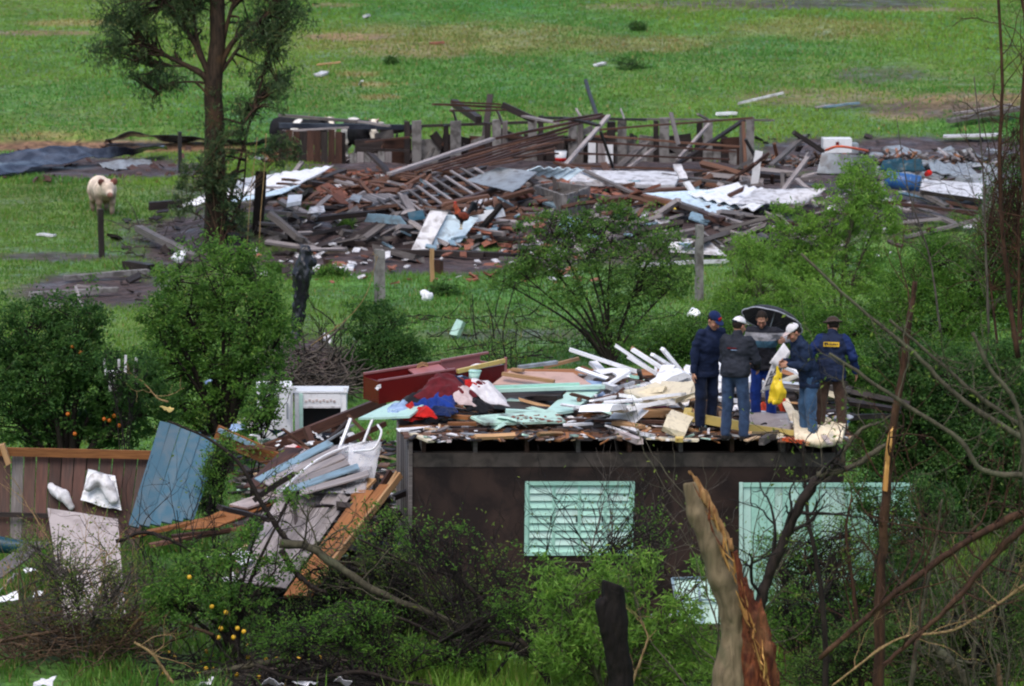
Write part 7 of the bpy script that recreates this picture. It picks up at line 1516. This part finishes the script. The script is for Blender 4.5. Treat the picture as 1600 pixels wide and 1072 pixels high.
# ---------------------------------------------------------------- bare and broken wood
def limb(name, label, cat, pl, Y, ra, rb, mat, parent=None, n=26, wob=.15, sides=8, seed=0, root=None):
    P_ = [np.array(at(p[0], p[1], Y + (p[2] if len(p) > 2 else 0))) for p in pl]; Q = smoothline(P_, n); r = np.random.default_rng(int(abs(pl[0][0]) * 7 + abs(pl[0][1])) + seed)
    ra, rb = ra * .78, rb * .78; t = np.linspace(0, 1, n); Q += (r.normal(size=(n, 3)) * (ra + (rb - ra) * t)[:, None] * wob); rad = (ra + (rb - ra) * t) * (1 + r.normal(0, .07, n))
    mb = MB(); mb.cap_tube(Q, rad, sides); o = mb.build(name, mat, parent, True); tag(o, label, cat); return o, Q
def twiglets(o, Q, mat, n, length, r0, seed, up=(0, 0, .5), depth=2, sub=4, leafn=0, name='twig', f0=.15):
    """fine twigs growing from a limb: one mesh under it"""
    r = np.random.default_rng(seed); mb = MB(); tips = []
    def grow(p, d, L, rad, dep):
        k = 7; P_ = [p]; dd = d / np.linalg.norm(d)
        for _ in range(k): dd = dd + r.normal(size=3) * .20 + np.array(up) * .06; dd /= np.linalg.norm(dd); P_.append(P_[-1] + dd * L / k)
        mb.tube(P_, np.linspace(rad, rad * .4, k + 1), 4 if dep == depth else 3)
        if dep > 0:
            for _ in range(sub):
                i = r.integers(2, k + 1); s = r.normal(size=3); s[1] *= .6; grow(P_[i], (P_[i] - P_[i - 1]) / (L / k) + s * .75, L * r.uniform(.35, .65), rad * .55, dep - 1)
        else: tips.append(P_[-1]); tips.append(P_[k // 2])
    T_ = np.gradient(Q, axis=0)
    for _ in range(n):
        i = r.integers(int(len(Q) * f0), len(Q)); s = r.normal(size=3); s[1] *= .5; grow(Q[i], T_[i] / np.linalg.norm(T_[i]) * .6 + s * .7 + np.array(up), length * r.uniform(.5, 1.2), r0, depth)
    tw = mb.build(name, mat, o, True); tw['kind'] = 'stuff'
    if leafn and tips:
        t = np.array(tips); C = t[r.integers(0, len(t), leafn)] + r.normal(size=(leafn, 3)) * .05; q = r.random((leafn, 1)); pal = np.array([(.06, .13, .02), (.17, .24, .04)])
        V, Fq, Cc = leaf_mesh('leaf', C, .065, .028, r, pal[0] * (1 - q) + pal[1] * q, .2); obj_world('foliage', V, Fq, M['leaf'], o, False, Cc)
# torn trunk
SY = 46.0; sb = at(1150, 1180, SY); sb.z = gz(sb.x, SY); tt = thing('broken_trunk', 'thick torn trunk stump with raw orange heartwood standing before the brown wall', 'tree stump', sb)
A_ = lambda x, y, d=0.: np.array(at(x, y, SY + d)); sc_ = SY / F_PX
s = Solid(); s.chain([A_(1077, 750), A_(1090, 800), A_(1116, 850), A_(1130, 900), A_(1146, 955), A_(1150, 1000), A_(1140, 1055), A_(1134, 1180), np.array(sb)], [11 * sc_, 16 * sc_, 22 * sc_, 24 * sc_, 20 * sc_, 20 * sc_, 27 * sc_, 44 * sc_, 70 * sc_], .05)
V, Q, _ = s.mesh(.014, noise=(.020, 11, (1, 1, .28)), cuts=[((A_(1077, 754)), (-.15, .2, 1))]); obj_world('bark', V, Q, M['barkt'], tt, True)
s = Solid(); s.chain([A_(1079, 738, -.01), A_(1098, 770, -.02), A_(1122, 815, -.03), A_(1142, 856, -.02)], [3 * sc_, 6 * sc_, 7 * sc_, 6 * sc_], .02)
V, Q, _ = s.mesh(.012, noise=(.024, 18, (1.3, 1.3, .3))); obj_world('torn_edge', V, Q, M['torn'], tt, False)
s = Solid(); s.chain([A_(1146, 866, 0), A_(1158, 920, -.03), A_(1168, 970, -.05), A_(1174, 1020, -.05), A_(1176, 1180, 0)], [6 * sc_, 10 * sc_, 14 * sc_, 18 * sc_, 30 * sc_], .02).chain([A_(1166, 905, .05), A_(1184, 965, .0), A_(1196, 1015, -.02), A_(1198, 1065, 0), A_(1196, 1180, 0)], [4 * sc_, 11 * sc_, 15 * sc_, 18 * sc_, 28 * sc_], .02)
V, Q, _ = s.mesh(.014, noise=(.040, 15, (1.3, 1.3, .22))); obj_world('heartwood', V, Q, M['heart'], tt, False)
r = np.random.default_rng(77)
for i in range(60):
    f = r.random() ** .6; x0, y0 = np.interp(f, [0, .25, .5, 1], [1081, 1122, 1152, 1196]), np.interp(f, [0, .25, .5, 1], [750, 830, 900, 1065]); L = r.uniform(10, 46); dx = r.uniform(0, 10)
    beam('wood_splinter', at(x0 + dx, y0 + L * .6, SY - .12 - .1 * r.random()), at(x0 + dx + r.uniform(-8, 10) - 8, y0 - L * .4, SY - .14 - .12 * r.random()), r.uniform(.012, .035), .014, M['split'] if r.random() < .55 else M['heart'], parent=tt, jag=.05, taper=.25)
# charred stump
cb = at(972, 1150, 51.5); cb.z = gz(cb.x, 51.5); cs = thing('charred_stump', 'black charred forked stump among light green leaves', 'tree stump', cb); B_ = lambda x, y, d=0.: np.array(at(x, y, 51.5 + d)); sc_ = 51.5 / F_PX
s = Solid(); s.chain([B_(955, 893), B_(964, 970), B_(968, 1040), B_(972, 1150), np.array(cb)], [15 * sc_, 16 * sc_, 18 * sc_, 22 * sc_, 34 * sc_], .02).chain([B_(938, 944, -.10), B_(948, 985, -.08), B_(962, 1050, -.02)], [9 * sc_, 11 * sc_, 14 * sc_], .02)
V, Q, _ = s.mesh(.022, noise=(.03, 8, (1, 1, .4)), cuts=[(B_(956, 910), (.35, .2, 1))]); obj_world('stump_wood', V, Q, M['char'], cs, True)
# named broken limbs
LB = [('dark broken limb rising from the torn trunk toward the deck end', [(1176, 1010), (1192, 930), (1215, 865), (1245, 800), (1276, 748)], 48, .085, .075, 'barkd', 8, .8),
      ('grey bent bough curving past the end of the deck', [(1276, 742), (1330, 730), (1375, 700), (1392, 690)], 48, .05, .03, 'barkg', 6, .6), ('small grey fork with a pale snapped end by the deck', [(1314, 728), (1322, 700), (1345, 672), (1374, 660)], 48, .04, .02, 'barkg', 3, .4),
      ('tall dark sapling stem crossing before the evergreen tree', [(1372, 1110), (1374, 950), (1380, 850), (1386, 760), (1393, 680), (1408, 590), (1424, 480), (1430, 440)], 47, .085, .035, 'barkr', 10, 1.0), ('slim black stem standing before the mint gate', [(1292, 1110), (1288, 980), (1280, 900), (1264, 820), (1257, 740), (1255, 690)], 50, .05, .018, 'barkd', 12, .7),
      ('thin brown stem with forked top before the mint gate', [(1346, 1080), (1338, 960), (1330, 900), (1322, 830), (1330, 780)], 53, .045, .015, 'barkr', 10, .7),
      ('long olive branch arching down from beyond the frame', [(1252, 396), (1330, 470), (1420, 545), (1500, 622), (1620, 700)], 44, .016, .040, 'barkg', 10, .9), ('lower olive branch bending sharply at the evergreen tree', [(1296, 552), (1338, 580), (1420, 636), (1500, 688), (1536, 735), (1630, 746)], 44, .018, .042, 'barkg', 10, .8),
      ('middle olive branch running beside the arching one', [(1390, 500), (1470, 568), (1520, 612), (1630, 690)], 44.5, .018, .035, 'barkg', 8, .7), ('crooked grey branch at the edge of the frame', [(1520, 520), (1546, 575), (1580, 618), (1596, 665), (1602, 760)], 43, .022, .040, 'barkg', 6, .6),
      ('thick red-brown branch slanting across the dark corner', [(1280, 1030), (1390, 935), (1460, 880), (1530, 835), (1630, 785)], 46, .035, .06, 'barkr', 14, 1.1), ('second red-brown branch slanting below the thick one', [(1380, 1040), (1440, 988), (1500, 930), (1560, 860), (1630, 800)], 45, .03, .05, 'barkr', 12, 1.0), ('thin straw-coloured branch among the slanting ones', [(1300, 1072), (1400, 1000), (1500, 980), (1620, 900)], 46, .014, .02, 'twigy', 10, .8),
      ('short grey log lying in the dark corner', [(1455, 1010), (1490, 1040), (1530, 1090)], 50, .07, .09, 'barkg', 3, .4), ('pale snapped stub sticking up at the lower edge', [(1566, 1100), (1562, 1066), (1560, 1038)], 48, .05, .03, 'barkb', 2, .3), ('olive stem rising through the dark corner', [(1420, 1090), (1440, 960), (1460, 860), (1472, 780)], 49, .04, .015, 'barkg', 8, .7),
      ('mossy fallen bough reaching up toward the blue door', [(262, 658), (330, 688), (378, 730), (408, 785), (436, 828), (452, 852)], 58.6, .018, .060, 'barkd', 10, .8), ('mossy fallen trunk lying through the brush below the house corner', [(438, 850), (486, 856), (530, 886), (590, 925), (690, 966), (760, 1000), (840, 1014)], 57.6, .085, .045, 'barkg', 22, .8), ('dark short limb dropping from the mossy trunk', [(440, 862), (460, 892), (486, 916), (510, 926)], 57.5, .06, .03, 'barkd', 6, .5),
      ('slender bough rising from the brush along the brown wall', [(560, 842), (640, 880), (720, 905), (772, 940), (804, 968)], 58, .02, .05, 'barkd', 14, .9), ('black crooked bough in the brush under the window', [(706, 890), (730, 915), (756, 940), (782, 958), (810, 990)], 57.2, .035, .06, 'barkd', 10, .8), ('long low bough lying across the brush', [(540, 940), (640, 972), (700, 1000), (790, 1006), (850, 1040)], 56.8, .02, .045, 'barkd', 14, .9), ('dark bough at the grass edge below the brush', [(400, 1040), (470, 1062), (560, 1050), (620, 1064), (690, 1075)], 55.6, .035, .03, 'barkd', 6, .7), ('black stump of a limb at the lower edge of the brush', [(812, 1000), (838, 1030), (858, 1070), (862, 1110)], 55.4, .05, .08, 'barkd', 5, .6),
      ('pale grey wiry stem rising through the brush', [(640, 1070), (612, 1040), (608, 1000), (606, 975)], 56.2, .014, .008, 'twig', 3, .4), ('straw-coloured stem at the lower centre of the brush', [(985, 1075), (1005, 1020), (1012, 995), (1000, 970)], 52, .025, .010, 'twigy', 4, .5), ('black twiggy limb lying before the orange planks', [(180, 846), (230, 832), (290, 856), (330, 885)], 59, .04, .02, 'barkd', 12, .8), ('pale broken branch lying in the orange tree', [(212, 588), (232, 606), (246, 622), (263, 628)], 68.6, .010, .022, 'twigy', 3, .5),
      ('pale forked branch lying on the grass', [(210, 1004), (236, 1020), (254, 1044), (270, 1068)], 55.6, .022, .030, 'twigy', 4, .5), ('straight snapped straw stick standing in the brush heap', [(172, 988), (178, 950), (184, 924)], 57.5, .028, .035, 'twigy', 1, .3), ('snapped crosspiece on top of the straw stick', [(182, 922), (190, 924), (199, 928)], 57.4, .03, .015, 'split', 0, .2), ('orange-brown pole lying in the brush heap', [(-10, 1004), (40, 994), (92, 986)], 57.2, .035, .025, 'barkb', 2, .4), ('dark mossy log lying on the grass under the citrus tree', [(318, 1054), (360, 1046), (410, 1036), (450, 1030)], 56.4, .05, .06, 'barkg', 3, .4),
      ('reddish stick in the grass beside the citrus tree', [(275, 970), (300, 980), (334, 992)], 57, .03, .03, 'barkb', 0, .3), ('bare brown sapling at the edge of view over the thicket', [(1590, 560), (1570, 400), (1562, 260), (1566, 120), (1556, -60)], 52, .045, .02, 'barkr', 26, 1.0), ('second bare sapling with reddish twigs over the muddy band', [(1620, 520), (1606, 360), (1596, 200), (1604, 60), (1590, -40)], 51, .05, .02, 'barkr', 22, 1.0), ('thin bare shoot standing before the far planks', [(1545, 520), (1540, 380), (1535, 250), (1522, 120)], 53, .022, .008, 'twig', 16, .8), ('leaning bare shoot beside the blue barrel', [(1470, 520), (1452, 400), (1420, 300), (1400, 180)], 56, .02, .006, 'twig', 10, .7),
      ('bare black shoot in the turf behind the house', [(744, 530), (740, 500), (738, 460)], 84, .02, .01, 'twigd', 3, .4), ('forked black shoot in the turf beside the little tree', [(790, 560), (786, 520), (796, 476), (806, 440)], 83, .022, .01, 'twigd', 4, .5), ('short black shoot in the turf by the mint bottle', [(772, 530), (768, 495), (760, 472)], 84, .02, .01, 'twigd', 3, .4), ('thin wiry arc of vine before the small citrus bush', [(486, 540), (540, 500), (572, 460), (590, 400)], 78, .010, .006, 'twigy', 2, .3), ('thin pale cord hanging beside the charred post', [(416, 208), (412, 280), (407, 340), (405, 388)], 101, .014, .012, 'twigy', 0, .3), ('second pale cord hanging close to the first', [(402, 215), (392, 300), (386, 385)], 101, .012, .010, 'twigy', 0, .3), ('dark curved shoot beside the wrapped stump', [(520, 540), (524, 510), (505, 490), (488, 480)], 82, .022, .012, 'twigd', 3, .5)]
for i, (lab, pl, Y, ra, rb, mt, nt_, tl) in enumerate(LB):
    o, Q = limb('branch', lab, 'branch', pl, Y, ra, rb, M[mt])
    if nt_: twiglets(o, Q, M['twigd'] if mt in ('barkd', 'twigd') else (M['twigy'] if mt == 'twigy' else M['barkr'] if mt == 'barkr' else M['barkg']), nt_, tl, max(.007, min(ra, rb) * .35), 300 + i, depth=1 if tl < .6 else 2, sub=3, leafn=60 if i in (0, 4, 5, 6, 7, 17) else (240 if i == 16 or i == 19 else 0))
# peeled pale stripe on the dark sapling
sp_ = [o for o in bpy.data.objects if o.get('label') == LB[3][0]][0]
for (x0, y0, x1, y1) in ((1383, 764, 1387, 716), (1386, 722, 1391, 678), (1389, 700, 1392, 672)): beam('peeled_wood', at(x0, y0, 46.93), at(x1, y1, 46.945), .055, .03, M['split'], parent=sp_, jag=.05, warp=.006, taper=.8)
# bare shrubs: many stems from one foot
def bare_shrub(label, px, Y, H_, n, spread, mat, seed, leafn=0, lean=(0, 0, 0), r0=.018, depth=2, sub=4):
    b = gbase(px, Y); r = np.random.default_rng(seed); root = thing('bare_shrub', label, 'shrub', b); mb = MB(); tips = []
    def grow(p, d, L, rad, dep):
        k = 8; P_ = [p]; dd = d / np.linalg.norm(d)
        for _ in range(k): dd = dd + r.normal(size=3) * .16 + np.array([0, 0, .05]); dd /= np.linalg.norm(dd); P_.append(P_[-1] + dd * L / k)
        mb.tube(P_, np.linspace(rad, rad * .35, k + 1), 5 if dep == depth else 3)
        if dep:
            for _ in range(sub): i = r.integers(3, k + 1); s = r.normal(size=3); grow(P_[i], (P_[i] - P_[i - 1]) / (L / k) + s * .6, L * r.uniform(.35, .6), rad * .5, dep - 1)
        tips.append(P_[-1]); tips.append(P_[4])
    for _ in range(n): d = np.array([r.normal() * spread, r.normal() * spread * .6, 1.0]) + np.array(lean); grow(np.array(b) + r.normal(size=3) * [.08, .08, 0], d, H_ * r.uniform(.55, 1.1), r0, depth)
    mb.build('stem', mat, root, True)
    if leafn:
        t = np.array(tips); C = t[r.integers(0, len(t), leafn)] + r.normal(size=(leafn, 3)) * .05; q = r.random((leafn, 1)); pal = np.array([(.07, .13, .02), (.20, .25, .045)])
        V, Fq, Cc = leaf_mesh('leaf', C, .06, .03, r, pal[0] * (1 - q) + pal[1] * q); obj_world('foliage', V, Fq, M['leaf'], root, False, Cc, origin=b)
bare_shrub('straw-coloured bare shrub before the grey-beige sheet', 152, 57.6, 1.75, 9, .28, M['twigy'], 401, 260)
bare_shrub('bare greyish shrub beside the straw-coloured one', 205, 58.3, 1.5, 7, .35, M['twig'], 402, 120)
bare_shrub('black bare shrub tangled before the blue plank door', 270, 59, 1.9, 8, .35, M['twigd'], 403, 90)
bare_shrub('dark bare shrub spraying twigs over the brown wall beside the window', 735, 57.4, 1.9, 8, .45, M['twigd'], 404, 50, (-.25, 0, 0))
bare_shrub('dark bare shrub fanning over the window shutters', 985, 56.8, 2.4, 11, .35, M['twigd'], 405, 40, (-.45, 0, 0))
bare_shrub('wiry grey shrub before the deck edge and the wall', 900, 57.8, 2.3, 9, .4, M['twig'], 406, 60, (.1, 0, 0))
bare_shrub('olive bare shrub crossing the wall beside the mint gate', 1110, 54, 2.8, 9, .4, M['barkg'], 407, 110, (.1, 0, 0))
bare_shrub('thin dark shrub in front of the mint gate', 1330, 57.4, 1.9, 9, .35, M['twigd'], 408, 140)
bare_shrub('brown bare thicket in the dark corner', 1500, 54, 2.3, 14, .45, M['barkr'], 409, 60, (-.1, 0, 0))
bare_shrub('olive bare thicket at the edge of view by the evergreen', 1580, 50, 2.7, 14, .4, M['barkg'], 410, 60, (-.3, 0, 0))
bare_shrub('leafless twigs beside the grey plank at the edge of view', 40, 58.5, 1.3, 8, .4, M['twigy'], 411, 100)
bare_shrub('bare twigs poking over the brown splintered planks', 620, 58.6, 1.5, 7, .35, M['twigd'], 412, 160, (-.1, 0, 0))
bare_shrub('bare twigs of the bush behind the black plastic stump', 508, 81, 1.2, 7, .5, M['twigd'], 413, 40)
bare_shrub('bare dark twigs of a shrub behind the pink board', 800, 80, 1.1, 8, .5, M['twigd'], 414, 60)
# brushwood nobody could count
def brushwood(label, boxes, n, mat, seed, L=(.3, 1.1), rad=(.005, .016)):
    r = np.random.default_rng(seed); mb = MB()
    for _ in range(n):
        x0, y0, x1, y1, h = boxes[r.integers(len(boxes))]; p = np.array(pt(r.uniform(x0, x1), r.uniform(y0, y1), r.uniform(.0, h))); d = r.normal(size=3) * [1, .7, .35]; d /= np.linalg.norm(d); l = r.uniform(*L); k = 6; P_ = [p]
        for _ in range(k): d = d + r.normal(size=3) * .2; d /= np.linalg.norm(d); P_.append(P_[-1] + d * l / k)
        P_ = np.array(P_); P_[:, 2] = np.maximum(P_[:, 2], terrain(P_[:, 0], P_[:, 1]) + .01); R0 = r.uniform(*rad); mb.tube(P_, np.linspace(R0, R0 * .4, k + 1), 3)
    o = mb.build('brushwood', mat, None, True); tag(o, label, None, None, 'stuff')
brushwood('brown heap of fine brushwood lying before the grey-beige sheet', [(-10, 945, 240, 1030, .35), (0, 960, 200, 1010, .5)], 700, M['barkb'], 501)
brushwood('dark tangle of fallen twigs along the foot of the house', [(420, 900, 860, 1030, .45), (380, 930, 700, 1000, .3)], 900, M['twigd'], 502)
brushwood('tangle of fallen twigs in the dark corner', [(1200, 960, 1610, 1072, .5), (1380, 900, 1610, 1000, .7)], 800, M['barkr'], 503)
brushwood('brown and dark twigs lying along the lower grass edge', [(225, 1020, 650, 1076, .12)], 420, M['twigd'], 507)
brushwood('roots and sticks on the heap of earth behind the house', [(425, 545, 565, 615, .15)], 260, M['twig'], 504, (.3, 1.0), (.01, .04))
brushwood('grey twigs lying in the churned mud by the big tree', [(190, 335, 480, 440, .05)], 220, M['twig'], 505, (.3, .9), (.01, .025))
brushwood('thin twigs in the turf behind the house', [(640, 490, 1100, 560, .15)], 160, M['twigd'], 506, (.3, 1.1), (.008, .018))
for px, py, lab in [(72, 1066, 'white crumpled litter at the lower grass edge'), (320, 1066, 'torn white paper lying at the foot of the dark bough')] + [(425, 1067, 'small torn white paper in the wet grass'), (480, 1064, 'large torn white paper before the dark bough'), (535, 1067, 'crumpled white paper heap before the dark bough'), (1035, 962, 'white plastic bag caught in the light green shrub')]:
    _sd[0] += 1; Y = 55.6 if py > 1000 else 57.0; crumple(at(px, py, Y), (.15, .12, .09), _sd[0], M['paper'], 'paper_scrap', lab, 'paper')
